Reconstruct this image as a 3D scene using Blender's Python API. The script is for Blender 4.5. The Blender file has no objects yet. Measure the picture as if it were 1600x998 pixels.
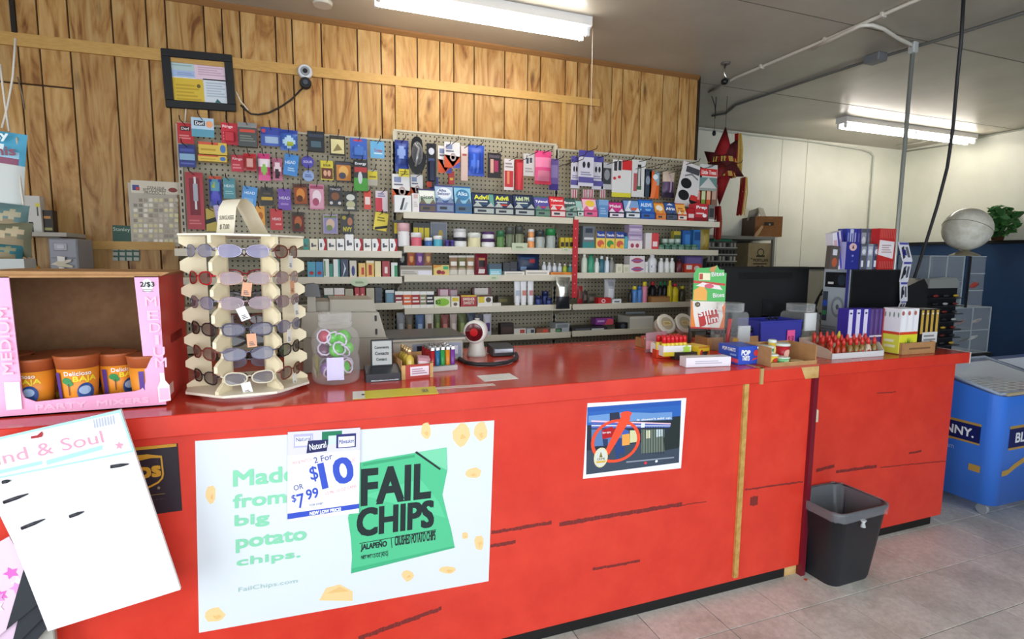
import bpy, math, random
from mathutils import Vector, Matrix
random.seed(7)
SC = bpy.context.scene
COL = SC.collection
# ------------------------------------------------------------------ camera, world, lights, exposure
H = 1.5                                     # eye height
YAW, PIT, ROL, F = 0.3621006, 0.1116461, 0.0091622, 858.6   # F in pixels of the 1600 px wide frame
def cam_rows():
    cy, sy, cp, sp, cr, sr = math.cos(YAW), math.sin(YAW), math.cos(PIT), math.sin(PIT), math.cos(ROL), math.sin(ROL)
    m0 = Matrix(((1, 0, 0), (0, 0, -1), (0, 1, 0)))
    rz = Matrix(((cy, -sy, 0), (sy, cy, 0), (0, 0, 1)))
    rp = Matrix(((1, 0, 0), (0, cp, -sp), (0, sp, cp)))
    rr = Matrix(((cr, -sr, 0), (sr, cr, 0), (0, 0, 1)))
    return rr @ rp @ m0 @ rz
RM = cam_rows()
EYE = Vector((0, 0, H))
cd = bpy.data.cameras.new('camera'); cam = bpy.data.objects.new('camera', cd); COL.objects.link(cam)
cd.sensor_width = 36.0; cd.sensor_fit = 'HORIZONTAL'; cd.lens = 36.0 * F / 1600; cd.clip_start = 0.05
mw = Matrix((RM[0], -RM[1], -RM[2])).transposed().to_4x4(); mw.translation = EYE
cam.matrix_world = mw
SC.camera = cam
def lin(c):
    return c / 12.92 if c <= 0.04045 else ((c + 0.055) / 1.055) ** 2.4
def rgb(h):
    h = h.lstrip('#')
    if len(h) == 3: h = ''.join(ch * 2 for ch in h)
    return tuple(lin(int(h[i:i + 2], 16) / 255) for i in (0, 2, 4)) + (1.0,)
wd = bpy.data.worlds.new('world'); SC.world = wd; wd.use_nodes = True
wd.node_tree.nodes['Background'].inputs[0].default_value = (0.78, 0.88, 1.0, 1)
wd.node_tree.nodes['Background'].inputs[1].default_value = 2.2
def area(name, loc, tgt, sx, sy, watts, col):
    d = bpy.data.lights.new(name, 'AREA'); d.shape = 'RECTANGLE'; d.size = sx; d.size_y = sy; d.energy = watts; d.color = col
    o = bpy.data.objects.new(name, d); COL.objects.link(o); o.location = loc
    o.rotation_euler = (Vector(tgt) - Vector(loc)).to_track_quat('-Z', 'Y').to_euler()
    return o
# daylight through the shop's front window (behind the camera) and the glazed door on the left
area('window_daylight', (0.9, -1.28, 1.45), (0.9, 2.0, 0.8), 5.0, 1.9, 58, (0.90, 0.95, 1.0))
area('door_daylight', (-2.22, 0.18, 1.15), (-0.1, 1.9, 0.75), 1.4, 2.1, 30, (0.90, 0.95, 1.0))
SC.view_settings.view_transform = 'Standard'
SC.view_settings.look = 'None'
SC.view_settings.exposure = 0.15
SC.view_settings.gamma = 1.0
SC.view_settings.use_curve_mapping = False
TUBE_POWER = 24.0
# ------------------------------------------------------------------ pixel -> point on a real plane
RT = RM.transposed()
def ray(x, y): return RT @ Vector(((x - 800) / F, (y - 499) / F, 1.0))
def onY(x, y, Y): d = ray(x, y); return EYE + d * (Y / d.y)
def onX(x, y, X): d = ray(x, y); return EYE + d * (X / d.x)
def onZ(x, y, Z): d = ray(x, y); return EYE + d * ((Z - H) / d.z)
def depth(p): return (RM @ (Vector(p) - EYE)).z
def metres(px, p): return px * depth(p) / F
# ------------------------------------------------------------------ materials
_mc = {}
def M(h, rough=0.55, metal=0.0, trans=0.0, alpha=1.0, spec=0.4, coat=0.0):
    k = (h, rough, metal, trans, alpha, spec, coat)
    if k in _mc: return _mc[k]
    m = bpy.data.materials.new('paint_' + h.strip('#')); m.use_nodes = True
    b = m.node_tree.nodes['Principled BSDF']
    b.inputs['Base Color'].default_value = rgb(h); b.inputs['Roughness'].default_value = rough
    b.inputs['Metallic'].default_value = metal; b.inputs['Transmission Weight'].default_value = trans
    b.inputs['Alpha'].default_value = alpha; b.inputs['Specular IOR Level'].default_value = spec
    b.inputs['Coat Weight'].default_value = coat
    _mc[k] = m
    return m
def clear(h='#ffffff', alpha=0.18, rough=0.08):            # thin clear plastic: more opaque where seen edge-on
    k = ('clear', h, alpha)
    if k in _mc: return _mc[k]
    t = NT('clear_plastic'); lw = t.n('ShaderNodeLayerWeight', Blend=0.35); mr = t.n('ShaderNodeMapRange')
    mr.inputs[3].default_value = alpha * .3; mr.inputs[4].default_value = min(.8, alpha * 2.6)
    t.l(lw.outputs['Facing'], mr.inputs[0]); t.l(mr.outputs[0], t.b.inputs['Alpha'])
    t.b.inputs['Base Color'].default_value = rgb(h); t.b.inputs['Roughness'].default_value = rough; t.b.inputs['Specular IOR Level'].default_value = .9
    _mc[k] = t.m
    return t.m
def emit(h, s):
    m = bpy.data.materials.new('lamp_glow'); m.use_nodes = True
    b = m.node_tree.nodes['Principled BSDF']
    b.inputs['Base Color'].default_value = rgb('#ffffff')
    b.inputs['Emission Color'].default_value = rgb(h); b.inputs['Emission Strength'].default_value = s
    return m
class NT:                                                   # small node helper
    def __init__(s, name):
        s.m = bpy.data.materials.new(name); s.m.use_nodes = True; s.t = s.m.node_tree
        s.b = s.t.nodes['Principled BSDF']
    def n(s, typ, **kw):
        o = s.t.nodes.new(typ)
        for k, v in kw.items():
            if hasattr(o, k): setattr(o, k, v)
            else: o.inputs[k].default_value = v
        return o
    def l(s, a, b): s.t.links.new(a, b)
    def ramp(s, fac, stops):
        r = s.n('ShaderNodeValToRGB'); e = r.color_ramp.elements
        while len(e) < len(stops): e.new(0.5)
        for el, (p, c) in zip(e, stops): el.position = p; el.color = rgb(c)
        s.l(fac, r.inputs[0]); return r.outputs[0]
    def mix(s, fac, a, b, mode='MIX'):
        r = s.n('ShaderNodeMix', data_type='RGBA', blend_type=mode)
        for sock, v in ((r.inputs[0], fac), (r.inputs[6], a), (r.inputs[7], b)):
            if hasattr(v, 'links'): s.l(v, sock)
            else: sock.default_value = v
        return r.outputs[2]
def noisy(name, base, dark, scale=6, amt=(0.35, 0.75), rough=0.5, stretch=(1, 1, 1), bump=0.0, spec=0.4):
    t = NT(name); g = t.n('ShaderNodeNewGeometry'); mp = t.n('ShaderNodeMapping'); mp.inputs['Scale'].default_value = stretch
    t.l(g.outputs['Position'], mp.inputs[0])
    no = t.n('ShaderNodeTexNoise', Scale=scale, Detail=6.0, Roughness=0.62); t.l(mp.outputs[0], no.inputs['Vector'])
    t.l(t.ramp(no.outputs[0], [(amt[0], dark), (amt[1], base)]), t.b.inputs['Base Color'])
    t.b.inputs['Roughness'].default_value = rough; t.b.inputs['Specular IOR Level'].default_value = spec
    if bump:
        bp = t.n('ShaderNodeBump', Strength=bump, Distance=0.02); t.l(no.outputs[0], bp.inputs['Height']); t.l(bp.outputs[0], t.b.inputs['Normal'])
    return t.m
def wood_planks():
    t = NT('wood_panelling'); g = t.n('ShaderNodeNewGeometry'); oi = t.n('ShaderNodeObjectInfo')
    off = t.n('ShaderNodeVectorMath', operation='SCALE'); off.inputs[0].default_value = (3.1, 7.7, 11.3)
    t.l(oi.outputs['Random'], off.inputs['Scale'])
    ad = t.n('ShaderNodeVectorMath', operation='ADD'); t.l(g.outputs['Position'], ad.inputs[0]); t.l(off.outputs[0], ad.inputs[1])
    m1 = t.n('ShaderNodeMapping'); m1.inputs['Scale'].default_value = (8, 8, 1.6); t.l(ad.outputs[0], m1.inputs[0])
    n1 = t.n('ShaderNodeTexNoise', Scale=1.0, Detail=3.0, Roughness=0.55, Distortion=3.2); t.l(m1.outputs[0], n1.inputs['Vector'])
    m2 = t.n('ShaderNodeMapping'); m2.inputs['Scale'].default_value = (60, 60, 2.5); t.l(ad.outputs[0], m2.inputs[0])
    n2 = t.n('ShaderNodeTexNoise', Scale=1.0, Detail=4.0, Roughness=0.6); t.l(m2.outputs[0], n2.inputs['Vector'])
    c1 = t.ramp(n1.outputs[0], [(0.27, '#805229'), (0.41, '#b5874e'), (0.55, '#c79f64'), (0.77, '#d2b07a')])
    c2 = t.ramp(n2.outputs[0], [(0.3, '#ceae82'), (0.62, '#ffffff')])
    c = t.mix(0.45, c1, c2, 'MULTIPLY')
    hs = t.n('ShaderNodeHueSaturation'); mr = t.n('ShaderNodeMapRange'); mr.inputs[3].default_value = 0.82; mr.inputs[4].default_value = 1.06
    t.l(oi.outputs['Random'], mr.inputs[0]); t.l(mr.outputs[0], hs.inputs['Value']); t.l(c, hs.inputs['Color'])
    # a few dark knots
    m3 = t.n('ShaderNodeMapping'); m3.inputs['Scale'].default_value = (7, 7, 2.2); t.l(ad.outputs[0], m3.inputs[0])
    v = t.n('ShaderNodeTexVoronoi', Scale=1.0); t.l(m3.outputs[0], v.inputs['Vector'])
    k = t.ramp(v.outputs['Distance'], [(0.03, '#5a3414'), (0.16, '#ffffff')])
    t.l(t.mix(0.75, hs.outputs[0], k, 'MULTIPLY'), t.b.inputs['Base Color'])
    t.b.inputs['Roughness'].default_value = 0.42; t.b.inputs['Specular IOR Level'].default_value = 0.3
    return t.m
def pegboard_mat():
    t = NT('pegboard'); g = t.n('ShaderNodeNewGeometry')
    s = t.n('ShaderNodeVectorMath', operation='SCALE'); s.inputs['Scale'].default_value = 1 / 0.0285; t.l(g.outputs['Position'], s.inputs[0])
    fr = t.n('ShaderNodeVectorMath', operation='FRACTION'); t.l(s.outputs[0], fr.inputs[0])
    sb = t.n('ShaderNodeVectorMath', operation='SUBTRACT'); sb.inputs[1].default_value = (0.5, 0.5, 0.5); t.l(fr.outputs[0], sb.inputs[0])
    ml = t.n('ShaderNodeVectorMath', operation='MULTIPLY'); ml.inputs[1].default_value = (1, 0, 1); t.l(sb.outputs[0], ml.inputs[0])
    ln = t.n('ShaderNodeVectorMath', operation='LENGTH'); t.l(ml.outputs[0], ln.inputs[0])
    t.l(t.ramp(ln.outputs['Value'], [(0.17, '#332d22'), (0.21, '#a59c84')]), t.b.inputs['Base Color'])
    t.b.inputs['Roughness'].default_value = 0.5
    return t.m
def tile_mat():
    t = NT('vinyl_tile'); g = t.n('ShaderNodeNewGeometry'); oi = t.n('ShaderNodeObjectInfo')
    n = t.n('ShaderNodeTexNoise', Scale=38.0, Detail=6.0, Roughness=0.7); t.l(g.outputs['Position'], n.inputs['Vector'])
    n2 = t.n('ShaderNodeTexNoise', Scale=3.0, Detail=5.0, Roughness=0.6); t.l(g.outputs['Position'], n2.inputs['Vector'])
    c = t.ramp(n.outputs[0], [(0.3, '#bcb9b0'), (0.65, '#d8d5cc')])
    d = t.ramp(n2.outputs[0], [(0.32, '#a8a499'), (0.55, '#ffffff')])
    c = t.mix(0.5, c, d, 'MULTIPLY')
    hs = t.n('ShaderNodeHueSaturation'); mr = t.n('ShaderNodeMapRange'); mr.inputs[3].default_value = 0.93; mr.inputs[4].default_value = 1.06
    t.l(oi.outputs['Random'], mr.inputs[0]); t.l(mr.outputs[0], hs.inputs['Value']); t.l(c, hs.inputs['Color'])
    t.l(hs.outputs[0], t.b.inputs['Base Color']); t.b.inputs['Roughness'].default_value = 0.4
    return t.m
WOOD = wood_planks(); PEG = pegboard_mat(); TILE = tile_mat()
RED = noisy('red_laminate', '#df4230', '#d23628', 9, (0.3, 0.7), 0.32, bump=0.01)
REDTOP = noisy('red_countertop', '#d8452f', '#c93a27', 14, (0.3, 0.75), 0.16, bump=0.004, spec=0.6)
CEIL = noisy('ceiling_paint', '#b8b2a4', '#a8a293', 2.5, (0.3, 0.7), 0.34, bump=0.12)
WHITEWALL = noisy('white_wall_paint', '#e9eadc', '#dcddce', 1.7, (0.3, 0.7), 0.5)
BLUEWALL = noisy('blue_wall_paint', '#25446e', '#1f3a60', 4, (0.3, 0.7), 0.5)
TRIMM = noisy('tan_trim', '#c9a05c', '#b88e4b', 20, (0.3, 0.7), 0.5, (1, 1, 6))
PLY = noisy('bare_plywood', '#d7b77c', '#b98f50', 30, (0.3, 0.7), 0.7, (0.3, 1, 1))
KRAFT = noisy('kraft_card', '#b78a5c', '#a57a4d', 25, (0.3, 0.7), 0.8)
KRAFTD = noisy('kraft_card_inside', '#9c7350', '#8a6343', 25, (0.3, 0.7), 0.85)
STEEL = M('#c2bba6', 0.45)                # cream shelf enamel
CHROME = M('#d8d8d8', 0.2, 1.0)
BLACK = M('#141414', 0.4); DARK = M('#262626', 0.5); WHITE = M('#f2f2f0', 0.45)
# ------------------------------------------------------------------ lettering outlines from Blender's built-in font
_gc = {}
def glyphs(body):
    k = body
    if k in _gc: return _gc[k]
    c = bpy.data.curves.new('t', 'FONT'); c.body = body; c.size = 1; c.resolution_u = 3
    o = bpy.data.objects.new('t', c); me = o.to_mesh()
    vs = [(v.co.x, v.co.y) for v in me.vertices]; fs = [tuple(p.vertices) for p in me.polygons]
    o.to_mesh_clear(); bpy.data.objects.remove(o); bpy.data.curves.remove(c)
    if vs:
        x0 = min(v[0] for v in vs); x1 = max(v[0] for v in vs); y0 = min(v[1] for v in vs); y1 = max(v[1] for v in vs)
        vs = [((x - x0) / max(1e-6, x1 - x0), (y - y0) / max(1e-6, y1 - y0)) for x, y in vs]
    _gc[k] = (vs, fs)
    return _gc[k]
# ------------------------------------------------------------------ mesh builder
class MB:
    def __init__(s): s.v = []; s.f = []; s.mi = []; s.sm = []; s.mats = []
    def _m(s, m):
        if isinstance(m, str): m = M(m)
        if m not in s.mats: s.mats.append(m)
        return s.mats.index(m)
    def add(s, vs, fs, m, smooth=False):
        b = len(s.v); s.v += [tuple(p) for p in vs]; i = s._m(m)
        for f in fs: s.f.append(tuple(b + j for j in f)); s.mi.append(i); s.sm.append(smooth)
        return s
    def poly(s, pts, m): return s.add(pts, [range(len(pts))], m)
    def box(s, x0, x1, y0, y1, z0, z1, m, c=0.0):
        if c <= 0:
            vs = [(x, y, z) for z in (z0, z1) for x, y in ((x0, y0), (x1, y0), (x1, y1), (x0, y1))]
            return s.add(vs, [(3, 2, 1, 0), (4, 5, 6, 7), (0, 1, 5, 4), (1, 2, 6, 5), (2, 3, 7, 6), (3, 0, 4, 7)], m)
        vs = []; idx = {}
        for i, x in enumerate((x0, x1)):
            for j, y in enumerate((y0, y1)):
                for k, z in enumerate((z0, z1)):
                    sx, sy, sz = (1 if i == 0 else -1) * c, (1 if j == 0 else -1) * c, (1 if k == 0 else -1) * c
                    for a, p in enumerate(((x, y + sy, z + sz), (x + sx, y, z + sz), (x + sx, y + sy, z))):
                        idx[(i, j, k, a)] = len(vs); vs.append(p)
        g = lambda *q: idx[q]
        fs = [(g(0, 0, 0, 0), g(0, 0, 1, 0), g(0, 1, 1, 0), g(0, 1, 0, 0)), (g(1, 0, 0, 0), g(1, 1, 0, 0), g(1, 1, 1, 0), g(1, 0, 1, 0)),
              (g(0, 0, 0, 1), g(1, 0, 0, 1), g(1, 0, 1, 1), g(0, 0, 1, 1)), (g(0, 1, 0, 1), g(0, 1, 1, 1), g(1, 1, 1, 1), g(1, 1, 0, 1)),
              (g(0, 0, 0, 2), g(0, 1, 0, 2), g(1, 1, 0, 2), g(1, 0, 0, 2)), (g(0, 0, 1, 2), g(1, 0, 1, 2), g(1, 1, 1, 2), g(0, 1, 1, 2))]
        for i in (0, 1):
            for j in (0, 1):
                fs.append((g(i, j, 0, 0), g(i, j, 0, 1), g(i, j, 1, 1), g(i, j, 1, 0)))
                fs.append((g(i, 0, j, 0), g(i, 0, j, 2), g(i, 1, j, 2), g(i, 1, j, 0)))
                fs.append((g(0, i, j, 1), g(0, i, j, 2), g(1, i, j, 2), g(1, i, j, 1)))
                for k in (0, 1): fs.append((g(i, j, k, 0), g(i, j, k, 1), g(i, j, k, 2)))
        return s.add(vs, fs, m)
    def lathe(s, prof, m, n=14, cx=0.0, cy=0.0, cz=0.0, axis='z', smooth=True, sy=1.0):
        vs = []; fs = []; mm = m if isinstance(m, (list, tuple)) else None
        for r, z in prof:
            for k in range(n):
                a = 2 * math.pi * k / n; x, y = r * math.cos(a), r * math.sin(a) * sy
                vs.append({'z': (cx + x, cy + y, cz + z), 'y': (cx + x, cy + z, cz + y), 'x': (cx + z, cy + x, cz + y)}[axis])
        for i in range(len(prof) - 1):
            fs = [(i * n + k, i * n + (k + 1) % n, (i + 1) * n + (k + 1) % n, (i + 1) * n + k) for k in range(n)]
            if i == 0: s.add(vs, fs, mm[0] if mm else m, smooth); b = len(s.v) - len(vs)
            else:
                q = s._m(mm[min(i, len(mm) - 1)] if mm else m)
                for f in fs: s.f.append(tuple(b + j for j in f)); s.mi.append(q); s.sm.append(smooth)
        for i, rev in ((0, True), (len(prof) - 1, False)):
            if prof[i][0] > 1e-5:
                f = [b + i * n + k for k in range(n)]
                s.f.append(tuple(reversed(f) if rev else f)); s.mi.append(s._m(mm[min(i, len(mm) - 1)] if mm else m)); s.sm.append(False)
        return s
    def tube(s, pts, r, m, n=6, cap=True):
        pts = [Vector(p) for p in pts]; vs = []; fs = []; up = None
        for i, p in enumerate(pts):
            t = (pts[min(i + 1, len(pts) - 1)] - pts[max(i - 1, 0)]).normalized()
            if up is None: up = t.orthogonal().normalized()
            up = (up - t * up.dot(t)).normalized(); w = t.cross(up)
            rr = r[i] if isinstance(r, (list, tuple)) else r
            for k in range(n):
                a = 2 * math.pi * k / n; vs.append(p + (up * math.cos(a) + w * math.sin(a)) * rr)
        for i in range(len(pts) - 1):
            for k in range(n): fs.append((i * n + k, i * n + (k + 1) % n, (i + 1) * n + (k + 1) % n, (i + 1) * n + k))
        if cap: fs += [tuple(reversed(range(n))), tuple(range((len(pts) - 1) * n, len(pts) * n))]
        return s.add(vs, fs, m, True)
    def prism(s, pts, a0, a1, m, axis='y'):                 # outline extruded along an axis
        n = len(pts); f = {'y': lambda p, a: (p[0], a, p[1]), 'x': lambda p, a: (a, p[0], p[1]), 'z': lambda p, a: (p[0], p[1], a)}[axis]
        vs = [f(p, a0) for p in pts] + [f(p, a1) for p in pts]
        fs = [tuple(range(n)), tuple(reversed(range(n, 2 * n)))] + [(i, i + n, (i + 1) % n + n, (i + 1) % n) for i in range(n)]
        return s.add(vs, fs, m)
    def ball(s, c, r, m, n=10, k=7, sx=1, sy=1, sz=1):
        vs = []; fs = []
        for i in range(k + 1):
            a = math.pi * i / k
            for j in range(n):
                b = 2 * math.pi * j / n
                vs.append((c[0] + r * sx * math.sin(a) * math.cos(b), c[1] + r * sy * math.sin(a) * math.sin(b), c[2] + r * sz * math.cos(a)))
        for i in range(k):
            for j in range(n): fs.append((i * n + j, (i + 1) * n + j, (i + 1) * n + (j + 1) % n, i * n + (j + 1) % n))
        return s.add(vs, fs, m, True)
    def decal(s, O, U, V, ops, e=0.0005, lift=1):           # flat print laid on a face: origin, two edge vectors, list of marks
        O, U, V = Vector(O), Vector(U), Vector(V); N = U.cross(V).normalized(); lu, lv = U.length, V.length
        P = lambda u, v, k: O + U * u + V * v + N * (e * k)
        for k, op in enumerate(ops, lift):
            t = op[0]
            if t == 'r':
                u0, v0, u1, v1, c = op[1:6]; s.add([P(u0, v0, k), P(u1, v0, k), P(u1, v1, k), P(u0, v1, k)], [(0, 1, 2, 3)], c)
            elif t == 'e':
                cu, cv, ru, rv, c = op[1:6]; n = 18
                s.add([P(cu + ru * math.cos(2 * math.pi * i / n), cv + rv * math.sin(2 * math.pi * i / n), k) for i in range(n)], [range(n)], c)
            elif t == 'o':                                  # ring
                cu, cv, ru, rv, th, c = op[1:7]; n = 28; q = []
                for i in range(n):
                    a = 2 * math.pi * i / n; q += [P(cu + ru * math.cos(a), cv + rv * math.sin(a), k), P(cu + ru * (1 - th) * math.cos(a), cv + rv * (1 - th) * math.sin(a), k)]
                s.add(q, [(2 * i, (2 * i + 2) % (2 * n), (2 * i + 3) % (2 * n), 2 * i + 1) for i in range(n)], c)
            elif t == 'p':
                s.add([P(u, v, k) for u, v in op[1]], [range(len(op[1]))], op[2])
            elif t == 't':
                body, u0, v0, u1, v1, c = op[1:7]; rot = math.radians(op[7]) if len(op) > 7 else 0; bold = op[8] if len(op) > 8 else 0.015
                vs, fs = glyphs(body)
                if not vs: continue
                cu, cv = (u0 + u1) / 2, (v0 + v1) / 2; ca, sa = math.cos(rot), math.sin(rot); gw, gh = (u1 - u0) * lu, (v1 - v0) * lv
                if abs(rot) > 1: gw, gh = gh, gw            # upright lettering fills the same rectangle
                bo = min(bold * 1.0 * gh, bold * .5 * gw)                        # heavier strokes: the same outline laid down again a little shifted
                for j, (ox, oy) in enumerate(((0, 0),) if bold < .012 else ((-bo, -bo), (bo, -bo), (-bo, bo), (bo, bo), (0, bo), (0, -bo))):
                    q = []
                    for x, y in vs:
                        a, b = (x - .5) * (gw - 2 * bo) + ox, (y - .5) * (gh - 2 * bo) + oy
                        q.append(P(cu + (a * ca - b * sa) / lu, cv + (a * sa + b * ca) / lv, k + j * .45))
                    s.add(q, fs, c)
            elif t == 'l':                                  # lines of print too small to read
                u0, v0, u1, v1, n, c = op[1:7]
                for i in range(n):
                    a = v0 + (v1 - v0) * (i + 0.2) / n; b = v0 + (v1 - v0) * (i + 0.7) / n; w = u1 - (u1 - u0) * ((i * 37) % 5) * 0.07
                    s.add([P(u0, a, k), P(w, a, k), P(w, b, k), P(u0, b, k)], [(0, 1, 2, 3)], c)
        return s
    def pillow(s, w, h, t, ops=(), base='#888888', nx=8, nz=10, y=0.0, crimp=0.06):   # stuffed bag, front towards -y, standing on z=0
        def cl(u, v):
            c = base
            for op in ops:
                if op[0] == 'r' and op[1] <= u <= op[3] and op[2] <= v <= op[4]: c = op[5]
                if op[0] == 'e' and ((u - op[1]) / op[3]) ** 2 + ((v - op[2]) / op[4]) ** 2 <= 1: c = op[5]
            return c
        vs = []
        for side in (-1, 1):
            for j in range(nz + 1):
                for i in range(nx + 1):
                    u, v = i / nx, j / nz
                    vv = min(1, max(0, (v - crimp) / (1 - 2 * crimp)))
                    a = max(0, 1 - abs(2 * u - 1) ** 2.6) ** 0.7 * max(0, 1 - abs(2 * vv - 1) ** 3) ** 0.7
                    pinch = 1 - 0.06 * (1 - abs(2 * v - 1)) ** 0.5
                    vs.append(((u - 0.5) * w * pinch, y + side * (t * 0.5 * a + 0.0006), v * h))
        o = (nx + 1) * (nz + 1)
        for j in range(nz):
            for i in range(nx):
                a, b, c, d = j * (nx + 1) + i, j * (nx + 1) + i + 1, (j + 1) * (nx + 1) + i + 1, (j + 1) * (nx + 1) + i
                s._q = cl((i + 0.5) / nx, (j + 0.5) / nz)
                s.mi_add(vs, (a, b, c, d), (o + a, o + d, o + c, o + b), s._q, base)
        return s._flush(vs)
    def mi_add(s, vs, f, g, c, base): 
        s.__dict__.setdefault('_pend', []).append((f, c)); s._pend.append((g, base))
    def _flush(s, vs):
        b = len(s.v); s.v += vs
        for f, c in s._pend: s.f.append(tuple(b + i for i in f)); s.mi.append(s._m(c)); s.sm.append(True)
        s._pend = []
        return s
    def mesh(s, name):
        me = bpy.data.meshes.new(name); me.from_pydata(s.v, [], s.f)
        for m in s.mats: me.materials.append(m)
        me.polygons.foreach_set('material_index', s.mi); me.polygons.foreach_set('use_smooth', s.sm); me.update()
        return me
    def build(s, name, parent=None, loc=None, rot=None, label=None, cat=None, group=None, kind=None):
        return link(bpy.data.objects.new(name, s.mesh(name)), parent, loc, rot, label, cat, group, kind)
def link(o, parent=None, loc=None, rot=None, label=None, cat=None, group=None, kind=None):
    COL.objects.link(o)
    if parent: o.parent = parent
    if loc is not None: o.location = loc
    if rot is not None: o.rotation_euler = rot if isinstance(rot, (tuple, list)) else (0, 0, rot)
    if label: o['label'] = label
    if cat: o['category'] = cat
    if group: o['group'] = group
    if kind: o['kind'] = kind
    return o
def thing(name, label, cat, loc=(0, 0, 0), rot=0, group=None):
    return link(bpy.data.objects.new(name, None), None, loc, rot, label, cat, group)
def same(name, mesh, parent=None, loc=None, rot=None, **kw):
    return link(bpy.data.objects.new(name, mesh), parent, loc, rot, **kw)
# ================================================================== SETTING
ZC, YW, YB, XR, XL, YFR, XE = 2.90, 3.62, 4.95, 7.12, -2.3, -1.5, 2.885
def struct(mb, name, parent=None): return mb.build(name, parent, kind=None if parent else 'structure')
# floor with its tiles
floor = struct(MB().box(XL - .1, XR + .1, YFR - .1, YB + .1, -0.12, -0.004, M('#6b675c', .7)), 'floor')
tile_mesh = MB().box(-.1508, .1508, -.1508, .1508, -0.0035, 0.0005, TILE, 0.001).mesh('tile')
for i in range(-5, 17):
    for j in range(-4, 6):
        X, Y = 2.196 + .305 * i - .1525 + .0, 1.635 + .305 * j - .1525
        if .3 < X < 6.2 and .5 < Y < (2.2 if X < 3.3 else 3.2): same('tile', tile_mesh, floor, (X, Y, 0), (0, 0, random.choice((0, 1.5708, 3.1416))))
struct(MB().box(XL - .1, XR + .1, YFR - .1, YB + .1, ZC, ZC + .1, CEIL), 'ceiling')
ce = MB()
for Y in (1.3, 2.52, 3.74):                                     # seams of the ceiling boards
    ce.box(0.3, XR, Y - .003, Y + .003, ZC - .0012, ZC + .01, M('#6f685b', .7))
struct(ce, 'trim_7')
# panelled wall: one board per plank
wall = struct(MB().box(XL - .1, XE, YW + .012, YW + .1, 0, ZC, M('#3a2512', .7)), 'wall_back')
edges_px = [(57, 20), (105, 20), (174, 20), (228, 20), (258, 20), (318, 20), (346, 20), (374, 20), (430, 40), (456, 40), (502, 60), (558, 60), (595, 60),
            (617, 70), (652, 80), (687, 80), (709, 80), (741, 90), (789, 90), (825, 90), (845, 90), (884, 100), (903, 100), (921, 100), (957, 110),
            (974, 110), (1002, 120), (1037, 120), (1062, 120), (1078, 120)]
ex = [XL, -1.95, -1.72, -1.55, onY(23, 20, YW).x] + [onY(x, y, YW).x for x, y in edges_px] + [XE]
zs = onY(40, 131, YW).z
for k, (a, b) in enumerate(zip(ex[:-1], ex[1:])):
    spans = [(0, zs - .004), (zs + .004, ZC)] if 3 <= k <= 5 else [(0, ZC)]
    for z0, z1 in spans: MB().box(a + .0035, b - .0035, YW, YW + .015, z0, z1, WOOD, .002).build('plank', wall)
struct(MB().box(XE - .002, XE + .02, YW - .004, YW + .1, 0, ZC, M('#2a1b10')), 'trim_2')
# trims nailed on the panelling
A, B = onY(30, 58, YW), onY(884, 155, YW)
struct(MB().add([(XL, YW - .014, A.z - .06), (XE - .86 + .0, YW - .014, B.z - .024), (XE - .86, YW - .014, B.z + .024), (XL, YW - .014, A.z - .012 + .02),
                 (XL, YW + .001, A.z - .06), (XE - .86, YW + .001, B.z - .024), (XE - .86, YW + .001, B.z + .024), (XL, YW + .001, A.z + .008)],
                [(0, 1, 2, 3), (7, 6, 5, 4), (0, 4, 5, 1), (1, 5, 6, 2), (2, 6, 7, 3), (3, 7, 4, 0)], TRIMM), 'trim_1')
def batten(x, yt, yb, w, name):
    t, b = onY(x, yt, YW), onY(x, yb, YW)
    struct(MB().box(t.x - w / 2, t.x + w / 2, YW - .012, YW + .001, b.z, t.z, TRIMM), name)
batten(622, 131, 215, .036, 'trim_3'); batten(880, 161, 240, .03, 'trim_4'); batten(318, 165, 200, .04, 'trim_5')
a = onY(127, 376, YW); b = onY(176, 379, YW)
struct(MB().box(a.x, b.x + .3, YW - .012, YW + .001, a.z - .045, a.z, TRIMM), 'trim_6')
struct(MB().prism([(YW - .022, ZC), (YW - .022, ZC - .012), (YW - .006, ZC - .03), (YW + .001, ZC - .03), (YW + .001, ZC)], XL, XE, M('#8a6136', .5), 'x'), 'trim_8')
# other walls
wb = struct(MB().box(XL, XR + .1, YB, YB + .1, 0, ZC, WHITEWALL), 'wall_rear')
MB().box(5.2, XR, YB - .014, YB + .001, 0, 1.40, M('#8d8a7d', .6)).build('wainscot_panel', wb)
MB().box(5.2, XR, YB - .03, YB + .001, 1.40, 1.425, M('#1b1b1d', .5)).build('ledge', wb)
for px in (1218 - 0, 1257):
    X = onY(px, 300, YB).x
    MB().box(X - .004, X + .004, YB - .002, YB + .001, 0, ZC, M('#b9baab', .6)).build('seam', wb)
wr = struct(MB().box(XR, XR + .1, YFR, YB, 0, ZC, WHITEWALL), 'wall_right')
MB().box(XR - .03, XR + .001, YFR, YB - .02, 0, 1.70, BLUEWALL).build('wainscot_panel', wr)
MB().box(XR - .06, XR + .001, YFR, YB - .02, 1.70, 1.735, M('#15161a', .45)).build('ledge', wr)
struct(MB().box(XL - .1, XL, YFR, -0.55, 0, ZC, WHITEWALL).box(XL - .1, XL, .9, YB, 0, ZC, WHITEWALL).box(XL - .1, XL, -.55, .9, 2.25, ZC, WHITEWALL), 'wall_left')
struct(MB().box(XL, -1.9, YFR - .1, YFR, 0, ZC, WHITEWALL).box(3.7, XR, YFR - .1, YFR, 0, ZC, WHITEWALL).box(-1.9, 3.7, YFR - .1, YFR, 0, .45, WHITEWALL).box(-1.9, 3.7, YFR - .1, YFR, 2.45, ZC, WHITEWALL), 'wall_front')

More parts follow.
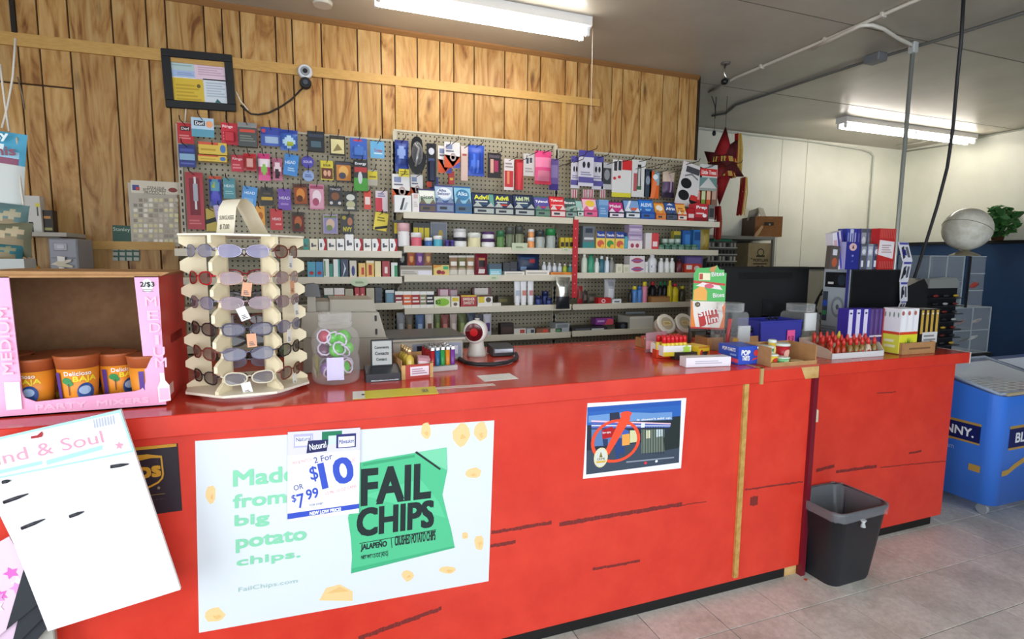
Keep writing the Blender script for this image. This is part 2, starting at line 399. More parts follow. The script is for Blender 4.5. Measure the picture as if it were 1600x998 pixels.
# ================================================================== LONG RED COUNTER
ZT, Z2 = 1.035, 1.0
c1 = thing('service_counter', 'long red laminate counter with posters taped to its front', 'counter', (0, 1.84, 0))
def loc1(mb, name, parent, off=(0, 1.84, 0), label=None):
    o = mb.build(name, parent, (-off[0], -off[1], -off[2]), label=label); return o
loc1(MB().box(-2.1, 1.843, 1.81, 2.70, ZT - .066, ZT, RED, .003).decal((-2.1, 1.81, ZT - .0004), (3.943, 0, 0), (0, .89, 0), [('r', 0.0, 0, 1, 1, REDTOP)]), 'countertop', c1)
loc1(MB().box(1.846, 2.185, 1.81, 2.70, ZT - .066, ZT, RED, .003).decal((1.846, 1.81, ZT - .066), (.339, 0, 0), (0, 0, .066), [('p', [(.66, 1), (1, 1), (1, 0), (.76, 0)], PLY), ('r', 0, .82, 1, 1, M('#b5503c', .6))]), 'countertop_flap', c1, label='counter flap section with bare plywood at its end')
loc1(MB().box(-2.1, 2.178, 1.84, 1.865, .05, ZT - .066, RED), 'front_panel', c1)
loc1(MB().box(-2.1, 2.10, 1.848, 1.865, 0, .06, M('#121212', .5)), 'kick_plate', c1)
loc1(MB().box(2.178, 2.204, 1.822, 2.66, 0, ZT - .006, M('#6f1626', .35)), 'end_panel', c1, label='maroon end panel with chipped edge')
loc1(MB().box(2.10, 2.177, 1.85, 1.88, 0, .062, PLY), 'plywood_block', c1)
loc1(MB().box(-2.1, -2.07, 1.865, 2.68, 0.0, ZT - .066, RED).box(-2.1, 2.17, 2.64, 2.66, 0.05, ZT - .066, M('#8a7357', .7)), 'back_panel', c1)
g = onY(1165, 605, 1.84)
loc1(MB().box(1.776, 1.80, 1.828, 1.841, .07, ZT - .067, noisy('gilt_strip', '#d0ab63', '#a9803c', 30, (.3, .7), .4)), 'joint_strip', c1, label='worn gold joint strip')
loc1(MB().box(1.836, 1.852, 1.802, 1.811, ZT - .07, ZT + .002, M('#b79a63', .5)).box(1.836, 1.852, 1.802, 1.96, ZT, ZT + .002, M('#b79a63', .5)), 'edge_tape', c1, label='tan edge tape')
def scuff(mb, pts, Y, col='#7c2a26'):                           # old tape residue and rub marks on the laminate
    for (x0, y0, x1, y1, h) in pts:
        a, b = onY(x0, y0, Y), onY(x1, y1, Y); n = max(3, int(abs(x1 - x0) / 5)); k = h * .0015
        for i in range(n):
            j0 = random.uniform(.9, 1.05)
            t0, t1 = i / n, (i + j0) / n; p, q = a.lerp(b, t0), a.lerp(b, min(1, t1)); j = random.uniform(-.0015, .0015); kk = k * random.uniform(.75, 1)
            mb.poly([(p.x, Y - .0006, p.z - kk + j), (q.x, Y - .0006, q.z - kk + j), (q.x, Y - .0006, q.z + kk + j), (p.x, Y - .0006, p.z + kk + j)], M(col, .6))
    return mb
for sc_ in ((768, 832, 862, 816, 5), (766, 853, 806, 846, 5), (874, 819, 1066, 787, 6.5), (1066, 789, 1104, 783, 1.5), (926, 889, 1000, 876, 4), (560, 997, 690, 950, 6),
            (1164, 765, 1255, 752, 3), (1172, 783, 1184, 781, 16)): loc1(scuff(MB(), [sc_], 1.84), 'tape_residue', c1)
c2 = thing('side_counter', 'shorter red counter set back beyond the maroon end panel', 'counter', (2.8, 1.955, 0))
o2 = (2.8, 1.955, 0)
loc1(MB().box(2.205, 3.465, 1.925, 2.68, Z2 - .06, Z2, RED, .003).decal((2.205, 1.925, Z2 - .0004), (1.26, 0, 0), (0, .755, 0), [('r', 0, 0, 1, 1, REDTOP)]), 'countertop', c2, o2)
loc1(MB().box(3.463, 3.469, 1.923, 2.68, Z2 - .062, Z2 + .001, M('#d9d5cc', .4)), 'edge_strip', c2, o2)
loc1(MB().box(2.205, 3.40, 1.955, 1.975, .05, Z2 - .06, RED).box(3.38, 3.40, 1.97, 2.66, .05, Z2 - .06, RED), 'front_panel', c2, o2)
loc1(MB().box(2.205, 3.33, 1.965, 1.985, 0, .06, M('#121212', .5)), 'kick_plate', c2, o2)
for sc_ in ((1275, 735, 1304, 727, 6), (1306, 737, 1370, 728, 6), (1375, 730, 1478, 720, 2), (1420, 708, 1440, 704, 4), (1370, 614, 1400, 612, 2)): loc1(scuff(MB(), [sc_], 1.955), 'tape_residue', c2, o2)
wp = [onY(x, y, 1.955) for x, y in ((1268, 632), (1277, 628), (1275, 638), (1279, 641), (1278, 659), (1268, 660), (1271, 645))]
loc1(MB().poly([(p.x, 1.9543, p.z) for p in wp], M('#d8cdb4', .8)), 'torn_label', c2, o2)

# ================================================================== SHELVING BEHIND THE COUNTER
YP, YS = 3.575, 3.28                                            # pegboard face, shelf front
XA, XB, XC, XD = onY(280, 250, YP).x, onY(616, 300, YP).x, onY(868, 300, YP).x, 2.872
ZPT = onY(616, 205, YP).z
SHELF_Z = {}
def gondola(x0, x1, ztop, shelves, label):
    t = thing('wall_shelving', label, 'shelving', ((x0 + x1) / 2, YP, 0)); q = ((x0 + x1) / 2, YP, 0)
    loc1(MB().box(x0, x1, YP, YP + .02, .1, ztop, PEG), 'pegboard', t, q)
    loc1(MB().box(x0, x1, YP - .004, YP + .022, ztop, ztop + .012, STEEL), 'top_rail', t, q)
    for X in (x0 + .006, x1 - .006):
        u = MB().box(X - .012, X + .012, YP - .012, YP + .001, .05, ztop, STEEL)
        for k in range(int((ztop - .34) / .035)): u.poly([(X - .004, YP - .0126, .3 + k * .035), (X + .004, YP - .0126, .3 + k * .035), (X + .004, YP - .0126, .32 + k * .035), (X - .004, YP - .0126, .32 + k * .035)], BLACK)
        loc1(u, 'upright', t, q)
    for z in shelves:
        s = MB().box(x0 + .006, x1 - .006, YS + .005, YP - .004, z - .022, z, STEEL)
        for X in (x0 + .004, x1 - .008): s.prism([(YS + .03, z - .02), (YP - .013, z - .02), (YP - .013, z - .085), (YP - .04, z - .085)], X, X + .004, STEEL, 'x')
        so = loc1(s, 'shelf', t, q)
        MB().box(x0 + .006, x1 - .006, YS, YS + .006, z - .034, z + .006, M('#d9d2bd', .4), .002).build('price_rail', so)
    return t
gl = gondola(XA, XB, onY(450, 208, YP).z, [onY(550, 393, YS).z, onY(550, 434, YS).z, onY(550, 476, YS).z, onY(600, 530, YS).z], 'cream pegboard shelving bay at the left with small hanging packs')
gm = gondola(XB, XC, ZPT, [onY(745, 336, YS).z + .0, onY(745, 387, YS).z, onY(745, 431, YS).z, onY(745, 480, YS).z, onY(790, 524, YS).z], 'cream pegboard shelving bay in the middle, left of the red clip strip')
gr = gondola(XC, XD, ZPT - .03, [onY(1000, 343, YS).z, onY(1000, 390, YS).z, onY(1000, 427, YS).z, onY(1000, 474, YS).z, onY(950, 516, YS).z], 'cream pegboard shelving bay at the right, beside the hanging pinata')
SH = {'L1': onY(550, 393, YS).z, 'L2': onY(550, 434, YS).z, 'L3': onY(550, 476, YS).z,
      'M1': onY(745, 336, YS).z, 'M2': onY(745, 387, YS).z, 'M3': onY(745, 431, YS).z, 'M4': onY(745, 480, YS).z, 'M5': onY(790, 524, YS).z,
      'R1': onY(1000, 343, YS).z, 'R2': onY(1000, 390, YS).z, 'R3': onY(1000, 427, YS).z, 'R4': onY(1000, 474, YS).z, 'R5': onY(950, 516, YS).z}

# ================================================================== LIGHTS ON THE CEILING
GLOW = emit('#fff6ea', TUBE_POWER)
def strip_light(label, x0, x1, y, joints):
    t = thing('strip_light', label, 'lamp', ((x0 + x1) / 2, y, ZC)); q = ((x0 + x1) / 2, y, ZC); w = .062
    loc1(MB().prism([(y - w, ZC), (y - w, ZC - .05), (y - w * .55, ZC - .062), (y + w * .55, ZC - .062), (y + w, ZC - .05), (y + w, ZC)], x0, x1, M('#e9e6e2', .35), 'x'), 'housing', t, q)
    segs = [x0 + .02] + joints + [x1 - .02]
    for a, b in zip(segs[:-1], segs[1:]):
        for dy in (-.038, .038):
            loc1(MB().lathe([(.0145, a + .02), (.0145, b - .02)], GLOW, 12, y + dy, ZC - .085, 0, 'x') if False else MB().tube([(a + .02, y + dy, ZC - .085), (b - .02, y + dy, ZC - .085)], .0145, GLOW, 12), 'tube', t, q)
    for X in segs:
        for dy in (-.038, .038):
            loc1(MB().box(X - .012, X + .012, y + dy - .012, y + dy + .012, ZC - .105, ZC - .055, M('#efefef', .4), .003), 'lamp_holder', t, q)
    return t
strip_light('twin tube strip light over the counter, nearest the wood wall', .38, 1.62, 3.06, [])
strip_light('twin tube strip light far off near the white walls', 4.98, 6.98, 4.08, [6.0])
pl = MB().tube([onY(926, 45, 3.06), onY(925, 110, 3.06), onY(923, 190, 3.06)], .0018, M('#e8e0d0'), 5)
pl.build('pull_cord', label='thin white pull cord hanging from the end of the strip light', cat='cord')
# conduits
def ceil_pts(pts, dz=.012): return [onZ(x, y, ZC - dz) for x, y in pts]
w1 = MB().tube(ceil_pts([(1108, 144), (1150, 121), (1290, 62), (1430, 1), (1500, -28)]), .011, M('#d8d3c8', .4), 8)
for x, y in ((1190, 104), (1290, 62), (1380, 23)):
    p = onZ(x, y, ZC - .012); w1.box(p.x - .018, p.x + .018, p.y - .008, p.y + .008, ZC - .026, ZC, M('#cfcac0', .4))
w1.build('ceiling_conduit', label='white conduit running straight along the ceiling', cat='conduit')
cp = ceil_pts([(1270, 76), (1300, 61), (1330, 47), (1345, 40), (1362, 39), (1380, 45), (1400, 58), (1420, 68), (1427, 72)], .03)
pp = onZ(1427, 72, ZC - .03)
dp = thing('drop_pipe', 'pale pipe that bends off the ceiling and drops to the side counter', 'pipe', (pp.x, pp.y, 0))
qd = (pp.x, pp.y, 0)
loc1(MB().tube(cp, .011, M('#d8d3c8', .4), 8), 'bend', dp, qd)
loc1(MB().box(pp.x - .022, pp.x + .022, pp.y - .022, pp.y + .022, ZC - .075, ZC - .005, M('#b9bdbb', .35), .006), 'elbow_fitting', dp, qd)
loc1(MB().tube([(pp.x, pp.y, ZC - .06), (pp.x, pp.y, 0.01)], .0125, M('#b3bab6', .3, .5), 10), 'vertical_pipe', dp, qd)
dk = MB().tube(ceil_pts([(1112, 181), (1134, 177), (1142, 171), (1150, 164), (1250, 130), (1350, 97), (1368, 92), (1480, 58), (1600, 20), (1680, -6)]), .010, M('#6a6a66', .5), 8)
dark = dk.build('dark_conduit', label='dark grey conduit with a junction box on the ceiling', cat='conduit')
jb = onZ(1368, 92, ZC - .03)
MB().box(jb.x - .045, jb.x + .045, jb.y - .055, jb.y + .055, ZC - .055, ZC, M('#74767a', .45), .006).build('junction_box', dark)
rc = MB().tube([(XE + .3, YB - .02, ZC - .02), (5.6, YB - .02, ZC - .025), (6.4, YB - .02, ZC - .05), (6.55, YB - .02, ZC - .075), (6.55 + .06, YB - .02, ZC - .12), (6.61, YB - .02, 1.45)], .011, M('#cfd0c4', .45), 8)
rc.build('wall_conduit', label='pale conduit along the top of the rear wall, turning down near the corner', cat='conduit')
r2 = MB().tube([onZ(1400, 228, ZC - .01), onZ(1440, 222, ZC - .01), onZ(1475, 213, ZC - .01), onZ(1500, 209, ZC - .01)], .009, M('#d8d8cc', .45), 8)
r2.build('lamp_conduit', label='short pale conduit joining the far strip light to the rear corner', cat='conduit')
r3 = MB().tube([(XR - .015, 4.9, ZC - .03), (XR - .015, 4.4, ZC - .04), (XR - .015, 3.95, ZC - .012), (XR - .015, 2.8, ZC - .012)], .009, M('#a9aa9e', .45), 8)
r3.build('cornice_cable', label='grey cable pinned along the top of the right wall', cat='cable')
yc_ = onZ(1506, -8, ZC).y
cb = MB().tube([onY(x, y, yc_ + (2.47 - yc_) * max(0, y / 505) ** 1.5) for x, y in ((1506, -8), (1502, 60), (1496, 120), (1489, 200), (1480, 262), (1465, 320), (1448, 375), (1430, 430), (1412, 480), (1404, 505))], .009, M('#26262a', .5), 8)
cb.build('hanging_cable', label='thick black cable hanging from the ceiling past the far lamp', cat='cable')
# small ceiling bits
p = onZ(504, 3, ZC)
MB().lathe([(.05, -.02), (.055, 0)], M('#cfc9bd', .4), 20, p.x, p.y, ZC).build('ceiling_rosette', label='round white cover plate on the ceiling above the wood wall', cat='cover plate')
# ================================================================== POSTERS AND SIGNS ON THE COUNTER FRONT
class Sheet:                                                    # a flat sheet standing in plane Y; marks are measured off the photograph
    def __init__(s, tl, tr, br, bl, Y, pts=None):
        q = [onY(*p, Y) for p in (bl, br, tr, tl)]; s.Y = Y
        s.O = q[0]; s.U = ((q[1] - q[0]) + (q[2] - q[3])) / 2; s.V = ((q[3] - q[0]) + (q[2] - q[1])) / 2
        s.O = (q[0] + q[1] + q[2] + q[3]) / 4 - s.U / 2 - s.V / 2
        s.V -= s.U * (s.V.dot(s.U) / s.U.length_squared)
    def uv(s, x, y):
        d = onY(x, y, s.Y) - s.O; return d.dot(s.U) / s.U.length_squared, d.dot(s.V) / s.V.length_squared
    def R(s, x0, y0, x1, y1, c): return ('r',) + s.uv(x0, y0) + s.uv(x1, y1) + (c,)
    def T(s, t, x0, y0, x1, y1, c, rot=0, bold=.02): return ('t', t) + s.uv(x0, y0) + s.uv(x1, y1) + (c, rot, bold)
    def E(s, x, y, rx, ry, c):
        u, v = s.uv(x, y); u2, _ = s.uv(x + rx, y); _, v2 = s.uv(x, y - ry); return ('e', u, v, abs(u2 - u), abs(v2 - v), c)
    def P(s, pts, c): return ('p', [s.uv(x, y) for x, y in pts], c)
    def build(s, name, base, ops, label, cat, thick=.0015, parts=()):
        c = s.O + s.U / 2; loc = Vector((c.x, s.Y, s.O.z)); mb = MB(); N = Vector((0, thick, 0))
        q = [s.O - loc, s.O + s.U - loc, s.O + s.U + s.V - loc, s.O + s.V - loc]
        mb.add(q + [p + N for p in q], [(0, 1, 2, 3), (7, 6, 5, 4), (0, 4, 5, 1), (1, 5, 6, 2), (2, 6, 7, 3), (3, 7, 4, 0)], base)
        mb.decal(s.O - loc, s.U, s.V, ops, .00003)
        o = mb.build(name, None, loc, None, label, cat)
        lf = len(ops) + 2
        for nm, po, lb in parts:
            for one in ([po[2 * i:2 * i + 2] for i in range(len(po) // 2)] if nm == 'printed_chip' else [[p_] for p_ in po] if nm == 'lettering' else [po]):
                MB().decal(s.O - loc, s.U, s.V, one, .00003, lf).build(nm, o, label=lb); lf += 2 if nm == 'printed_chip' else 0
            lf += len(po) if nm != 'lettering' else 3
        return o
K = lambda x, y: (280 + x / 2.788, 640 + y / 2.788)
S = Sheet((290, 690), (765, 657), (762, 908), (313, 988), 1.838)
PAPER = M('#dfe5ea', .4); MINT = M('#8ad6ae', .5); BAGG = M('#56c48f', .35); INK = M('#1d2a2c', .5)
CHIP = M('#f3cf93', .6); CHIP2 = M('#ebbf7c', .6)
def T(t, a, b, c, rot=0, bold=.03): return S.T(t, *K(*a), *K(*b), c, rot, bold)
chips = []
for x, y, rx, ry in ((138, 368, 24, 44), (155, 893, 48, 38), (1075, 92, 27, 40), (1230, 110, 40, 60), (1315, 95, 32, 46), (1280, 275, 40, 26), (1245, 548, 17, 18), (1307, 578, 25, 36), (1170, 697, 40, 20), (995, 722, 28, 26)):
    n = 11; q = [K(x + rx * math.cos(i * 6.283 / n) * random.uniform(.75, 1.05), y + ry * math.sin(i * 6.283 / n) * random.uniform(.75, 1.05)) for i in range(n)]
    chips += [S.P(q, CHIP), S.P([K(x + rx * (.1 + .55 * random.random() * math.cos(i * .9)), y + ry * (.2 + .5 * random.random() * math.sin(i * .9))) for i in range(7)], CHIP2)]
chips += [S.P([K(610, 830), K(755, 832), K(755, 790), K(700, 760), K(640, 775)], CHIP), S.P([K(640, 800), K(700, 770), K(740, 790)], CHIP2)]
bag = [S.P([K(*p) for p in ((765, 235), (860, 214), (1010, 190), (1165, 163), (1168, 260), (1146, 370), (1165, 450), (1184, 520), (1200, 600), (1000, 645), (870, 682), (748, 712), (753, 640), (748, 560), (735, 470), (752, 400))], BAGG),
       S.P([K(*p) for p in ((800, 246), (1026, 206), (1026, 194), (800, 232))], M('#3fa877', .4)),
       S.P([K(*p) for p in ((1040, 184), (1165, 163), (1168, 262), (1130, 245))], M('#7fd6ab', .35)),
       S.P([K(*p) for p in ((1026, 186), (1134, 262), (1140, 256), (1034, 180))], INK),
       S.P([K(*p) for p in ((752, 690), (1195, 592), (1200, 600), (748, 712))], M('#46b381', .4)),
       S.P([K(*p) for p in ((800, 372), (1050, 300), (1130, 400), (1160, 470), (1020, 430))], M('#62cf9a', .35)),
       T('FAIL', (790, 420), (1100, 228), INK, 0, .042), T('CHIPS', (772, 556), (1112, 390), INK, 0, .042),
       S.P([K(*p) for p in ((785, 580), (1118, 520), (1118, 523), (785, 583))], INK), S.P([K(*p) for p in ((921, 556), (924, 556), (928, 600), (925, 601))], INK),
       T('JALAPEÑO', (790, 618), (905, 563), INK, 0, .03), T('CRUSHED POTATO CHIPS', (938, 592), (1117, 524), INK, 0, .02),
       S.P([K(*p) for p in ((790, 640), (910, 612), (910, 614), (790, 642))], INK), T('NET WT 1.5 OZ (42 G)', (793, 656), (910, 616), INK, 0, .02)]
words = [T('Made', (235, 336), (512, 240), MINT, 0, .035), T('from', (235, 430), (466, 346), MINT, 0, .035), T('big', (242, 522), (392, 442), MINT, 0, .035), T('potato', (247, 624), (554, 518), MINT, 0, .035),
         T('chips.', (250, 692), (528, 606), MINT, 0, .035), T('FailChips.com', (258, 798), (515, 733), M('#a8c7bd', .5), 0, .01)]
S.build('chip_poster', PAPER, [], 'large white chip poster with a green FAIL CHIPS bag, taped to the counter front', 'poster', parts=[('printed_chip', chips, None), ('printed_bag', bag, 'green chip bag print with black lettering'), ('lettering', words, 'pale green lettering')])
S = Sheet((449, 677), (564, 666), (560, 803), (450, 812), 1.8315)
BLU = M('#3b55c4', .4); NVY = M('#4a4e9c', .4); PNK = M('#e79aa9', .5)
ops = [('r', 0, .74, 1, 1, M('#dcd8ef', .4)), ('p', [(0, .02), (1, .055), (1, .11), (0, .085)], BLU), ('t', 'NEW LOW PRICE!', .30, .043, .74, .085, WHITE, 2, .05),
       ('r', .08, .82, .34, .97, M('#b9b6d8', .4)), ('r', .10, .84, .32, .94, WHITE), ('t', 'Natural', .11, .89, .31, .935, NVY, 3), ('r', .46, .83, .74, .98, M('#1f7a55', .4)), ('r', .55, .83, .68, .93, M('#cfe6dc', .4)),
       ('r', .66, .78, .94, .94, M('#2c2f6e', .4)), ('r', .69, .79, .92, .91, WHITE), ('t', 'Milwaukee', .70, .83, .91, .88, NVY, 3), ('p', [(.25, .75), (.53, .76), (.55, .89), (.27, .89)], M('#25285c', .4)), ('t', 'Natural', .29, .79, .52, .86, WHITE, 8),
       ('t', 'MIX & MATCH', .06, .645, .32, .68, PNK, 8, 0), ('t', '2 For', .35, .645, .61, .715, M('#565f9f', .4), 11), ('t', '$', .30, .42, .41, .60, BLU, 11, .04), ('t', '10', .43, .35, .91, .66, BLU, 11, .07),
       ('t', 'OR', .08, .345, .21, .405, M('#565f9f', .4), 9), ('t', '$', .055, .20, .115, .295, BLU, 9, .03), ('t', '7', .13, .135, .23, .30, BLU, 9, .05), ('t', '99', .25, .225, .42, .345, BLU, 9, .04),
       ('t', 'FOR ONE*', .30, .145, .49, .172, NVY, 3, 0), ('t', '12 PK, 12 OZ CANS', .52, .275, .96, .315, PNK, 10, .005), ('t', 'TWO', .885, .60, .93, .66, PNK, 80, 0)]
S.build('price_sign', WHITE, ops, 'white 2 For $10 price sign overlapping the chip poster', 'sign')
S = Sheet((168, 704), (275, 692), (284, 798), (182, 811), 1.838)
GOLD = M('#c9942c', .4); BRN = M('#2b2229', .4)
J = lambda x, y: (200 + x / 8.32, 680 + y / 8.32)
ops = [S.P([J(-200, 185), J(630, 105), J(628, 145), J(-200, 225)], GOLD),
       S.P([J(-100, 330), J(-60, 300), J(100, 262), J(250, 245), J(440, 265), J(468, 500), J(455, 560), J(400, 620), J(245, 702), J(120, 660), J(-80, 600)], GOLD),
       S.P([J(-90, 350), J(140, 330), J(300, 295), J(422, 292), J(445, 500), J(430, 555), J(380, 605), J(240, 675), J(120, 640), J(-60, 580)], BRN),
       S.T('ups', *J(-20, 650), *J(425, 385), GOLD, 0, .05), S.E(*J(400, 682), 2.2, 2.2, M('#8a7a66', .5)), S.P([J(290, 775), J(480, 752), J(480, 758), J(290, 781)], M('#9a7a3c', .5)),
       S.T('drop off here.', *J(-190, 905), *J(487, 820), M('#a79c94', .5), 0, .01)]
S.build('parcel_sign', BRN, ops, 'dark brown shipping sign with a gold shield, half hidden by the tilted card', 'sign')
S = Sheet((913, 632), (1068, 620), (1064, 733), (911, 746), 1.838)
Q = lambda x, y: (900 + x / 6.656, 600 + y / 6.656)
DKB = M('#1b2a44', .35); W2 = M('#e6ecf5', .4); RG = M('#f2502f', .4)
ops = [S.P([Q(118, 240), Q(1095, 168), Q(1070, 815), Q(105, 940)], M('#26303e', .35)), S.P([Q(118, 240), Q(1095, 168), Q(1090, 330), Q(112, 430)], M('#2f66b8', .35)), S.P([Q(118, 240), Q(1095, 168), Q(1094, 215), Q(118, 290)], M('#2a5bb0', .35)),
       S.P([Q(130, 330), Q(500, 290), Q(800, 300), Q(1000, 290), Q(1000, 370), Q(130, 400)], M('#6f9ad0', .4)), S.P([Q(350, 300), Q(450, 290), Q(460, 370), Q(350, 380)], M('#2a3148', .4)),
       S.P([Q(160, 375), Q(985, 405), Q(985, 418), Q(160, 392)], M('#f3c9d6', .4)), S.P([Q(160, 392), Q(985, 418), Q(975, 450), Q(160, 460)], M('#5568b4', .35)), S.P([Q(160, 425), Q(985, 430), Q(985, 436), Q(160, 436)], W2),
       S.P([Q(160, 470), Q(520, 470), Q(520, 620), Q(160, 650)], M('#5d7fb2', .35)), S.P([Q(115, 690), Q(700, 600), Q(1075, 640), Q(1070, 815), Q(105, 940)], M('#3d4a5a', .4)), S.P([Q(680, 470), Q(920, 470), Q(920, 700), Q(680, 720)], M('#6e7a6c', .4)),
       S.P([Q(560, 480), Q(640, 480), Q(640, 600), Q(560, 610)], M('#d8d7a6', .4)), S.P([Q(730, 480), Q(775, 478), Q(775, 560), Q(730, 565)], M('#dfe0bb', .4)), S.P([Q(835, 470), Q(900, 468), Q(900, 540), Q(835, 550)], M('#c8d6d8', .4)),
       S.P([Q(1000, 380), Q(1060, 340), Q(1085, 330), Q(1075, 660), Q(920, 690), Q(910, 560), Q(960, 490)], M('#1f2c2b', .5))]
for k in range(9): ops.append(S.P([Q(690 + 27 * k, 440), Q(696 + 27 * k, 440), Q(696 + 27 * k, 725), Q(690 + 27 * k, 727)], M('#232a33', .4)))
person = [S.P([Q(405, 640), Q(440, 560), Q(490, 560), Q(505, 700), Q(480, 740), Q(455, 690), Q(445, 780), Q(415, 770)], M('#27457f', .4)), S.P([Q(275, 570), Q(330, 570), Q(330, 640), Q(285, 640)], M('#2c3a63', .4)),
          S.E(*Q(512, 500), 6, 4, M('#4062b4', .4)), S.P([Q(478, 525), Q(555, 512), Q(558, 628), Q(478, 640)], M('#f0a44c', .4)), S.P([Q(265, 480), Q(370, 440), Q(405, 470), Q(392, 545), Q(275, 572)], M('#b3141f', .4)), S.T('Open nightly', *Q(272, 518), *Q(362, 488), W2, 0, .02)]
u, v = S.uv(*Q(415, 590)); u2, _ = S.uv(*Q(665, 590)); _, v2 = S.uv(*Q(415, 365))
sl = [('o', u, v, abs(u2 - u), abs(v2 - v), .13, RG), S.P([Q(470, 330), Q(560, 315), Q(560, 370), Q(340, 735), Q(300, 700)], RG), S.E(*Q(520, 310), 9, 4.5, RG)]
badge = [S.E(*Q(257, 762), 10.8, 15.6, M('#e8d9a0', .4)), S.E(*Q(257, 762), 9.4, 14, M('#d8dcd0', .4)), S.P([Q(240, 760), Q(258, 700), Q(276, 760)], M('#8a7434', .4)), S.T('CRIME', *Q(218, 790), *Q(300, 762), M('#5b4a20', .4), 0, .02), S.P([Q(205, 800), Q(312, 790), Q(300, 812), Q(215, 822)], M('#d9b24a', .4))]
ptx = [         S.T("It doesn't add up.", *Q(632, 388), *Q(992, 335), WHITE, 0, .03), S.R(*Q(674, 452), *Q(716, 398), W2), ('l',) + S.uv(*Q(520, 822)) + S.uv(*Q(1020, 745)) + (1, M('#8d97a3', .5)), S.E(*Q(722, 818), 2.2, 2.2, M('#e8384a', .4)), S.E(*Q(835, 800), 2, 2, W2)]
S.build('crime_poster', M('#f1f1f6', .4), ops, 'white bordered night scene poster with a red prohibition ring, taped below the counter edge', 'poster', parts=[('printed_person', person, None), ('prohibition_ring', sl, 'orange red ring and slash'), ('printed_badge', badge, None), ('lettering', ptx, None)])
# tilted display card at the lower left
Y0 = 1.73
S = Sheet((-68, 692), (188, 640), (282, 920), (75, 986), Y0)
S = Sheet((-66, 694), (188, 640), (282, 921), (36, 994), Y0)
cw = M('#f6f3f2', .55); TEAL = M('#a9e0e2', .5); PK = M('#f09ab0', .5)
cc = [onY(*p, Y0) for p in ((-52, 700), (188, 640), (282, 921), (75, 986), (20, 846))]
mid = Vector((cc[0].x * .5 + cc[2].x * .5, Y0, .48))
mb = MB().prism([(p.x - mid.x, p.z - mid.z) for p in cc], 0, .012, cw)
card = mb.build('display_card', None, mid, None, 'big tilted white Mind & Soul incense display card leaning against the counter', 'display card')
ops = [S.P([(-50, 694), (188, 640), (189, 644), (-50, 698)], TEAL), S.P([(186, 643), (189, 643), (210, 704), (207, 705)], TEAL), S.P([(-20, 748), (207, 703), (208, 706), (-20, 751)], TEAL), S.T('Mind & Soul', -36, 734, 158, 672, PK, 0, .0),
       S.P([(72, 719), (160, 695), (160, 702), (74, 726)], TEAL), S.P([(0, 734), (66, 719), (66, 725), (0, 740)], TEAL), S.P([(58, 680), (66, 673), (68, 677), (60, 684)], M('#a3242e', .6)), S.P([(49, 681), (68, 678), (66, 682), (49, 685)], M('#a3242e', .6))]
for k in range(8): ops.append(S.P([(146 + k * 4.4, 655 - k), (148 + k * 4.4, 654.6 - k), (150 + k * 4.4, 668 - k), (148 + k * 4.4, 668.6 - k)], M('#aeb3c4', .5)))
st = [(187 + (7 if i % 2 == 0 else 3) * math.sin(i * math.pi / 5), 695 - (7 if i % 2 == 0 else 3) * math.cos(i * math.pi / 5)) for i in range(10)]; ops.append(S.P(st, PK))
MB().decal(S.O - mid, S.U, S.V, ops, .0003).build('lettering', card, label='pink and teal print')
for k, (x, y, w, a) in enumerate(((187, 727, 28, -.15), (25, 778, 38, -.35), (52, 818, 36, -.4), (120, 803, 22, -.35), (10, 752, 12, -.2))):
    p, q = onY(x - w / 2, y - a * w / 2 * 1.0, Y0 - .006), onY(x + w / 2, y + a * w / 2, Y0 - .006)
    MB().tube([p - mid, p.lerp(q, .55) - mid, q - mid], [.005, .005, .0015], M('#2b2a33', .4), 6).build('clip', card, label='dark clip end poking through the card')
for k, (dx, dy) in enumerate(((0, 0), (8, 34), (14, 62))):
    q = [(-60, 880 + dy), (14 + dx, 838 + dy * .5), (70 + dx * .3, 934 + dy * .75), (-10 + dx, 1000 + dy)]
    w = [onY(x, y, Y0 + .02 + .008 * k) for x, y in q]; m0 = Vector((w[0].x, Y0 + .02 + .008 * k, .4))
    o = MB().prism([(p.x - m0.x, p.z - m0.z) for p in w], 0, .005, M(('#e8c9dc', '#dfc2d6', '#efd7e2')[k], .4)).build('incense_packet', None, m0, None, ('pink flowered incense packet hanging behind the tilted card, front of three', 'middle incense packet of three behind the tilted card', 'rearmost and lowest incense packet of three behind the tilted card')[k], 'packet')
    fl = MB()
    for i in range(9):
        t, s_ = random.uniform(.1, .9), random.uniform(.15, .7); p = w[0].lerp(w[1], t).lerp(w[3].lerp(w[2], t), s_) - m0
        fl.poly([(p.x + .018 * (1 if j % 2 else .5) * math.cos(j * .628), -.0006 - .0002 * i, p.z + .018 * (1 if j % 2 else .5) * math.sin(j * .628)) for j in range(10)], M(random.choice(('#e06ac0', '#f19ad6', '#c86aa8', '#fbe8f2')), .5))
    t1, t2, t3 = w[2] - m0, w[3].lerp(w[2], .25) - m0, w[1].lerp(w[2], .45) - m0
    fl.poly([(t2.x, -.0032, t2.z), (t1.x, -.0032, t1.z), (t3.x, -.0032, t3.z)], M('#2f3237', .5)); fl.build('printed_flowers', o)
pst = thing('floor_stand', 'grey display post behind the tilted card at the picture edge', 'stand', (-.70, 1.786, 0))
MB().box(-.02, .02, -.01, .01, .03, 1.0, M('#a9a69c', .4), .003).build('post', pst)
MB().box(-.12, .12, -.10, .03, 0, .03, M('#8d8a82', .4), .006).build('base', pst)
# ================================================================== THINGS ON THE LONG COUNTER
def spot(x0, x1, yt, yb, z=ZT):                                 # base centre, width, height of what stands on plane z
    p = onZ((x0 + x1) / 2, yb, z); return p, metres(x1 - x0, p), onY((x0 + x1) / 2, yt, p.y).z - z
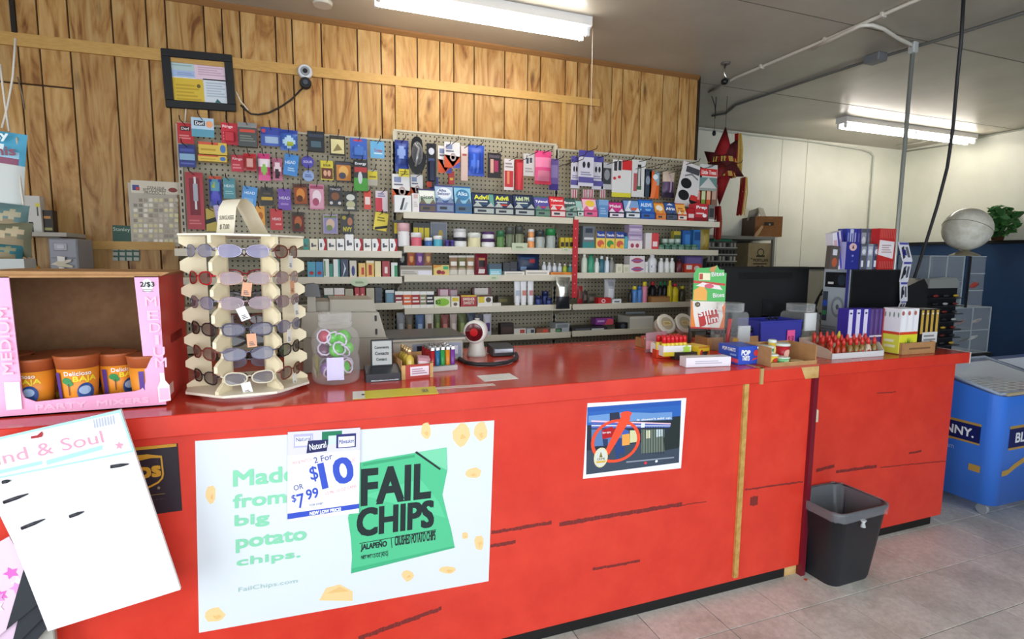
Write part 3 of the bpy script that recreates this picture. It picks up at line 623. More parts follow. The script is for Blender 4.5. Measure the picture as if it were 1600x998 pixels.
# ---- pink carton with cups
p0, p1 = onZ(-150, 661.5, ZT), onZ(275, 633, ZT); bz = ZT + .001
bxr, by = p1.x - .026, p1.y; bxl = bxr - .56; bh = onY(240, 432, by).z - ZT; bd = .36
PINK = noisy('pink_print', '#f4b6d6', '#f0a6cc', 8, (.3, .7), .45)
bt = thing('cup_carton', 'pink cardboard display carton of michelada cups with a cut-out front', 'carton', (bxl + .28, by, bz)); qb = (bxl + .28, by, bz)
a = onY(24, 500, by).x; b = onY(214, 500, by).x; zb = onY(120, 617, by).z
t_ = .004
# front frame: wide lower band and two side flaps around a round-cornered opening
rc_ = .03
fr = MB()
fr.prism([(bxl, bz), (bxr, bz), (bxr, bz + bh), (b + .0, bz + bh)] + [(b + .012, zb + rc_)] + [(b + .012 - rc_ * (1 - math.cos(t)), zb + rc_ - rc_ * math.sin(t)) for t in (.5, 1.0, 1.57)] +
         [(a + rc_, zb - .012), (a + rc_ * (1 - math.sin(1.0)), zb - .012 + rc_ * (1 - math.cos(1.0))), (a, zb + rc_ - .012), (a - .006, bz + bh), (bxl, bz + bh)], by, by + t_, PINK)
loc1(fr, 'front_panel', bt, qb)
loc1(MB().box(bxl, bxr, by + bd - t_, by + bd, bz, bz + bh, KRAFTD).box(bxl, bxl + t_, by + t_, by + bd, bz, bz + bh, KRAFTD), 'back_panel', bt, qb)
loc1(MB().box(bxl, bxr, by, by + bd, bz, bz + t_, KRAFTD), 'bottom_panel', bt, qb)
loc1(MB().box(bxr - t_, bxr, by + t_, by + bd, bz, bz + bh, KRAFTD).decal((bxr, by, bz), (0, bd, 0), (0, 0, bh), [('r', 0, 0, 1, 1, M('#c8372c', .5)), ('r', .08, .05, .3, .14, M('#e8b9b0', .5)), ('t', 'PARTY MIXERS', .3, .45, .8, .52, M('#a82a22', .5), 90)], .0006), 'side_panel', bt, qb, label='red printed side panel')
loc1(MB().prism([(bxl - .005, bz + bh), (bxr + .004, bz + bh), (bxr + .03, bz + bh + .012), (bxl + .1, bz + bh + .016)], by + .01, by + bd - .004, KRAFT).box(bxl, bxr, by, by + .012, bz + bh - .003, bz + bh + .003, KRAFT), 'top_flap', bt, qb, label='raw kraft top flap')
Bu, Bv = (bxr - bxl, 0, 0), (0, 0, bh)
fu = lambda x: (onY(x, 550, by).x - bxl) / (bxr - bxl); fv = lambda x, y: (onY(x, y, by).z - bz) / bh
WP = M('#fbe6f2', .45); WPL = M('#f8c4de', .5)
lop = [('t', 'PARTY  MIXERS', fu(48), fv(48, 642), fu(228), fv(228, 620), WPL, 0, .06), ('e', fu(237), fv(237, 446), .026, .05, WHITE), ('t', '2/$3', fu(226), fv(226, 449), fu(248), fv(248, 440), BLACK, 0, .03), ('l', fu(229), fv(229, 456), fu(246), fv(246, 451), 2, M('#8a8a8a', .5))]
for k, ch in enumerate('MEDIUM'):
    yb_ = (478, 500, 519, 538, 557, 574)[k]; nr = 6 if ch == 'I' else 0; lop.append(('t', ch, fu(232 + k * 2.0 + nr), fv(240, yb_), fu(250 + k * 2.0 - nr), fv(240, yb_ - 15), WPL, 0, .03 if not nr else 0))
lop += [('p', [(fu(x), fv(250, y)) for x, y in ((244, 628), (263, 626), (262, 602), (256, 594), (255, 582), (248, 582), (248, 595), (243, 604))], WP), ('r', fu(246), fv(250, 624), fu(261), fv(250, 606), WPL)]
lop += [('r', fu(3), fv(10, 640), fu(28), fv(20, 596), WP), ('t', 'MEDIUM', fu(2), fv(5, 585), fu(20), fv(5, 480), WPL, 90, .03)]
MB().decal((bxl - qb[0], -.0004, 0), Bu, Bv, lop, .0004).build('lettering', bt, label='white lettering and bottle outlines')
# cups
def cup_mesh(h=.118, rt=.041, rb=.031):
    return MB().lathe([(rb, 0), (rb + (rt - rb) * .72, h * .76)], M('#e8902c', .4), 22), MB().lathe([(rb + (rt - rb) * .7, h * .75), (rt * 1.01, h * .95), (rt * 1.06, h * .99), (rt * 1.0, h)], M('#a8572f', .45), 22), MB().lathe([(rt * .98, h * .985), (rt * .5, h * .992)], M('#d9b7a4', .4), 22)
def wrapdec(mb, ops, r, h, n=14, ang=1.15):                    # print wrapped on the front of a cup
    tmp = MB().decal((-1, 0, 0), (2, 0, 0), (0, 0, 1), ops, .004)
    vs = []
    for x, y, z in tmp.v:
        t = x * ang; rr = r(z) + .0004 - y * .1; vs.append((rr * math.sin(t), -rr * math.cos(t), z * h))
    b = len(mb.v); mb.v += vs
    for f, i, s_ in zip(tmp.f, tmp.mi, tmp.sm): mb.f.append(tuple(b + j for j in f)); mb.mi.append(mb._m(tmp.mats[i])); mb.sm.append(s_)
    return mb
YEL = M('#f4dc3a', .4); GRN = M('#2f8a4a', .4)
cops = [('t', 'Delicioso', .22, .64, .80, .72, WHITE, 0, .02), ('t', 'BAJA', .40, .50, .92, .63, YEL, 0, .05), ('e', .26, .55, .11, .06, GRN), ('e', .32, .50, .08, .05, GRN), ('r', .29, .28, .315, .5, M('#6b3d22', .5)), ('e', .66, .33, .19, .17, M('#2f4f8f', .4)), ('e', .64, .37, .13, .08, M('#9fb9d8', .4)), ('t', 'MICHELADAS', .38, .06, .98, .17, YEL, -8, .04), ('r', .0, .05, .12, .7, M('#5a3b90', .5))]
proto = [m.mesh('cup') for m in cup_mesh()]
pm = wrapdec(MB(), cops, lambda z: .0312 + .0075 * z, .118).mesh('cup_print')
for k, (x, dy, rz, s_, lb) in enumerate(((56, .075, -.35, 1.0, 'michelada cup behind the left edge of the carton opening'), (124, .052, .25, 1.06, 'front michelada cup in the middle of the carton opening'), (186, .10, .55, 1.02, 'michelada cup set back, right of the front one'), (232, .048, .9, 1.0, 'michelada cup mostly hidden by the right flap'),
                                    (92, .17, .3, 1.0, 'michelada cup in the second row of the carton, left of the front one'), (150, .19, -.2, 1.0, 'michelada cup in the second row of the carton, between two front cups'), (22, .18, .3, 1.0, 'michelada cup in the back left corner of the carton'))):
    Y = by + dy; P_ = onY(x, 600, Y); sc = s_ * 1.28
    cu = thing('michelada_cup', 'orange ' + lb, 'cup', (P_.x, Y, bz + t_), rz, 'cups in the pink carton'); cu.scale = (sc, sc, sc * 1.02)
    for nm, me, lb2 in (('cup_body', proto[0], None), ('seasoned_rim', proto[1], 'brown seasoned rim'), ('lid', proto[2], None), ('printed_label', pm, None)): same(nm, me, cu, label=lb2)
# ---- sunglasses rack
RC = Vector((-.190, 2.11, ZT)); rk = thing('sunglasses_rack', 'cream revolving countertop rack full of sunglasses', 'display rack', RC)
ztop = onY(378, 368, RC.y).z - ZT; Rr = metres(180, RC + Vector((0, 0, .5))) / 2; va = math.atan2(-RC.y, -RC.x)   # towards the viewer
CREAM = M('#eee0bd', .5); IVORY = M('#f3ecd9', .45)
MB().lathe([(Rr * .78, 0), (Rr * .8, .012)], WHITE, 32).build('turntable', rk)
def octo(z0, z1, r): return MB().prism([(r * math.cos(va + math.pi / 8 + i * math.pi / 4), r * math.sin(va + math.pi / 8 + i * math.pi / 4)) for i in range(8)], z0, z1, IVORY, 'z')
octo(.014, .022, Rr * 1.04).build('bottom_plate', rk); octo(ztop - .006, ztop, Rr * 1.03).build('top_plate', rk)
tiers = [onY(380, y, RC.y - .2).z - ZT for y in (397, 437, 473, 514, 552, 592)]
tiers = [ztop * f for f in (.888, .725, .575, .415, .265, .115)]
def board():                                                    # radial board with a notch for each tier
    pts = [(Rr * .58, .022), (Rr * .97, .022)]
    for z in reversed(tiers):
        pts += [(Rr * .97, z - .030), (Rr * .90, z - .020), (Rr * .78, z - .008), (Rr * .76, z + .006), (Rr * .86, z + .018), (Rr * .97, z + .03)]
    pts += [(Rr * .97, ztop - .006), (Rr * .58, ztop - .006)]
    return MB().prism(pts, -.006, .006, CREAM)
bm_ = board().mesh('board')
for k in range(6): same('notched_board', bm_, rk, (0, 0, 0), va + math.pi / 6 + k * math.pi / 3)
def lens_pts(cx, w, h, sgn, n=14):
    return [(cx + w * math.copysign(abs(math.cos(i * 6.283 / n)) ** .75, math.cos(i * 6.283 / n)), h * math.copysign(abs(math.sin(i * 6.283 / n)) ** .8, math.sin(i * 6.283 / n)) * (1 + .18 * sgn * math.cos(i * 6.283 / n))) for i in range(n)]
def glasses(fc, lc, tag, metal):
    fm = M(fc, .25, .6 if metal else 0); lm = M(lc, .06, 0, 0, .72, .7); fr = MB(); L = []
    for s_ in (-1, 1):
        pts = lens_pts(s_ * .034, .028, .0175, s_)
        cur = lambda x: .010 * (abs(x) / .065) ** 2
        ring = [(x, cur(x), z) for x, z in pts]
        fr.tube(ring + [ring[0], ring[1]], .0012 if metal else .0022, fm, 6, False)
        L.append(MB().add([(x, cur(x) + .0005, z) for x, z in pts], [range(len(pts))], lm))
        L.append(MB().tube([(s_ * .062, .009, .006), (s_ * .070, .016, .007), (s_ * .067, .07, .006), (s_ * .060, .115, .002), (s_ * .055, .135, -.014)], .0022, fm, 6))
    fr.tube([(-.007, .0, .004), (0, -.001, .007), (.007, .0, .004)], .002, fm, 6)
    return fr.mesh('frame'), [l.mesh('lens') for l in (L[0], L[2])], [l.mesh('temple') for l in (L[1], L[3])], tag
TAGS = {'w': '#f1efe9', 'o': '#e0a580'}
kinds = [('#b9b2cc', '#7d76a0', None, 1, 'silver rimmed pale violet'), ('#c6a090', '#9a7f86', 'o', 1, 'rose rimmed'), ('#b59aa4', '#8d747c', 'w', 1, 'mauve lens'), ('#4a4658', '#565066', 'o', 0, 'dark rimmed grey'), ('#70708c', '#6d6c80', None, 1, 'wide blue grey'), ('#d7cfb8', '#77757c', 'w', 0, 'cream rimmed'),
         ('#b81d26', '#5a2a30', None, 0, 'red rimmed'), ('#2c2426', '#3a2c30', None, 0, 'black rimmed'), ('#7a3a30', '#5b3a36', 'w', 0, 'brown rimmed'), ('#8f8fa8', '#7b7a92', 'w', 1, 'thin steel rimmed')]
km = [glasses(k[0], k[1], k[2], k[3]) for k in kinds]
tagm = {k: MB().box(-.012, .012, -.0004, .0004, -.05, -.012, M(c, .5)).decal((-.012, -.0005, -.05), (.024, 0, 0), (0, 0, .038), [('l', .2, .1, .8, .45, 3, M('#6a5a5a', .5))], .0003).tube([(0, 0, -.013), (0, .004, 0)], .0005, WHITE, 4).mesh('price_tag') for k, c in TAGS.items()}
tn = ('top', 'second', 'third', 'fourth', 'fifth', 'lowest'); fn = {0: 'front face', -1: 'left face', 1: 'right face', 3: 'far face'}
pick = {0: (0, 1, 2, 3, 4, 5), -1: (9, 6, 9, 7, 8, 7), 1: (8, 1, 2, 9, 7, 8), 3: (7, 6, 7, 8, 7, 9)}
for fc in (0, -1, 1, 3):
    for k, z in enumerate(tiers):
        kk = pick[fc][k]; frm, lens, tmp, tg = km[kk]; an = va + fc * math.pi / 3
        r = Rr * .80
        g_ = thing('sunglasses', f'{kinds[kk][4]} sunglasses on the {tn[k]} tier of the rack, {fn[fc]}', 'sunglasses', (RC.x + r * math.cos(an), RC.y + r * math.sin(an), ZT + z + .006), an + math.pi / 2 + random.uniform(-.04, .04), 'sunglasses on the rack')
        w_ = 1.18; g_.scale = (w_, .9, 1.15)
        same('frame', frm, g_); [same('lens', l, g_) for l in lens]; [same('temple', l, g_) for l in tmp]
        if tg and fc in (0, 1): same('price_tag', tagm[tg], g_, (random.uniform(-.02, .025), -.004, 0), (0, random.uniform(-.4, .4), 0), label='white price tag' if tg == 'w' else 'peach price tag')
# price card bent over the rack top
d_ = Vector((math.cos(.78), math.sin(.78), 0)); e_ = Vector((math.sin(.78), -math.cos(.78), 0)); h_ = .115
prof = [(-.062, 0), (-.055, .04), (-.047, .09), (-.03, h_), (-.008, h_ + .006), (.02, h_ - .012), (.045, .06), (.075, .012), (.09, 0)]
o3 = Vector((-.005, -.02, ztop)); vs = []
for s_ in (-.042, .042):
    for a_, z in prof: vs.append(o3 + d_ * a_ + e_ * s_ + Vector((0, 0, z)))
n = len(prof); sg = MB().add(vs, [(i, i + 1, i + 1 + n, i + n) for i in range(n - 1)], M('#f4ead2', .6), True)
O_ = vs[0] - d_ * .0012; U_ = vs[n] - vs[0]; V_ = vs[2] - vs[0]
sg.decal(O_, U_, V_, [('t', 'SUN', .12, .55, .40, .70, BLACK, 0, 0), ('t', 'GLASSES', .45, .55, .92, .70, BLACK, 0, 0), ('t', '$ 7.00', .2, .18, .72, .38, BLACK, 0, 0)], .0003)
so = sg.build('price_card', None, RC, None, 'white SUN GLASSES $7.00 card bent over the rack top', 'sign')
# ---- candy jar
p, w, h = spot(487, 562, 486, 603); R_ = w / 2
jr = thing('candy_jar', 'clear plastic jar full of shelled ring candies beside the sunglasses rack', 'jar', (p.x + .008, p.y + R_, ZT))
h = onY(522, 488, p.y + R_).z - ZT
cl = clear('#ffffff', .16, .05)
prof = [(R_ * .86, .001), (R_ * .98, h * .05), (R_, h * .15), (R_ * .97, h * .36), (R_ * .9, h * .41), (R_ * .97, h * .46), (R_, h * .6), (R_ * .92, h * .72), (R_ * .7, h * .78), (R_ * .68, h * .8)]
MB().lathe(prof, cl, 28).build('jar_body', jr)
MB().lathe([(R_ * .68, h * .8), (R_ * .7, h * .82), (R_ * .7, h * .87), (R_ * .66, h * .88), (R_ * .7, h * .9), (R_ * .7, h * .97), (R_ * .67, h)], clear('#ffffff', .22, .05), 28).build('screw_neck', jr)
wrapdec(MB(), [('r', 0, .08, .55, .40, M('#c9c43a', .5)), ('r', .05, .1, .5, .2, M('#ece6d0', .5)), ('r', .72, .08, 1, .4, M('#d0c8e6', .5))], lambda z: R_ + .0004, h, ang=1.2).build('paper_label', jr, rot=(0, 0, -.95))
cands = [('#7a3f8f', 'purple'), ('#5dbb3c', 'green'), ('#5dbb3c', 'green'), ('#b82f4a', 'red'), ('#8a4fa0', 'violet'), ('#6cc04a', 'lime'), ('#d8823a', 'orange'), ('#6a2f58', 'plum')]
spots_ = [(-.028, -.02, .05, 4), (.02, -.035, .055, 1), (.03, .02, .05, 3), (-.02, .03, .055, 7), (.0, -.036, .115, 1), (-.036, -.006, .11, 7), (.034, -.012, .118, 5), (.01, .03, .115, 6), (-.012, -.02, .155, 2), (.024, -.026, .158, 1), (-.03, -.018, .16, 3)]
q_ = R_ / .083; hq = h / .24
for k, (x, y, z, c) in enumerate(spots_):
    o = MB().ball((0, 0, 0), .027 * q_, M(cands[c][0], .2, 0, 0, 1, .6), 12, 8, 1, .8, 1).build('ring_candy', None, (jr.location.x + x * q_ * 1.1, jr.location.y + y * q_ * 1.1, ZT + z * hq), (random.uniform(-.5, .5), 0, random.uniform(-1, 1)), f'{cands[c][1]} shelled ring candy in the clear jar, {("bottom layer", "middle layer", "top layer")[0 if z < .08 else 1 if z < .14 else 2]}{(", left", ", front", ", right", ", rear")[k % 4]}', 'candy', 'ring candies in the jar')
    MB().tube([(.024 * q_ * math.cos(i * .7), -.02 * q_, .024 * q_ * math.sin(i * .7)) for i in range(10)], .0035 * q_, M('#e7d9ee', .15, 0, 0, .8), 6).build('ring', o)
# ---- till
GREY = M('#a8a091', .5); GREY2 = M('#978f80', .5)
TY = 2.30
def sil(pts, Y): return [(onY(x, y, Y).x, max(ZT + .002, onY(x, y, Y).z)) for x, y in pts]
rg = thing('cash_register', 'beige cash register behind the candy jar', 'cash register', (onY(540, 580, TY).x, TY, ZT)); qr = tuple(rg.location)
loc1(MB().prism(sil([(474, 588), (612, 588), (612, 535), (606, 528), (474, 528)], TY), TY, TY + .36, GREY2), 'drawer_body', rg, qr)
loc1(MB().prism(sil([(470, 528), (604, 528), (592, 488), (472, 488)], TY + .02), TY + .02, TY + .34, GREY), 'main_housing', rg, qr)
loc1(MB().prism(sil([(516, 488), (588, 488), (583, 468), (516, 468)], TY + .05), TY + .05, TY + .3, GREY).box(onY(516, 480, TY + .05).x - .002, onY(517, 480, TY + .05).x, TY + .045, TY + .05, onY(516, 527, TY + .05).z, onY(516, 468, TY + .05).z, GREY2), 'printer_cover', rg, qr)
loc1(MB().prism(sil([(494, 488), (516, 488), (516, 471), (494, 471)], TY + .06), TY + .06, TY + .28, GREY2), 'printer_housing', rg, qr)
loc1(MB().prism(sil([(480, 490), (494, 490), (493, 462), (480, 462)], TY + .04), TY + .04, TY + .08, GREY), 'display_post', rg, qr)
loc1(MB().prism(sil([(477, 463), (501, 464), (498, 446), (491, 443), (479, 444), (474, 454)], TY + .02), TY + .02, TY + .10, M('#4a4644', .35)), 'customer_display', rg, qr, label='dark customer display head')
for x, y in ((587, 497), (588, 518)):
    a_ = onY(x, y, TY + .02); loc1(MB().box(a_.x - .004, a_.x + .004, TY + .014, TY + .021, a_.z - .012, a_.z + .012, DARK, .002), 'latch', rg, qr)
# ---- small black sign
p, w, h = spot(573, 626, 533, 596)
sn = thing('counter_sign', 'small black plastic sign holder reading Comments on the red counter', 'sign', (p.x, p.y, ZT))
MB().prism([(0, 0), (.085, 0), (.085, .05), (.06, .055), (0, .030)], -w / 2, w / 2, M('#2b2d33', .35), 'x').decal((-w * .36, -.0002, .002), (w * .8, 0, 0), (0, .003, .026), [('r', 0, .05, 1, .98, M('#b9bcc0', .4)), ('t', 'A.J. Distributing', .1, .55, .9, .85, INK, 0, 0), ('t', 'Co. Santa Fe', .12, .12, .85, .42, INK, 0, 0)], .0004).build('base', sn)
MB().box(-w * .31, w * .34, .05, .058, .04, h, M('#1d1f24', .35), .002).decal((-w * .27, .0498, h * .36), (w * .57, 0, 0), (0, 0, h * .60), [('r', 0, 0, 1, 1, M('#aeb0ac', .4)), ('t', 'Comments,', .12, .66, .88, .80, INK, 0, .02), ('t', 'Contacts', .14, .42, .84, .56, INK, 0, .02), ('t', 'Contact', .2, .18, .74, .30, INK, 0, .02)], .0004).build('sign_panel', sn)
# ---- little bottles in a tray
p, w, h = spot(627, 678, 560, 591)
tr = thing('bottle_tray', 'small open card tray of gold capped sample bottles', 'tray', (p.x, p.y, ZT), .12)
MB().box(-w / 2, w / 2, 0, .003, 0, .055, M('#b3443c', .6)).decal((-w / 2, 0, 0), (w, 0, 0), (0, 0, .055), [('r', 0, 0, .12, 1, PLY), ('r', .9, 0, 1, 1, PLY), ('r', .27, .2, .86, .85, M('#ecdfe6', .5)), ('l', .32, .3, .8, .75, 3, M('#b08a9c', .5))], .0004).build('front', tr)
MB().box(-w / 2, -w / 2 + .003, .003, .14, 0, .075, KRAFT).box(w / 2 - .003, w / 2, .003, .14, 0, .06, KRAFT).box(-w / 2, w / 2, .14, .143, 0, .08, KRAFT).box(-w / 2, w / 2, .003, .14, 0, .003, KRAFT).build('tray_walls', tr)
for k in range(4):
    b_ = MB().lathe([(.016, 0), (.017, .05), (.016, .072), (.008, .082), (.008, .088)], M('#d9bb4e', .12, 0, 0, .85, .6), 14).build('sample_bottle', None, (p.x - w * .2 - .003 * k, p.y + .024 + .034 * k, ZT + .004), .2, ('front', 'second', 'third', 'rearmost')[k] + ' gold capped sample bottle in the small card tray', 'bottle', 'sample bottles in the card tray')
    MB().lathe([(.0165, .012), (.0168, .034)], M('#f0e6cf', .5), 14).build('label', b_); MB().lathe([(.0095, .086), (.0095, .108), (.006, .111)], M('#d8b98c', .25, .7), 12).build('cap', b_)
for k in range(3):
    MB().pillow(.05, .07, .02, [('r', 0, .4, 1, .7, '#efd8dd'), ('e', .5, .3, .3, .2, '#8c3246')], '#c9929c', 5, 5).build('candy_sachet', None, (p.x + w * .22 + .004 * k, p.y + .02 + .03 * k, ZT + .004), (-.3, .15, .1), ('front', 'middle', 'rear')[k] + ' pink sachet beside the sample bottles', 'sachet', 'sachets in the card tray')
# ---- lighters
p, w, h = spot(672, 717, 541, 580)
lt = thing('lighter_tray', 'pale plastic tray holding rows of coloured lighters', 'tray', (p.x, p.y, ZT), .1)
MB().box(-w / 2, w / 2, 0, .15, 0, .022, M('#c9c3c0', .4), .003).build('tray_base', lt)
lc = [('#b3202a', 'red'), ('#2f6f9c', 'blue'), ('#2f9a4e', 'green'), ('#d98a22', 'orange'), ('#7a3f98', 'purple')]
lb_m = [(MB().lathe([(.0095, 0), (.0105, .004), (.0105, .062)], M(c, .25), 10, sy=.7).mesh('lighter_body'), c) for c, _ in lc]
lcap = MB().box(-.0085, .0085, -.006, .006, .062, .078, M('#c9c9c9', .25, .9), .002).mesh('lighter_cap')
for r_ in range(4):
    for k in range(5):
        lo = same('lighter', lb_m[k][0], None, (p.x + (k - 2) * w * .185 + .0 - math.sin(.1) * (.022 + r_ * .036), p.y + .022 + r_ * .036 + math.sin(.1) * (k - 2) * w * .185, ZT + .0222), .1, label=f'{lc[k][1]} lighter with metal top, {("front", "second", "third", "rear")[r_]} row of the lighter tray', cat='lighter', group='lighters in the tray')
        same('metal_cap', lcap, lo, label='steel lighter cap')
# ---- scale, scanner, card pad
SY = 2.38
sc_ = thing('counter_scale', 'flat beige weighing scale with a dark platter', 'scale', (onY(670, 560, SY).x, SY, ZT)); qs = tuple(sc_.location)
x0, x1 = onY(612, 550, SY).x, onY(724, 550, SY).x; zp = onY(660, 526, SY).z
loc1(MB().box(x0, x1, SY, SY + .26, ZT + .002, zp - .022, M('#bdb6a6', .45), .008).decal((x0, SY, ZT), (x1 - x0, 0, 0), (0, 0, zp - .022 - ZT), [('r', .28, .2, .97, .9, M('#8d94a6', .35)), ('r', .34, .3, .62, .8, M('#2c333c', .2)), ('r', .68, .35, .92, .75, M('#c8ccd6', .3))], .0004), 'body', sc_, qs)
loc1(MB().box(x0 - .015, x1 + .01, SY - .005, SY + .27, zp - .020, zp - .008, M('#c5beae', .4), .004).box(x0 - .02, x1 + .012, SY - .006, SY + .275, zp - .008, zp, M('#4b4a48', .35), .003), 'platter', sc_, qs, label='dark weighing platter')
p, w, h = spot(735, 764, 504, 558)
sn2 = thing('barcode_scanner', 'white hands-free barcode scanner with a red window, on the counter', 'scanner', (p.x, p.y + .05, ZT), -.55)
MB().lathe([(.048, 0), (.046, .01), (.036, .05), (.03, .085)], M('#d9d5cb', .35), 18).build('stand', sn2)
MB().lathe([(.045, -.05), (.055, -.04), (.054, .0), (.044, .045), (.02, .065)], M('#e4e0d8', .3), 22, 0, 0, .118, 'y').build('head', sn2)
MB().lathe([(.041, -.0535), (.043, -.050)], M('#5c0d12', .08, 0, 0, 1, .8), 22, 0, 0, .118, 'y').lathe([(.018, -.0545), (.02, -.053)], M('#c02024', .15), 16, .0, 0, .118, 'y').build('scan_window', sn2, label='dark red scan window')
MB().lathe([(.012, 0), (.012, .006)], M('#cfcbc2', .4), 10, 0, .01, .172).build('button', sn2)
p, w, h = spot(770, 804, 537, 557)
pd = thing('card_reader', 'small dark card reader with a silver front on the counter', 'card reader', (p.x, p.y, ZT), -.05)
MB().prism([(0, .004), (.11, .004), (.11, .05), (0, .042)], -w / 2, w / 2, M('#3b3d42', .35), 'x').build('body', pd)
MB().box(-w * .45, w * .45, -.003, .004, .018, .038, M('#b9bcc4', .25, .6), .002).build('front_plate', pd, label='silver front plate')
MB().tube([onZ(x, y, ZT + .010) for x, y in ((806, 552), (808, 557), (803, 562), (792, 566), (770, 569), (745, 569), (728, 566), (718, 560), (722, 553))], .009, M('#2c2a2c', .5), 8).build('scanner_cable', label='thick dark cable looping on the red counter below the scanner', cat='cable')
# ---- flat papers
def flat(name, pts, ops, base, label, cat, U=None):
    w = [onZ(x, y, ZT + .0004) for x, y in pts]; c = sum(w, Vector()) / len(w)
    mb = MB().prism([(p.x - c.x, p.y - c.y) for p in w], 0, .0008, base, 'z')
    if ops: mb.decal(w[0] - c + Vector((0, 0, .0008)), w[1] - w[0], w[3] - w[0], ops, .0003)
    return mb.build(name, None, c, None, label, cat)
flat('shelf_strip', [(551, 624), (685, 615), (680, 603.5), (551, 612)], [('r', .0, 0, .14, 1, WHITE), ('e', .12, .5, .02, .1, BLACK), ('r', .82, .3, .9, .7, M('#b9b060', .5)), ('t', '21', .83, .35, .89, .65, BLACK, 0, 0)], M('#e6d83a', .4), 'yellow shelf strip stuck flat on the counter edge', 'label strip')
flat('paper_slip', [(757, 596), (810, 591.5), (796, 583), (745, 587)], None, WHITE, 'blank white slip of paper lying on the red counter', 'paper')
flat('clear_tape', [(681, 608), (775, 602), (770, 599), (681, 605)], [('l', .02, .2, .98, .8, 2, M('#e8b9b0', .4))], M('#efd9d2', .4), 'strip of whitish tape on the counter beside the yellow strip', 'tape')
# ---- things near the counter flap
def crate(name, label, x0, x1, yt, yb, z, d, mat, ops=(), rz=0, wall=.004, cat='box', lip=None, back=None):
    p, w, h = spot(x0, x1, yt, yb, z); t = thing(name, label, cat, (p.x, p.y, z), rz); hb = back or h
    MB().box(-w / 2, w / 2, 0, wall, 0, lip or h, mat).decal((-w / 2, 0, 0), (w, 0, 0), (0, 0, lip or h), list(ops), .0004).build('front', t)
    MB().box(-w / 2, -w / 2 + wall, wall, d, 0, hb, mat).build('side', t); MB().box(w / 2 - wall, w / 2, wall, d, 0, hb, mat).build('side', t)
    MB().box(-w / 2, w / 2, d, d + wall, 0, hb, mat).build('back', t); MB().box(-w / 2 + wall, w / 2 - wall, wall, d, 0, wall, mat).build('bottom', t)
    return t, p, w, h
def carton(name, label, x0, x1, yt, yb, z, d, base, ops, rz=0, cat='box', side=None, group=None):
    p, w, h = spot(x0, x1, yt, yb, z)
    mb = MB().box(-w / 2, w / 2, 0, d, 0, h, base, .001).decal((-w / 2, 0, 0), (w, 0, 0), (0, 0, h), list(ops), .0004)
    if side: mb.decal((-w / 2, d, 0), (0, -d, 0), (0, 0, h), list(side), .0004)
    return mb.build(name, None, (p.x, p.y, z), rz, label, cat, group)
BL = M('#2f52c0', .35); STR = M('#d63a3c', .4)
carton('pastry_carton', 'blue toaster pastry carton with a torn open top, at the counter flap', 1149, 1192, 541, 569, ZT + .001, .13, BL, [('t', 'POP', .12, .50, .52, .80, WHITE, -4, .05), ('t', 'TARTS', .16, .22, .50, .48, WHITE, -4, .04), ('p', [(.60, .2), (.92, .32), (.95, .44), (.64, .3)], STR), ('e', .78, .62, .11, .17, STR), ('r', .97, 0, 1, 1, WHITE)], -.02, side=[('t', 'POP-TARTS', .2, .68, .85, .88, WHITE, 0, .04), ('p', [(0, .14), (1, .10), (1, .3), (0, .42)], M('#e8506e', .4)), ('l', .05, .2, .6, .32, 1, WHITE), ('r', .6, .46, .9, .56, M('#8fb0ee', .4))])
carton('candy_carton', 'yellow candy carton beside the blue pastry cartons', 1087, 1112, 541, 560, ZT + .001, .10, M('#e8c62a', .4), [('e', .3, .45, .14, .28, STR), ('r', 0, .85, 1, 1, M('#c9872c', .4)), ('r', .5, .3, .9, .6, M('#b33a2a', .4))], .15)
carton('flat_box', 'flat white box at the edge of the counter in front of the pastry cartons', 1068, 1146, 558, 573, ZT + .001, .055, M('#e9e6ee', .35), [('l', .2, .3, .8, .7, 2, M('#b9b6c4', .5))], -.14)
carton('flat_box', 'flat dark box lying behind the flat white box', 1053, 1108, 550, 561, ZT + .001, .05, M('#2f2a26', .4), [('r', .1, .3, .9, .7, M('#5d5a44', .5)), ('r', .3, .35, .6, .65, M('#7f8458', .5))], -.12)
carton('flat_box', 'flat orange red box at the left of the snack boxes', 1025, 1053, 547, 559, ZT + .001, .05, M('#d8431f', .4), [('t', 'Smile', .3, .35, .7, .65, M('#f4b79a', .5), 0, .02)], -.2)
# dextrose candies in a card tray
t, p, w, h = crate('candy_tray', 'white card tray of red capped candy tubes with a lime price star', 1034, 1082, 540, 556, ZT + .016, .12, WHITE, [('r', 0, .0, 1, .4, M('#e8d23a', .4))], -.12)
MB().prism([(.014 * (1 if i % 2 else .65) * math.cos(i * .524) * 1.6, .014 * (1 if i % 2 else .65) * math.sin(i * .524) * 1.6) for i in range(12)], -.004, -.002, M('#b5e04a', .4)).build('price_star', t, (w * .33, 0, .03), label='lime price star')
cm = MB().lathe([(.011, 0), (.012, .05), (.009, .056)], M('#f0d64a', .35), 10).mesh('candy_tube'); ccap = MB().lathe([(.010, .055), (.0105, .078), (.007, .088)], M('#d2232a', .3), 10).mesh('cap')
for k in range(12):
    o = same('candy_tube', cm, None, (p.x - w * .40 + (k % 6) * w * .16, p.y + .025 + (k // 6) * .045, ZT + .0205), 0, label=f'yellow candy tube with red cap, {("first", "second", "third", "fourth", "fifth", "sixth")[k % 6]} from left, {("front", "back")[k // 6]} row of candy tray', cat='candy', group='candy tubes in the white tray')
    same('cap', ccap, o, label='red cap')
MB().pillow(.15, .10, .08, [('r', 0, .3, 1, .5, '#e8a9b4'), ('e', .6, .6, .2, .3, '#d8d0c4')], '#b98a94', 6, 5).build('snack_bag', None, (p.x + .03, p.y + .21, ZT + .001), (0, 0, .2), 'crinkled pinkish clear candy bag lying behind the candy tubes', 'bag')
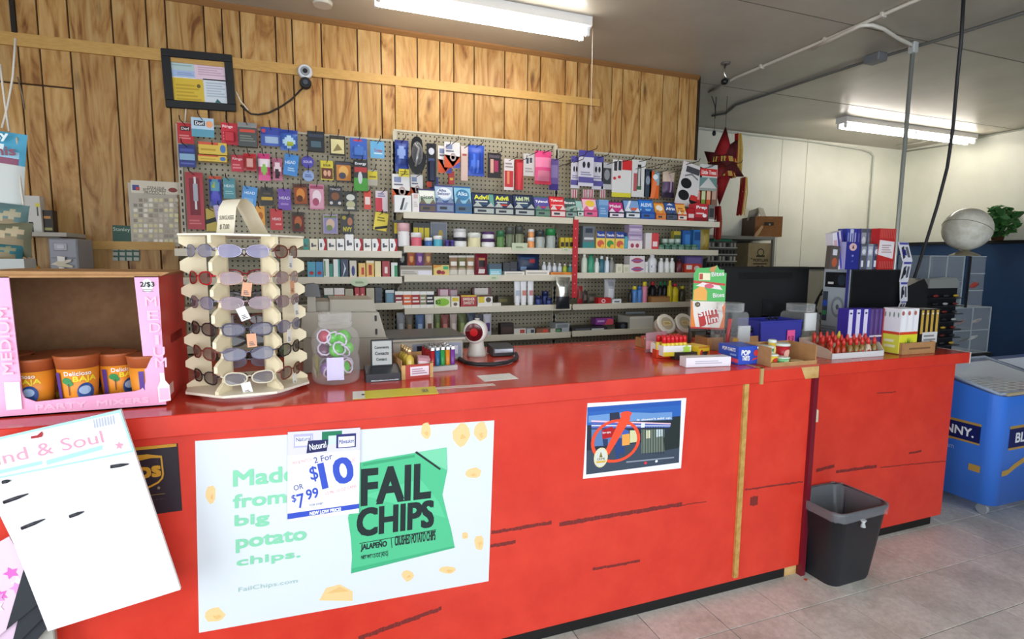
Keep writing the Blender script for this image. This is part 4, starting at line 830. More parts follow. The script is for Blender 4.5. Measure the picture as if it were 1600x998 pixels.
t, p, w, h = crate('snack_tray', 'brown card tray of small wrapped snacks behind the candy tubes', 1010, 1046, 531, 545, ZT + .001, .13, KRAFT, (), -.1)
for k in range(4): MB().pillow(.05, .06, .03, [('e', .5, .5, .3, .3, ('#e8d8c8', '#c94a3a', '#5b7fb8', '#dcb74a')[k])], ('#c9584a', '#7f98b8', '#d8d2c8', '#b84a6a')[k], 5, 5).build('snack_bag', None, (p.x - w * .3 + k * w * .2, p.y + .05 + .01 * (k % 2), ZT + .006), (-.3, 0, .2 * k), ('red wrapped snack at the left of the brown snack tray', 'blue grey wrapped snack in the brown snack tray', 'pale wrapped snack in the brown snack tray', 'crimson wrapped snack at the right of the brown snack tray')[k], 'snack')
t, p, w, h = crate('vape_tray', 'long brown card tray of black and purple capped tubes', 1097, 1196, 526, 545, ZT + .001, .10, KRAFT, (), -.06)
tm = {c: MB().lathe([(.012, 0), (.012, .075)], M(c, .3), 10).mesh('tube_body') for c in ('#25232a', '#4b2f7c', '#8a857c')}; tcap = MB().lathe([(.0125, .074), (.0125, .10)], M('#1a1a1c', .25), 10).mesh('cap')
cn = {'#25232a': 'black', '#4b2f7c': 'purple', '#8a857c': 'grey'}
for k in range(11):
    c = ('#25232a', '#25232a', '#8a857c', '#25232a', '#8a857c', '#25232a', '#25232a', '#4b2f7c', '#4b2f7c', '#4b2f7c', '#4b2f7c')[k]
    o = same('capped_tube', tm[c], None, (p.x - w * .42 + k * w * .084, p.y + .035 + .03 * (k % 2), ZT + .0055), 0, label=f'{cn[c]} capped tube, {("first", "second", "third", "fourth", "fifth", "sixth", "seventh", "eighth", "ninth", "tenth", "last")[k]} from the left in the long brown tray', cat='tube', group='capped tubes in the brown tray'); same('cap', tcap, o)
# red meat-stick display
SJ = 2.30
zs_ = onY(1105, 514, SJ).z
rb = thing('display_riser', 'black wire riser with yellow packs under the meat stick display', 'riser', (onY(1105, 514, SJ).x, SJ, ZT), -.62)
wj = metres(50, onY(1105, 490, SJ))
MB().box(-wj * .55, wj * .55, 0, .12, zs_ - ZT - .006, zs_ - ZT, BLACK).build('shelf', rb)
for X in (-wj * .5, wj * .5):
    for Y in (.008, .11): MB().box(X - .004, X + .004, Y - .004, Y + .004, 0, zs_ - ZT - .006, BLACK).build('leg', rb)
for k in range(2): MB().box(-.045, .045, 0, .03, 0, .022, M('#e0c92c', .35), .003).build('yellow_pack', None, (rb.location.x + .02 + .01 * k, SJ + .02 + .005 * k, ZT + .001 + .0225 * k), -.5, ('lower', 'upper')[k] + ' yellow pack under the black riser', 'pack', 'yellow packs under the riser')
hz = onY(1105, 471, SJ).z - zs_; ht = onY(1105, 414, SJ).z - zs_
sj = thing('meat_stick_display', 'meat stick display carton with white and red front and green header', 'display carton', (rb.location.x, SJ, zs_ + .0005), -.62)
MB().box(-wj / 2, wj / 2, 0, .11, 0, hz, M('#f0ebe2', .4), .001).decal((-wj / 2, 0, 0), (wj, 0, 0), (0, 0, hz), [('p', [(0, 0), (.16, 0), (.07, .5), (.03, 1), (0, 1)], M('#f08a2c', .4)), ('p', [(1, 0), (.84, 0), (.95, .5), (.9, .8), (1, 1)], M('#ef7a2a', .4)), ('r', 0, 0, 1, .06, M('#c9271f', .4)),
    ('p', [(.2, .55), (.78, .80), (.84, .28), (.28, .06)], M('#c3231f', .4)), ('t', 'slim', .2, .50, .80, .82, WHITE, 12, .022), ('t', 'Jim', .40, .15, .82, .50, WHITE, 12, .022), ('e', .18, .88, .08, .09, M('#3a3026', .4)), ('t', '24', .14, .84, .22, .92, M('#d8c88a', .4), 0, 0)], .0004).build('carton', sj)
MB().prism([(-wj * .47, hz), (wj * .49, hz), (wj * .49, ht * .88), (wj * .42, ht * .88), (wj * .42, ht * .93), (wj * .28, ht * .93), (wj * .20, ht), (wj * .1, ht * .97), (-wj * .1, ht * .955), (-wj * .38, ht * .95), (-wj * .47, ht * .86)], .01, .014, M('#4fb85a', .4)).decal((-wj / 2, .01, hz), (wj, 0, 0), (0, 0, ht - hz), [
    ('p', [(.03, .50), (.97, .44), (.97, .50), (.03, .57)], M('#c9382c', .4)), ('p', [(.05, .02), (.45, .02), (.45, .28), (.3, .45), (.05, .3)], M('#f0b04a', .4)), ('p', [(.1, .42), (.9, .32), (.8, .44), (.3, .52)], M('#f1e7e4', .4)), ('e', .5, .42, .14, .06, M('#d8566e', .4)), ('r', .18, .58, .52, .78, M('#f2ecc6', .4)), ('r', .2, .6, .3, .76, M('#b8432c', .4)), ('t', 'Bites', .55, .70, .92, .82, WHITE, 6, .02), ('t', 'Bites', .62, .12, .95, .24, WHITE, 6, .02), ('p', [(.52, .94), (.7, .98), (.62, .8), (.48, .84)], M('#c98a4a', .4))], .0004).build('header', sj, label='green header card')
# clear jars and blue basket near the monitor
def sqjar(x0, x1, yt, yb, z, label, inner):
    p, w, h = spot(x0, x1, yt, yb, z); t = thing('plastic_jar', label, 'jar', (p.x, p.y + w / 2, z)); r = w * .52; hh = h * .93
    g = MB(); ring = lambda s, zz: [(s * w / 2 * a, s * w / 2 * b, zz) for a, b in ((-1, -.75), (-.75, -1), (.75, -1), (1, -.75), (1, .75), (.75, 1), (-.75, 1), (-1, .75))]
    vs = []; lv = [(.96, .002), (1, hh * .06), (1, hh * .76), (.90, hh * .82)]
    for s_, zz in lv: vs += ring(s_, zz)
    fs = [(i * 8 + k, i * 8 + (k + 1) % 8, (i + 1) * 8 + (k + 1) % 8, (i + 1) * 8 + k) for i in range(len(lv) - 1) for k in range(8)] + [tuple(range(7, -1, -1))]
    g.add(vs, fs, clear('#dfe6e6', .2, .06)); g.build('jar_body', t)
    MB().lathe([(w * .44, hh * .82), (w * .46, hh * .84), (w * .46, hh)], clear('#e6ecec', .3, .06), 22).build('screw_neck', t)
    for nm, x, y, ww, zz0, zz1, c in inner: MB().box(x * w - ww * w / 2, x * w + ww * w / 2, y * w - .004, y * w + .004, zz0 * hh, zz1 * hh, M(c, .4)).build(nm, t)
    return t, w, hh
t, w, hh = sqjar(1131, 1176, 469, 551, ZT + .001, 'clear square jar with a red stick, left of the blue basket', [('label', .2, -.505, .5, .2, .55, '#c3c9c9'), ('label', -.16, -.506, .2, .08, .3, '#d0a24a')])
MB().lathe([(.010, .0), (.010, .16)], M('#c0282c', .3), 8).build('red_stick', None, (t.location.x - .012, t.location.y, ZT + .008), (.05, .06, 0), 'red stick standing in the clear square jar', 'stick')
sqjar(1243, 1288, 471, 545, Z2 + .001, 'clear square jar with a white label beside the computer', [('label', -.08, -.505, .5, .42, .82, '#eef0ee'), ('label', .2, -.506, .5, .0, .3, '#c9a63a'), ('label', -.42, -.3, .1, .4, .6, '#e8dcb0')])
p, w, h = spot(1175, 1262, 501, 552, Z2)
bk = thing('plastic_basket', 'blue plastic basket with a pink price tag, between the two clear jars', 'basket', (p.x, p.y, Z2 + .001)); PB = M('#3a3f9e', .35)
MB().prism([(-w * .46, 0), (w * .46, 0), (w / 2, h), (-w / 2, h)], 0, .004, PB).box(-w / 2, w / 2, -.004, .006, h - .01, h, PB, .002).build('front', bk); MB().prism([(-w * .46, 0), (w * .46, 0), (w / 2, h), (-w / 2, h)], .16, .164, PB).box(-w / 2, w / 2, .158, .168, h - .01, h, PB, .002).build('back', bk)
for s_ in (-1, 1): MB().add([(s_ * w * .46, 0, 0), (s_ * w / 2, 0, h), (s_ * w / 2, .16, h), (s_ * w * .46, .16, 0), (s_ * w * .45, 0, 0), (s_ * w * .49, 0, h), (s_ * w * .49, .16, h), (s_ * w * .45, .16, 0)], [(0, 1, 2, 3), (7, 6, 5, 4), (0, 4, 5, 1), (1, 5, 6, 2), (2, 6, 7, 3), (3, 7, 4, 0)], PB).build('side', bk)
MB().box(-w * .45, w * .45, .004, .16, 0, .004, PB).build('bottom', bk)
MB().box(w * .12, w * .30, -.008, -.006, h * .08, h * .70, M('#ee5f9c', .45)).decal((w * .12, -.008, h * .08), (w * .18, 0, 0), (0, 0, h * .62), [('t', '$1.50', .12, .42, .88, .72, M('#7a2a4a', .5), 0, .02)], .0004).build('price_tag', bk, label='pink price tag')
MB().tube([(-w * .2 + i * w * .035, .05, h + .006 + .006 * math.sin(i * 2.4)) for i in range(9)], .005, M('#17171a', .4), 6).build('cable', None, (p.x, p.y, Z2 + .002), None, 'black crumpled cable lying on the blue basket', 'cable')
# open tray of cups on the flap
t, p, w, h = crate('snack_cup_tray', 'open brown card tray of snack cups on the counter flap', 1195, 1287, 530, 571, ZT + .001, .16, KRAFT, [('r', 0, .9, 1, 1, M('#c9a06a', .6))], -.03, .005, 'box', .018, .085)
for x, y, c, c2_, lb, rr, hh in ((-.34, .035, '#e6c93a', '#c9402c', 'yellow snack cup with a red flower print in the flap tray', .03, .045), (-.12, .03, '#6fb87a', '#a9d8a0', 'low green snack cup in the flap tray', .033, .03), (-.40, .09, '#3f9a7a', '#dcefe4', 'teal topped snack cup at the back left of the flap tray', .03, .075), (-.18, .10, '#3f9a7a', '#e8efe4', 'second teal topped snack cup in the flap tray', .03, .07), (.12, .09, '#b8242c', '#e8b0a0', 'round red jar in the flap tray', .034, .08), (-.03, .11, '#d9b23a', '#f0dc7a', 'yellow topped bottle at the back of the flap tray', .018, .095)):
    o = MB().lathe([(rr * .8, 0), (rr, hh * .85)], M(c, .35), 16).build('snack_cup', None, (p.x + x * w, p.y + .012 + y, ZT + .0065), 0, lb, 'cup')
    wrapdec(MB(), [('e', .5, .5, .22, .3, M(c2_, .4))], lambda z, r=rr: r * (.8 + .2 * z) + .001, hh * .85).build('printed_label', o)
    MB().lathe([(rr * 1.05, hh * .85), (rr * 1.05, hh * .95), (rr * .9, hh)], M('#dfe6dc', .3), 16).build('lid', o)
MB().lathe([(.03, 0), (.032, .003)], M('#e9d9a4', .4), 18).build('foil_disc', None, (p.x + w * .28, p.y + .05, ZT + .007), 0, 'loose pale foil disc lying in the flap tray', 'foil')
# ================================================================== GOODS ON THE SHELVES
def pr(st, c1_, c2_, c3_='#f2f2f0', text=None, tc='#ffffff', tb=None):   # printed fronts: a handful of layouts
    o = []
    if st == 0: o = [('r', 0, .62, 1, 1, c1_), ('e', .5, .3, .3, .22, c2_)]; tb = tb or (.1, .70, .9, .88)
    if st == 1: o = [('p', [(0, .25), (1, .5), (1, .75), (0, .5)], c1_), ('r', 0, 0, 1, .16, c2_)]; tb = tb or (.1, .8, .9, .95)
    if st == 2: o = [('r', .12, .3, .88, .82, c1_), ('l', .2, .36, .8, .52, 2, c2_)]; tb = tb or (.18, .58, .82, .76)
    if st == 3: o = [('p', [(0, .3), (.5, .62), (1, .3), (1, 1), (0, 1)], c1_), ('r', .15, .08, .85, .2, c2_)]; tb = tb or (.15, .1, .85, .22)
    if st == 4: o = [('r', 0, 0, 1, .34, c1_), ('r', 0, .34, 1, .39, c3_), ('l', .12, .1, .8, .26, 2, c3_), ('e', .75, .7, .16, .16, c2_)]; tb = tb or (.08, .52, .62, .84)
    if st == 5: o = [('r', 0, .8, 1, 1, c1_), ('r', 0, 0, 1, .2, c1_), ('r', .18, .34, .82, .66, c2_)]; tb = tb or (.1, .4, .9, .6)
    if st == 6: o = [('p', [(.3, 0), (.7, 0), (1, .55), (1, 1), (.55, .55), (0, 1), (0, .6)], c1_), ('r', .2, .82, .8, .92, c2_)]; tb = tb or (.2, .8, .8, .94)
    if st == 7: o = [('e', .5, .62, .42, .3, c1_), ('p', [(0, .28), (.25, .38), (.5, .26), (.75, .38), (1, .28), (1, 0), (0, 0)], c2_)]; tb = tb or (.2, .52, .8, .72)
    if text: o.append(('t', text) + tuple(tb) + (tc, 0, .02))
    return o
SPH = {'L': 'left shelves', 'M': 'middle bay', 'R': 'right bay'}
def place(sh, x0, x1, yt, dy):
    Y = YS + dy; z = SH[sh] + .0008; xm = (x0 + x1) / 2
    A_, B_ = onY(x0, yt, Y), onY(x1, yt, Y)
    return (A_.x + B_.x) / 2, Y, z, (B_.x - A_.x) * .97, max(.012, onY(xm, yt, Y).z - z)
def shelfrow(sh): return {'1': 'top shelf', '2': 'second shelf', '3': 'third shelf', '4': 'fourth shelf', '5': 'lowest shelf'}[sh[1]] if sh[0] != 'L' else {'1': 'upper left shelf', '2': 'second left shelf', '3': 'third left shelf'}[sh[1]]
def goods(sh, kind, x0, x1, yt, base, ops, what, cat='box', dy=.012, z0=0, group=None, cap=None, d=None, tilt=0, name=None):
    X, Y, z, w, h = place(sh, x0, x1, yt, dy); z += z0; h -= z0
    side = {'L': 'left bay', 'M': 'middle bay', 'R': 'right bay'}[sh[0]]
    lb = f'{what}, {shelfrow(sh)}' + ('' if sh[0] == 'L' else f' of the {side}')
    group = group or f'goods on the {shelfrow(sh)}' + ('' if sh[0] == 'L' else f', {side}')
    base = M(base, .38) if isinstance(base, str) else base
    nm = name or {'box': 'product_box', 'tray': 'display_box', 'jar': 'product_jar', 'bottle': 'product_bottle', 'can': 'spray_can', 'tube': 'squeeze_tube', 'pouch': 'pouch', 'flat': 'flat_pack'}[kind]
    kw = dict(label=lb, cat=cat, group=group)
    if kind in ('box', 'flat'):
        d = d or min(.12, max(.025, w * .6))
        return MB().box(-w / 2, w / 2, 0, d, 0, h, base).decal((-w / 2, 0, 0), (w, 0, 0), (0, 0, h), list(ops), .0003).build(nm, None, (X, Y, z), tilt, **kw)
    if kind == 'tray':                                       # shelf-ready display box: low front, sloped header behind, packs between
        d = .11; f = .38
        o = MB().prism([(0, 0), (d, 0), (d, h * .62), (d * .45, h * .98), (d * .38, h), (d * .36, h * .93), (.012, h * f), (0, h * f)], -w / 2, w / 2, base, 'x')
        o.decal((-w / 2, .012, h * f + .002), (w, 0, 0), (0, d * .36 - .012, h * (.93 - f)), list(ops), .0003)
        o.decal((-w / 2, 0, 0), (w, 0, 0), (0, 0, h * f), [('r', .05, .25, .95, .8, cap or '#dddddd'), ('r', .2, .4, .6, .65, '#3a3f4a')], .0003)
        ob = o.build(nm, None, (X, Y, z), tilt, **kw)
        MB().prism([(-w * .5, h * f), (-w * .3, h * f * 1.55), (-w * .08, h * f), ], .002, .010, M(cap or '#cfd3d0', .4)).prism([(w * .12, h * f), (w * .33, h * f * 1.5), (w * .48, h * f)], .002, .010, M(cap or '#cfd3d0', .4)).build('torn_flap', ob)
        return ob
    r = w / 2
    if kind == 'jar':
        o = MB().lathe([(r * .93, 0), (r * .98, h * .05), (r * .98, h * .62), (r * .9, h * .68)], base, 16); wrapdec(o, list(ops), lambda t: r * .985, h, ang=1.3)
        ob = o.build(nm, None, (X, Y + r, z), tilt, **kw); MB().lathe([(r, h * .66), (r, h * .97), (r * .95, h)], M(cap or '#eeeeee', .35), 16).build('lid', ob); return ob
    if kind in ('bottle', 'can'):
        pf = [(r * .92, 0), (r, h * .03), (r, h * .62), (r * .85, h * .72), (r * .45, h * .80), (r * .42, h * .84)] if kind == 'bottle' else [(r * .94, 0), (r, h * .03), (r, h * .72), (r * .85, h * .78), (r * .6, h * .80)]
        o = MB().lathe(pf, base, 14); wrapdec(o, list(ops), lambda t: r * 1.005, h * .62, ang=1.3)
        ob = o.build(nm, None, (X, Y + r, z), tilt, **kw)
        cp_ = [(r * .5, h * .82), (r * .48, h * .97), (r * .4, h)] if kind == 'bottle' else [(r * .72, h * .79), (r * .70, h * .96), (r * .55, h)]
        MB().lathe(cp_, M(cap or '#eeeeee', .35), 12).build('cap', ob); return ob
    if kind == 'tube':
        n = 12; vs = []
        for rx, ry, zz in ((.9, .9, h * .12), (.95, .8, h * .3), (1, .4, h * .75), (1.02, .03, h)):
            vs += [(r * rx * math.cos(6.283 * i / n), r * ry * math.sin(6.283 * i / n), zz) for i in range(n)]
        o = MB().add(vs, [(j * n + i, j * n + (i + 1) % n, (j + 1) * n + (i + 1) % n, (j + 1) * n + i) for j in range(3) for i in range(n)], base, True)
        for op in ops: o.box(-r * .6, r * .6, -r * .86, -r * .80, h * op[2], h * op[4], M(op[5]))
        ob = o.build(nm, None, (X, Y + r, z), tilt, **kw); MB().lathe([(r * .8, 0), (r * .82, h * .12)], M(cap or '#f4f4f4', .35), 12).build('cap', ob); return ob
    if kind == 'pouch':
        return MB().pillow(w, h, min(.05, w * .5), list(ops), base, 8, 10).build(nm, None, (X, Y + .025, z), tilt, **kw)
G = goods
# --- top shelf, middle bay
G('M1', 'box', 616, 643, 305, '#eceeec', [('p', [(.3, .15), (.45, .15), (.62, .85), (.5, .85)], '#3d4147'), ('p', [(.5, .15), (.65, .15), (.8, .6), (.68, .6)], '#b9bdc4')], 'white box with a dark slanted stroke at far left', d=.05)
G('M1', 'box', 644, 655, 302, '#ece6e4', [('r', .2, .75, .8, .95, '#d8b9b4'), ('l', .2, .3, .8, .6, 3, '#c9c0c0')], 'narrow white box beside the slanted stroke box', d=.05)
G('M1', 'tray', 655, 682, 294, '#43396e', [('r', 0, 0, 1, 1, '#b8cbb4'), ('r', .06, .5, .94, .95, '#eef0ea'), ('t', 'picot', .12, .28, .88, .62, '#2a3a44', 3, .02)], 'purple display box with a pale green picot header', cap='#6e5f4f')
G('M1', 'tray', 681, 710, 288, '#4a4f86', [('r', 0, 0, 1, 1, '#a9c2dc'), ('e', .5, .6, .42, .36, '#e6edf3'), ('t', 'Alka', .2, .68, .62, .86, '#3a4a8c', 0, .02), ('t', 'Seltzer', .12, .48, .84, .66, '#3a4a8c', 0, .02), ('p', [(0, 0), (1, 0), (1, .25), (.5, .12), (0, .3)], '#45639b')], 'pale blue effervescent tablet display box', cap='#7c8fae')
G('M1', 'tray', 711, 738, 290, '#2f69a5', [('r', 0, 0, 1, 1, '#8cc2da'), ('e', .5, .55, .40, .36, '#3d7fae'), ('t', 'Alka', .2, .5, .8, .75, '#d9ecf3', 0, .02)], 'bright blue display box with a round emblem', cap='#4f6f8a')
for x0, x1, yt, tx, tc, hc, what in ((739, 774, 300, 'Advil', '#e3e83c', '#5a9c8c', 'navy tablet display box with green header, yellow lettering'), (773, 804, 302, 'Advil', '#e3e83c', '#1c2340', 'navy tablet display box with yellow lettering, red dash'), (804, 837, 303, 'Advil PM', '#c9d8a0', '#1c2c4c', 'navy night tablet display box with PM lettering')):
    G('M1', 'tray', x0, x1, yt, '#1a1f33', [('r', 0, 0, 1, 1, hc), ('r', 0, 0, .8, 1, '#24355c'), ('t', tx, .1, .55, .78, .92, tc, 0, .04), ('r', .14, .34, .7, .44, '#c9d2cf'), ('r', .35, .12, .7, .24, '#c9482f' if x0 == 773 else '#3a5a70')], what, cap='#b9c1bb')
G('M1', 'tray', 837, 861, 306, '#3b6a52', [('r', 0, 0, 1, 1, '#5a55a0'), ('t', 'Tylenol', .08, .5, .9, .78, '#ffffff', 0, .03), ('r', .1, .1, .8, .25, '#b8456a')], 'purple topped display box with green base', cap='#6d8f7c')
G('M1', 'tray', 861, 885, 306, '#b8222a', [('r', 0, 0, 1, 1, '#d8323a'), ('t', 'Tylenol', .1, .62, .9, .86, '#ffffff', 0, .03), ('r', .1, .3, .9, .4, '#f0c6c4')], 'bright red caplet display box', cap='#e9d8d4')
G('M1', 'tray', 884, 903, 309, '#33544c', [('r', 0, 0, 1, 1, '#3f5a58'), ('t', 'Excedrin', .06, .6, .94, .82, '#ffffff', 0, .03), ('p', [(0, 0), (1, .3), (1, .5), (0, .2)], '#9fb9ae')], 'dark teal migraine display box', cap='#8fa39a')
# --- top shelf, right bay
G('R1', 'tray', 903, 913, 312, '#2f6b60', [('r', 0, 0, 1, 1, '#9ec5bd')], 'narrow pale teal display box at the left', cap='#d8dad2')
G('R1', 'tray', 913, 935, 309, '#c8376e', [('r', 0, 0, 1, 1, '#eebfcd'), ('e', .55, .62, .34, .3, '#e6c445'), ('r', .2, .05, .9, .25, '#f6ebee')], 'pink display box with a yellow disc', cap='#e06a94')
G('R1', 'box', 936, 951, 312, '#5f8fc4', [('r', 0, .7, 1, 1, '#7fa9d6'), ('l', .15, .2, .85, .6, 3, '#9dbfe0')], 'plain sky blue box')
G('R1', 'tray', 952, 977, 314, '#2b2444', [('r', 0, 0, 1, 1, '#c93a86'), ('t', 'Midol', .15, .45, .85, .75, '#ffffff', 0, .03)], 'magenta display box on a navy base', cap='#efe3ea')
G('R1', 'tray', 978, 1002, 311, '#394c66', [('r', 0, 0, 1, 1, '#7fa5d6'), ('p', [(0, 0), (.4, 1), (.55, 1), (.2, 0)], '#e9eef6'), ('r', .45, .1, .95, .35, '#e06040')], 'pale blue display box with orange patch', cap='#e6e9ea')
G('R1', 'tray', 1002, 1025, 311, '#1f4fa6', [('r', 0, 0, 1, 1, '#2f7fd8'), ('t', 'ALEVE', .1, .45, .9, .78, '#e4f0ff', 0, .04), ('r', 0, .1, 1, .25, '#8cc0f0')], 'vivid blue naproxen display box', cap='#3d68b0')
G('R1', 'tray', 1026, 1042, 316, '#d56a26', [('r', 0, 0, 1, 1, '#efa83e'), ('e', .5, .55, .35, .3, '#f5ece0')], 'orange and white display box', cap='#d98a4a')
G('R1', 'tray', 1042, 1060, 315, '#22283c', [('r', 0, 0, 1, 1, '#32589c'), ('t', 'Afrin', .1, .3, .9, .6, '#ffffff', 0, .04), ('p', [(.2, .8), (.5, 1), (.8, .8)], '#e8e8ec')], 'navy nasal spray display box', cap='#515a70')
G('R1', 'tray', 1060, 1075, 317, '#c94a20', [('r', 0, 0, 1, 1, '#f0b054'), ('l', .2, .2, .8, .7, 2, '#b05a24')], 'yellow orange display box right of the navy one', cap='#e8dccc')
G('R1', 'box', 1076, 1085, 326, '#b4202a', [('r', 0, .3, 1, .6, '#e0c8c8')], 'small red box squeezed in near the end')
G('R1', 'box', 1086, 1107, 318, '#c0323c', [('r', 0, 0, 1, .25, '#8c1c26'), ('t', 'Prep', .1, .66, .9, .88, '#ffffff', 0, .03), ('r', .1, .42, .7, .5, '#f0d0d0'), ('e', .75, .35, .16, .1, '#f4f0f0')], 'crimson ointment box at the right end')
G('R1', 'box', 1108, 1117, 320, '#77756f', [('r', .1, .3, .9, .8, '#3b3b3d'), ('r', 0, 0, 1, .2, '#cfccc6')], 'grey and black box at the very end')
# --- second shelf, middle bay
G('M2', 'box', 614, 630, 344, '#26241c', [('r', .1, .5, .9, .9, '#d8c030')], 'black box with a yellow patch at the back left', dy=.08)
G('M2', 'box', 645, 672, 348, '#26251d', [('r', .02, .3, .3, .8, '#d9c42e'), ('r', .35, .3, .62, .8, '#d9c42e'), ('r', .68, .3, .96, .8, '#d9c42e')], 'black box with three yellow labels at the back', dy=.09)
G('M2', 'box', 672, 699, 347, '#8d9096', [('r', .06, .06, .94, .94, '#7d828c'), ('e', .6, .5, .14, .2, '#b9a04a')], 'flat grey framed panel at the back', dy=.12)
G('M2', 'jar', 622, 642, 348, '#f0efee', [('r', 0, 0, 1, .36, '#2f4a94'), ('r', .1, .48, .9, .56, '#d8566a'), ('l', .2, .62, .9, .8, 2, '#8b4a66')], 'tall pink lidded ointment jar with blue foot', 'jar', cap='#f0bfc4')
G('M2', 'jar', 643, 661, 363, '#e06a7c', [('r', 0, .55, 1, .62, '#f4ecec')], 'squat white lidded pink jar', 'jar', cap='#f4f2f0')
G('M2', 'jar', 664, 677, 371, '#3f6fae', [], 'small white lidded blue jar', 'jar', cap='#f2f2f2')
G('M2', 'jar', 678, 693, 368, '#58b4c8', [], 'small white lidded cyan jar', 'jar', cap='#f2f2f2')
for k, x in enumerate((696, 704)): G('M2', 'jar', x, x + 7, 375, '#43357c', [], ('first', 'second')[k] + ' tiny purple jar', 'jar', cap='#55489a')
def stack(sh, x0, x1, yt, ymid, c1_, k1, c2_, k2, what):
    G(sh, 'jar', x0, x1, ymid, c1_, [('r', 0, .2, 1, .5, '#f0f0ea')], 'lower ' + what, 'jar', cap=k1)
    X, Y, z, w, h = place(sh, x0, x1, ymid, .012); G(sh, 'jar', x0 + 1, x1 - 1, yt, c2_, [('r', 0, .2, 1, .5, '#f0f0ea')], 'upper ' + what, 'jar', z0=h + .0008, cap=k2)
stack('M2', 710, 732, 357, 371, '#f0f0ee', '#2c2a34', '#f0f0ee', '#dcdcdc', 'white dark lidded jar, pair beside the cream jar')
G('M2', 'jar', 733, 754, 363, '#e8e2b4', [('r', .2, .5, .8, .75, '#f6f6ee')], 'cream coloured jar with a white lid', 'jar', cap='#eef2e6')
stack('M2', 755, 776, 362, 373, '#f0f0f2', '#4a2c5c', '#f0f0f2', '#5a3470', 'purple lidded white jar of a stacked pair')
for k, (x0, x1, yt, c, cp_) in enumerate(((778, 790, 360, '#5f8a4a', '#3f7a52'), (792, 805, 354, '#6d7a5c', '#5a5e58'), (807, 820, 353, '#7c8468', '#4a4f4a'))): G('M2', 'jar', x0, x1, yt, c, [('r', .1, .2, .9, .6, '#c9cfb4')], ('leafy green capped jar', 'olive glass jar with grey lid', 'olive glass jar with dark lid')[k], 'jar', cap=cp_)
stack('M2', 826, 837, 358, 371, '#f0a060', '#f2f0ec', '#f0a060', '#f2f0ec', 'orange and white tub of a stacked pair')
for k, (x0, x1, yt, cp_) in enumerate(((839, 854, 360, '#3a3f40'), (856, 871, 357, '#2f8a4a'))): G('M2', 'jar', x0, x1, yt, '#aab3ac', [('r', 0, .15, 1, .7, '#2c3034'), ('r', .2, .3, .8, .55, '#d8dcd6')], ('clear jar with black label and dark lid', 'clear jar with black label and green lid')[k], 'jar', cap=cp_)
for k in range(3): G('M2', 'box', 876 + k * 7, 882 + k * 7, 371, '#c9b42c', [('r', .1, .2, .9, .6, '#2a2a22')], ('first', 'second', 'third')[k] + ' little yellow black box before the red strip')
# --- second shelf, right bay
G('R2', 'box', 911, 930, 353, '#6c7278', [('r', 0, 0, 1, .3, '#3c8a86'), ('r', .1, .4, .9, .5, '#d0d4d4'), ('r', .2, .7, .8, .9, '#343c4c')], 'grey and teal carton right of the red strip')
for k, x in enumerate((932, 947, 962)): G('R2', 'box', x, x + 14, 361 + k * .6, '#f0d46a', [('r', 0, .62, 1, 1, '#2c4694'), ('t', 'Theraflu', .08, .72, .92, .86, '#ffffff', 0, .02), ('e', .5, .3, .4, .2, ('#d8604a', '#4f9a4e', '#d8604a')[k]), ('e', .7, .15, .2, .12, '#f4b83a')], ('left red and yellow', 'middle green and yellow', 'right red and yellow')[k] + ' cold remedy box with blue top')
G('R2', 'bottle', 976, 985, 364, '#58a8b8', [('r', 0, .3, 1, .6, '#e4eef0')], 'teal roll-on bottle with blue cap', 'bottle', cap='#2a3f7c')
for k in range(3):
    X, Y, z, w, h = place('R2', 978, 1003, 377, .012)
    G('R2', 'box', 981 + k, 1004, (376, 363.5, 351)[k], '#b9a6c4', [('r', .0, .62, 1, .78, '#8f7aa4'), ('l', .1, .2, .9, .5, 2, '#e6dcea')] if k else [('r', 0, 0, 1, 1, '#ecdfe0'), ('e', .3, .45, .12, .25, '#a8465a'), ('e', .65, .45, .12, .25, '#a8465a')], ('bottom pale pink', 'middle lilac', 'top lilac')[k] + ' flat box of the stack', z0=0 if k == 0 else (place('R2', 0, 10, 0, 0)[2], place('R2', 981, 1004, (376, 363.5)[k - 1], .012)[4] + .0008)[1])
G('R2', 'box', 1009, 1030, 364, '#e4dedc', [('r', .45, 0, 1, 1, '#d2464a'), ('r', .55, .2, .9, .5, '#f2dede')], 'white and red carton')
for k in range(6): G('R2', 'jar', 1031 + k * 10.5, 1040 + k * 10.5, 382, ('#6f8f7c', '#3f6a58', '#5f7f6c')[k % 3], [('r', .1, .2, .9, .6, '#c9d8cc')], ('first', 'second', 'third', 'fourth', 'fifth', 'sixth')[k] + ' little green balm tin of the front row', 'tin', dy=.008, cap='#4a7a64', name='balm_tin')
for k in range(3): G('R2', 'jar', 1037 + k * 10, 1046 + k * 10, 373, '#5f7f6c', [], ('left', 'middle', 'right')[k] + ' green balm tin standing behind the front row', 'tin', dy=.05, cap='#b9c9bc', name='balm_tin')
G('R2', 'box', 1053, 1064, 361, '#b5a53a', [('r', 0, .6, 1, .8, '#4a5a2c')], 'mustard and green box behind the tins', dy=.085)
G('R2', 'box', 1067, 1080, 360, '#2c5fa4', [('r', .3, .2, .9, .8, '#3f7fc4')], 'blue upright box behind the tins, left', dy=.085)
G('R2', 'box', 1084, 1098, 359, '#3a78b4', [('r', .1, .5, .9, .9, '#1f4a84')], 'blue upright box behind the tins, right', dy=.085)
G('R2', 'pouch', 1098, 1113, 358, '#8f7a34', [('e', .5, .5, .3, .3, '#a89444')], 'mustard bag at the right end', 'bag', dy=.06)
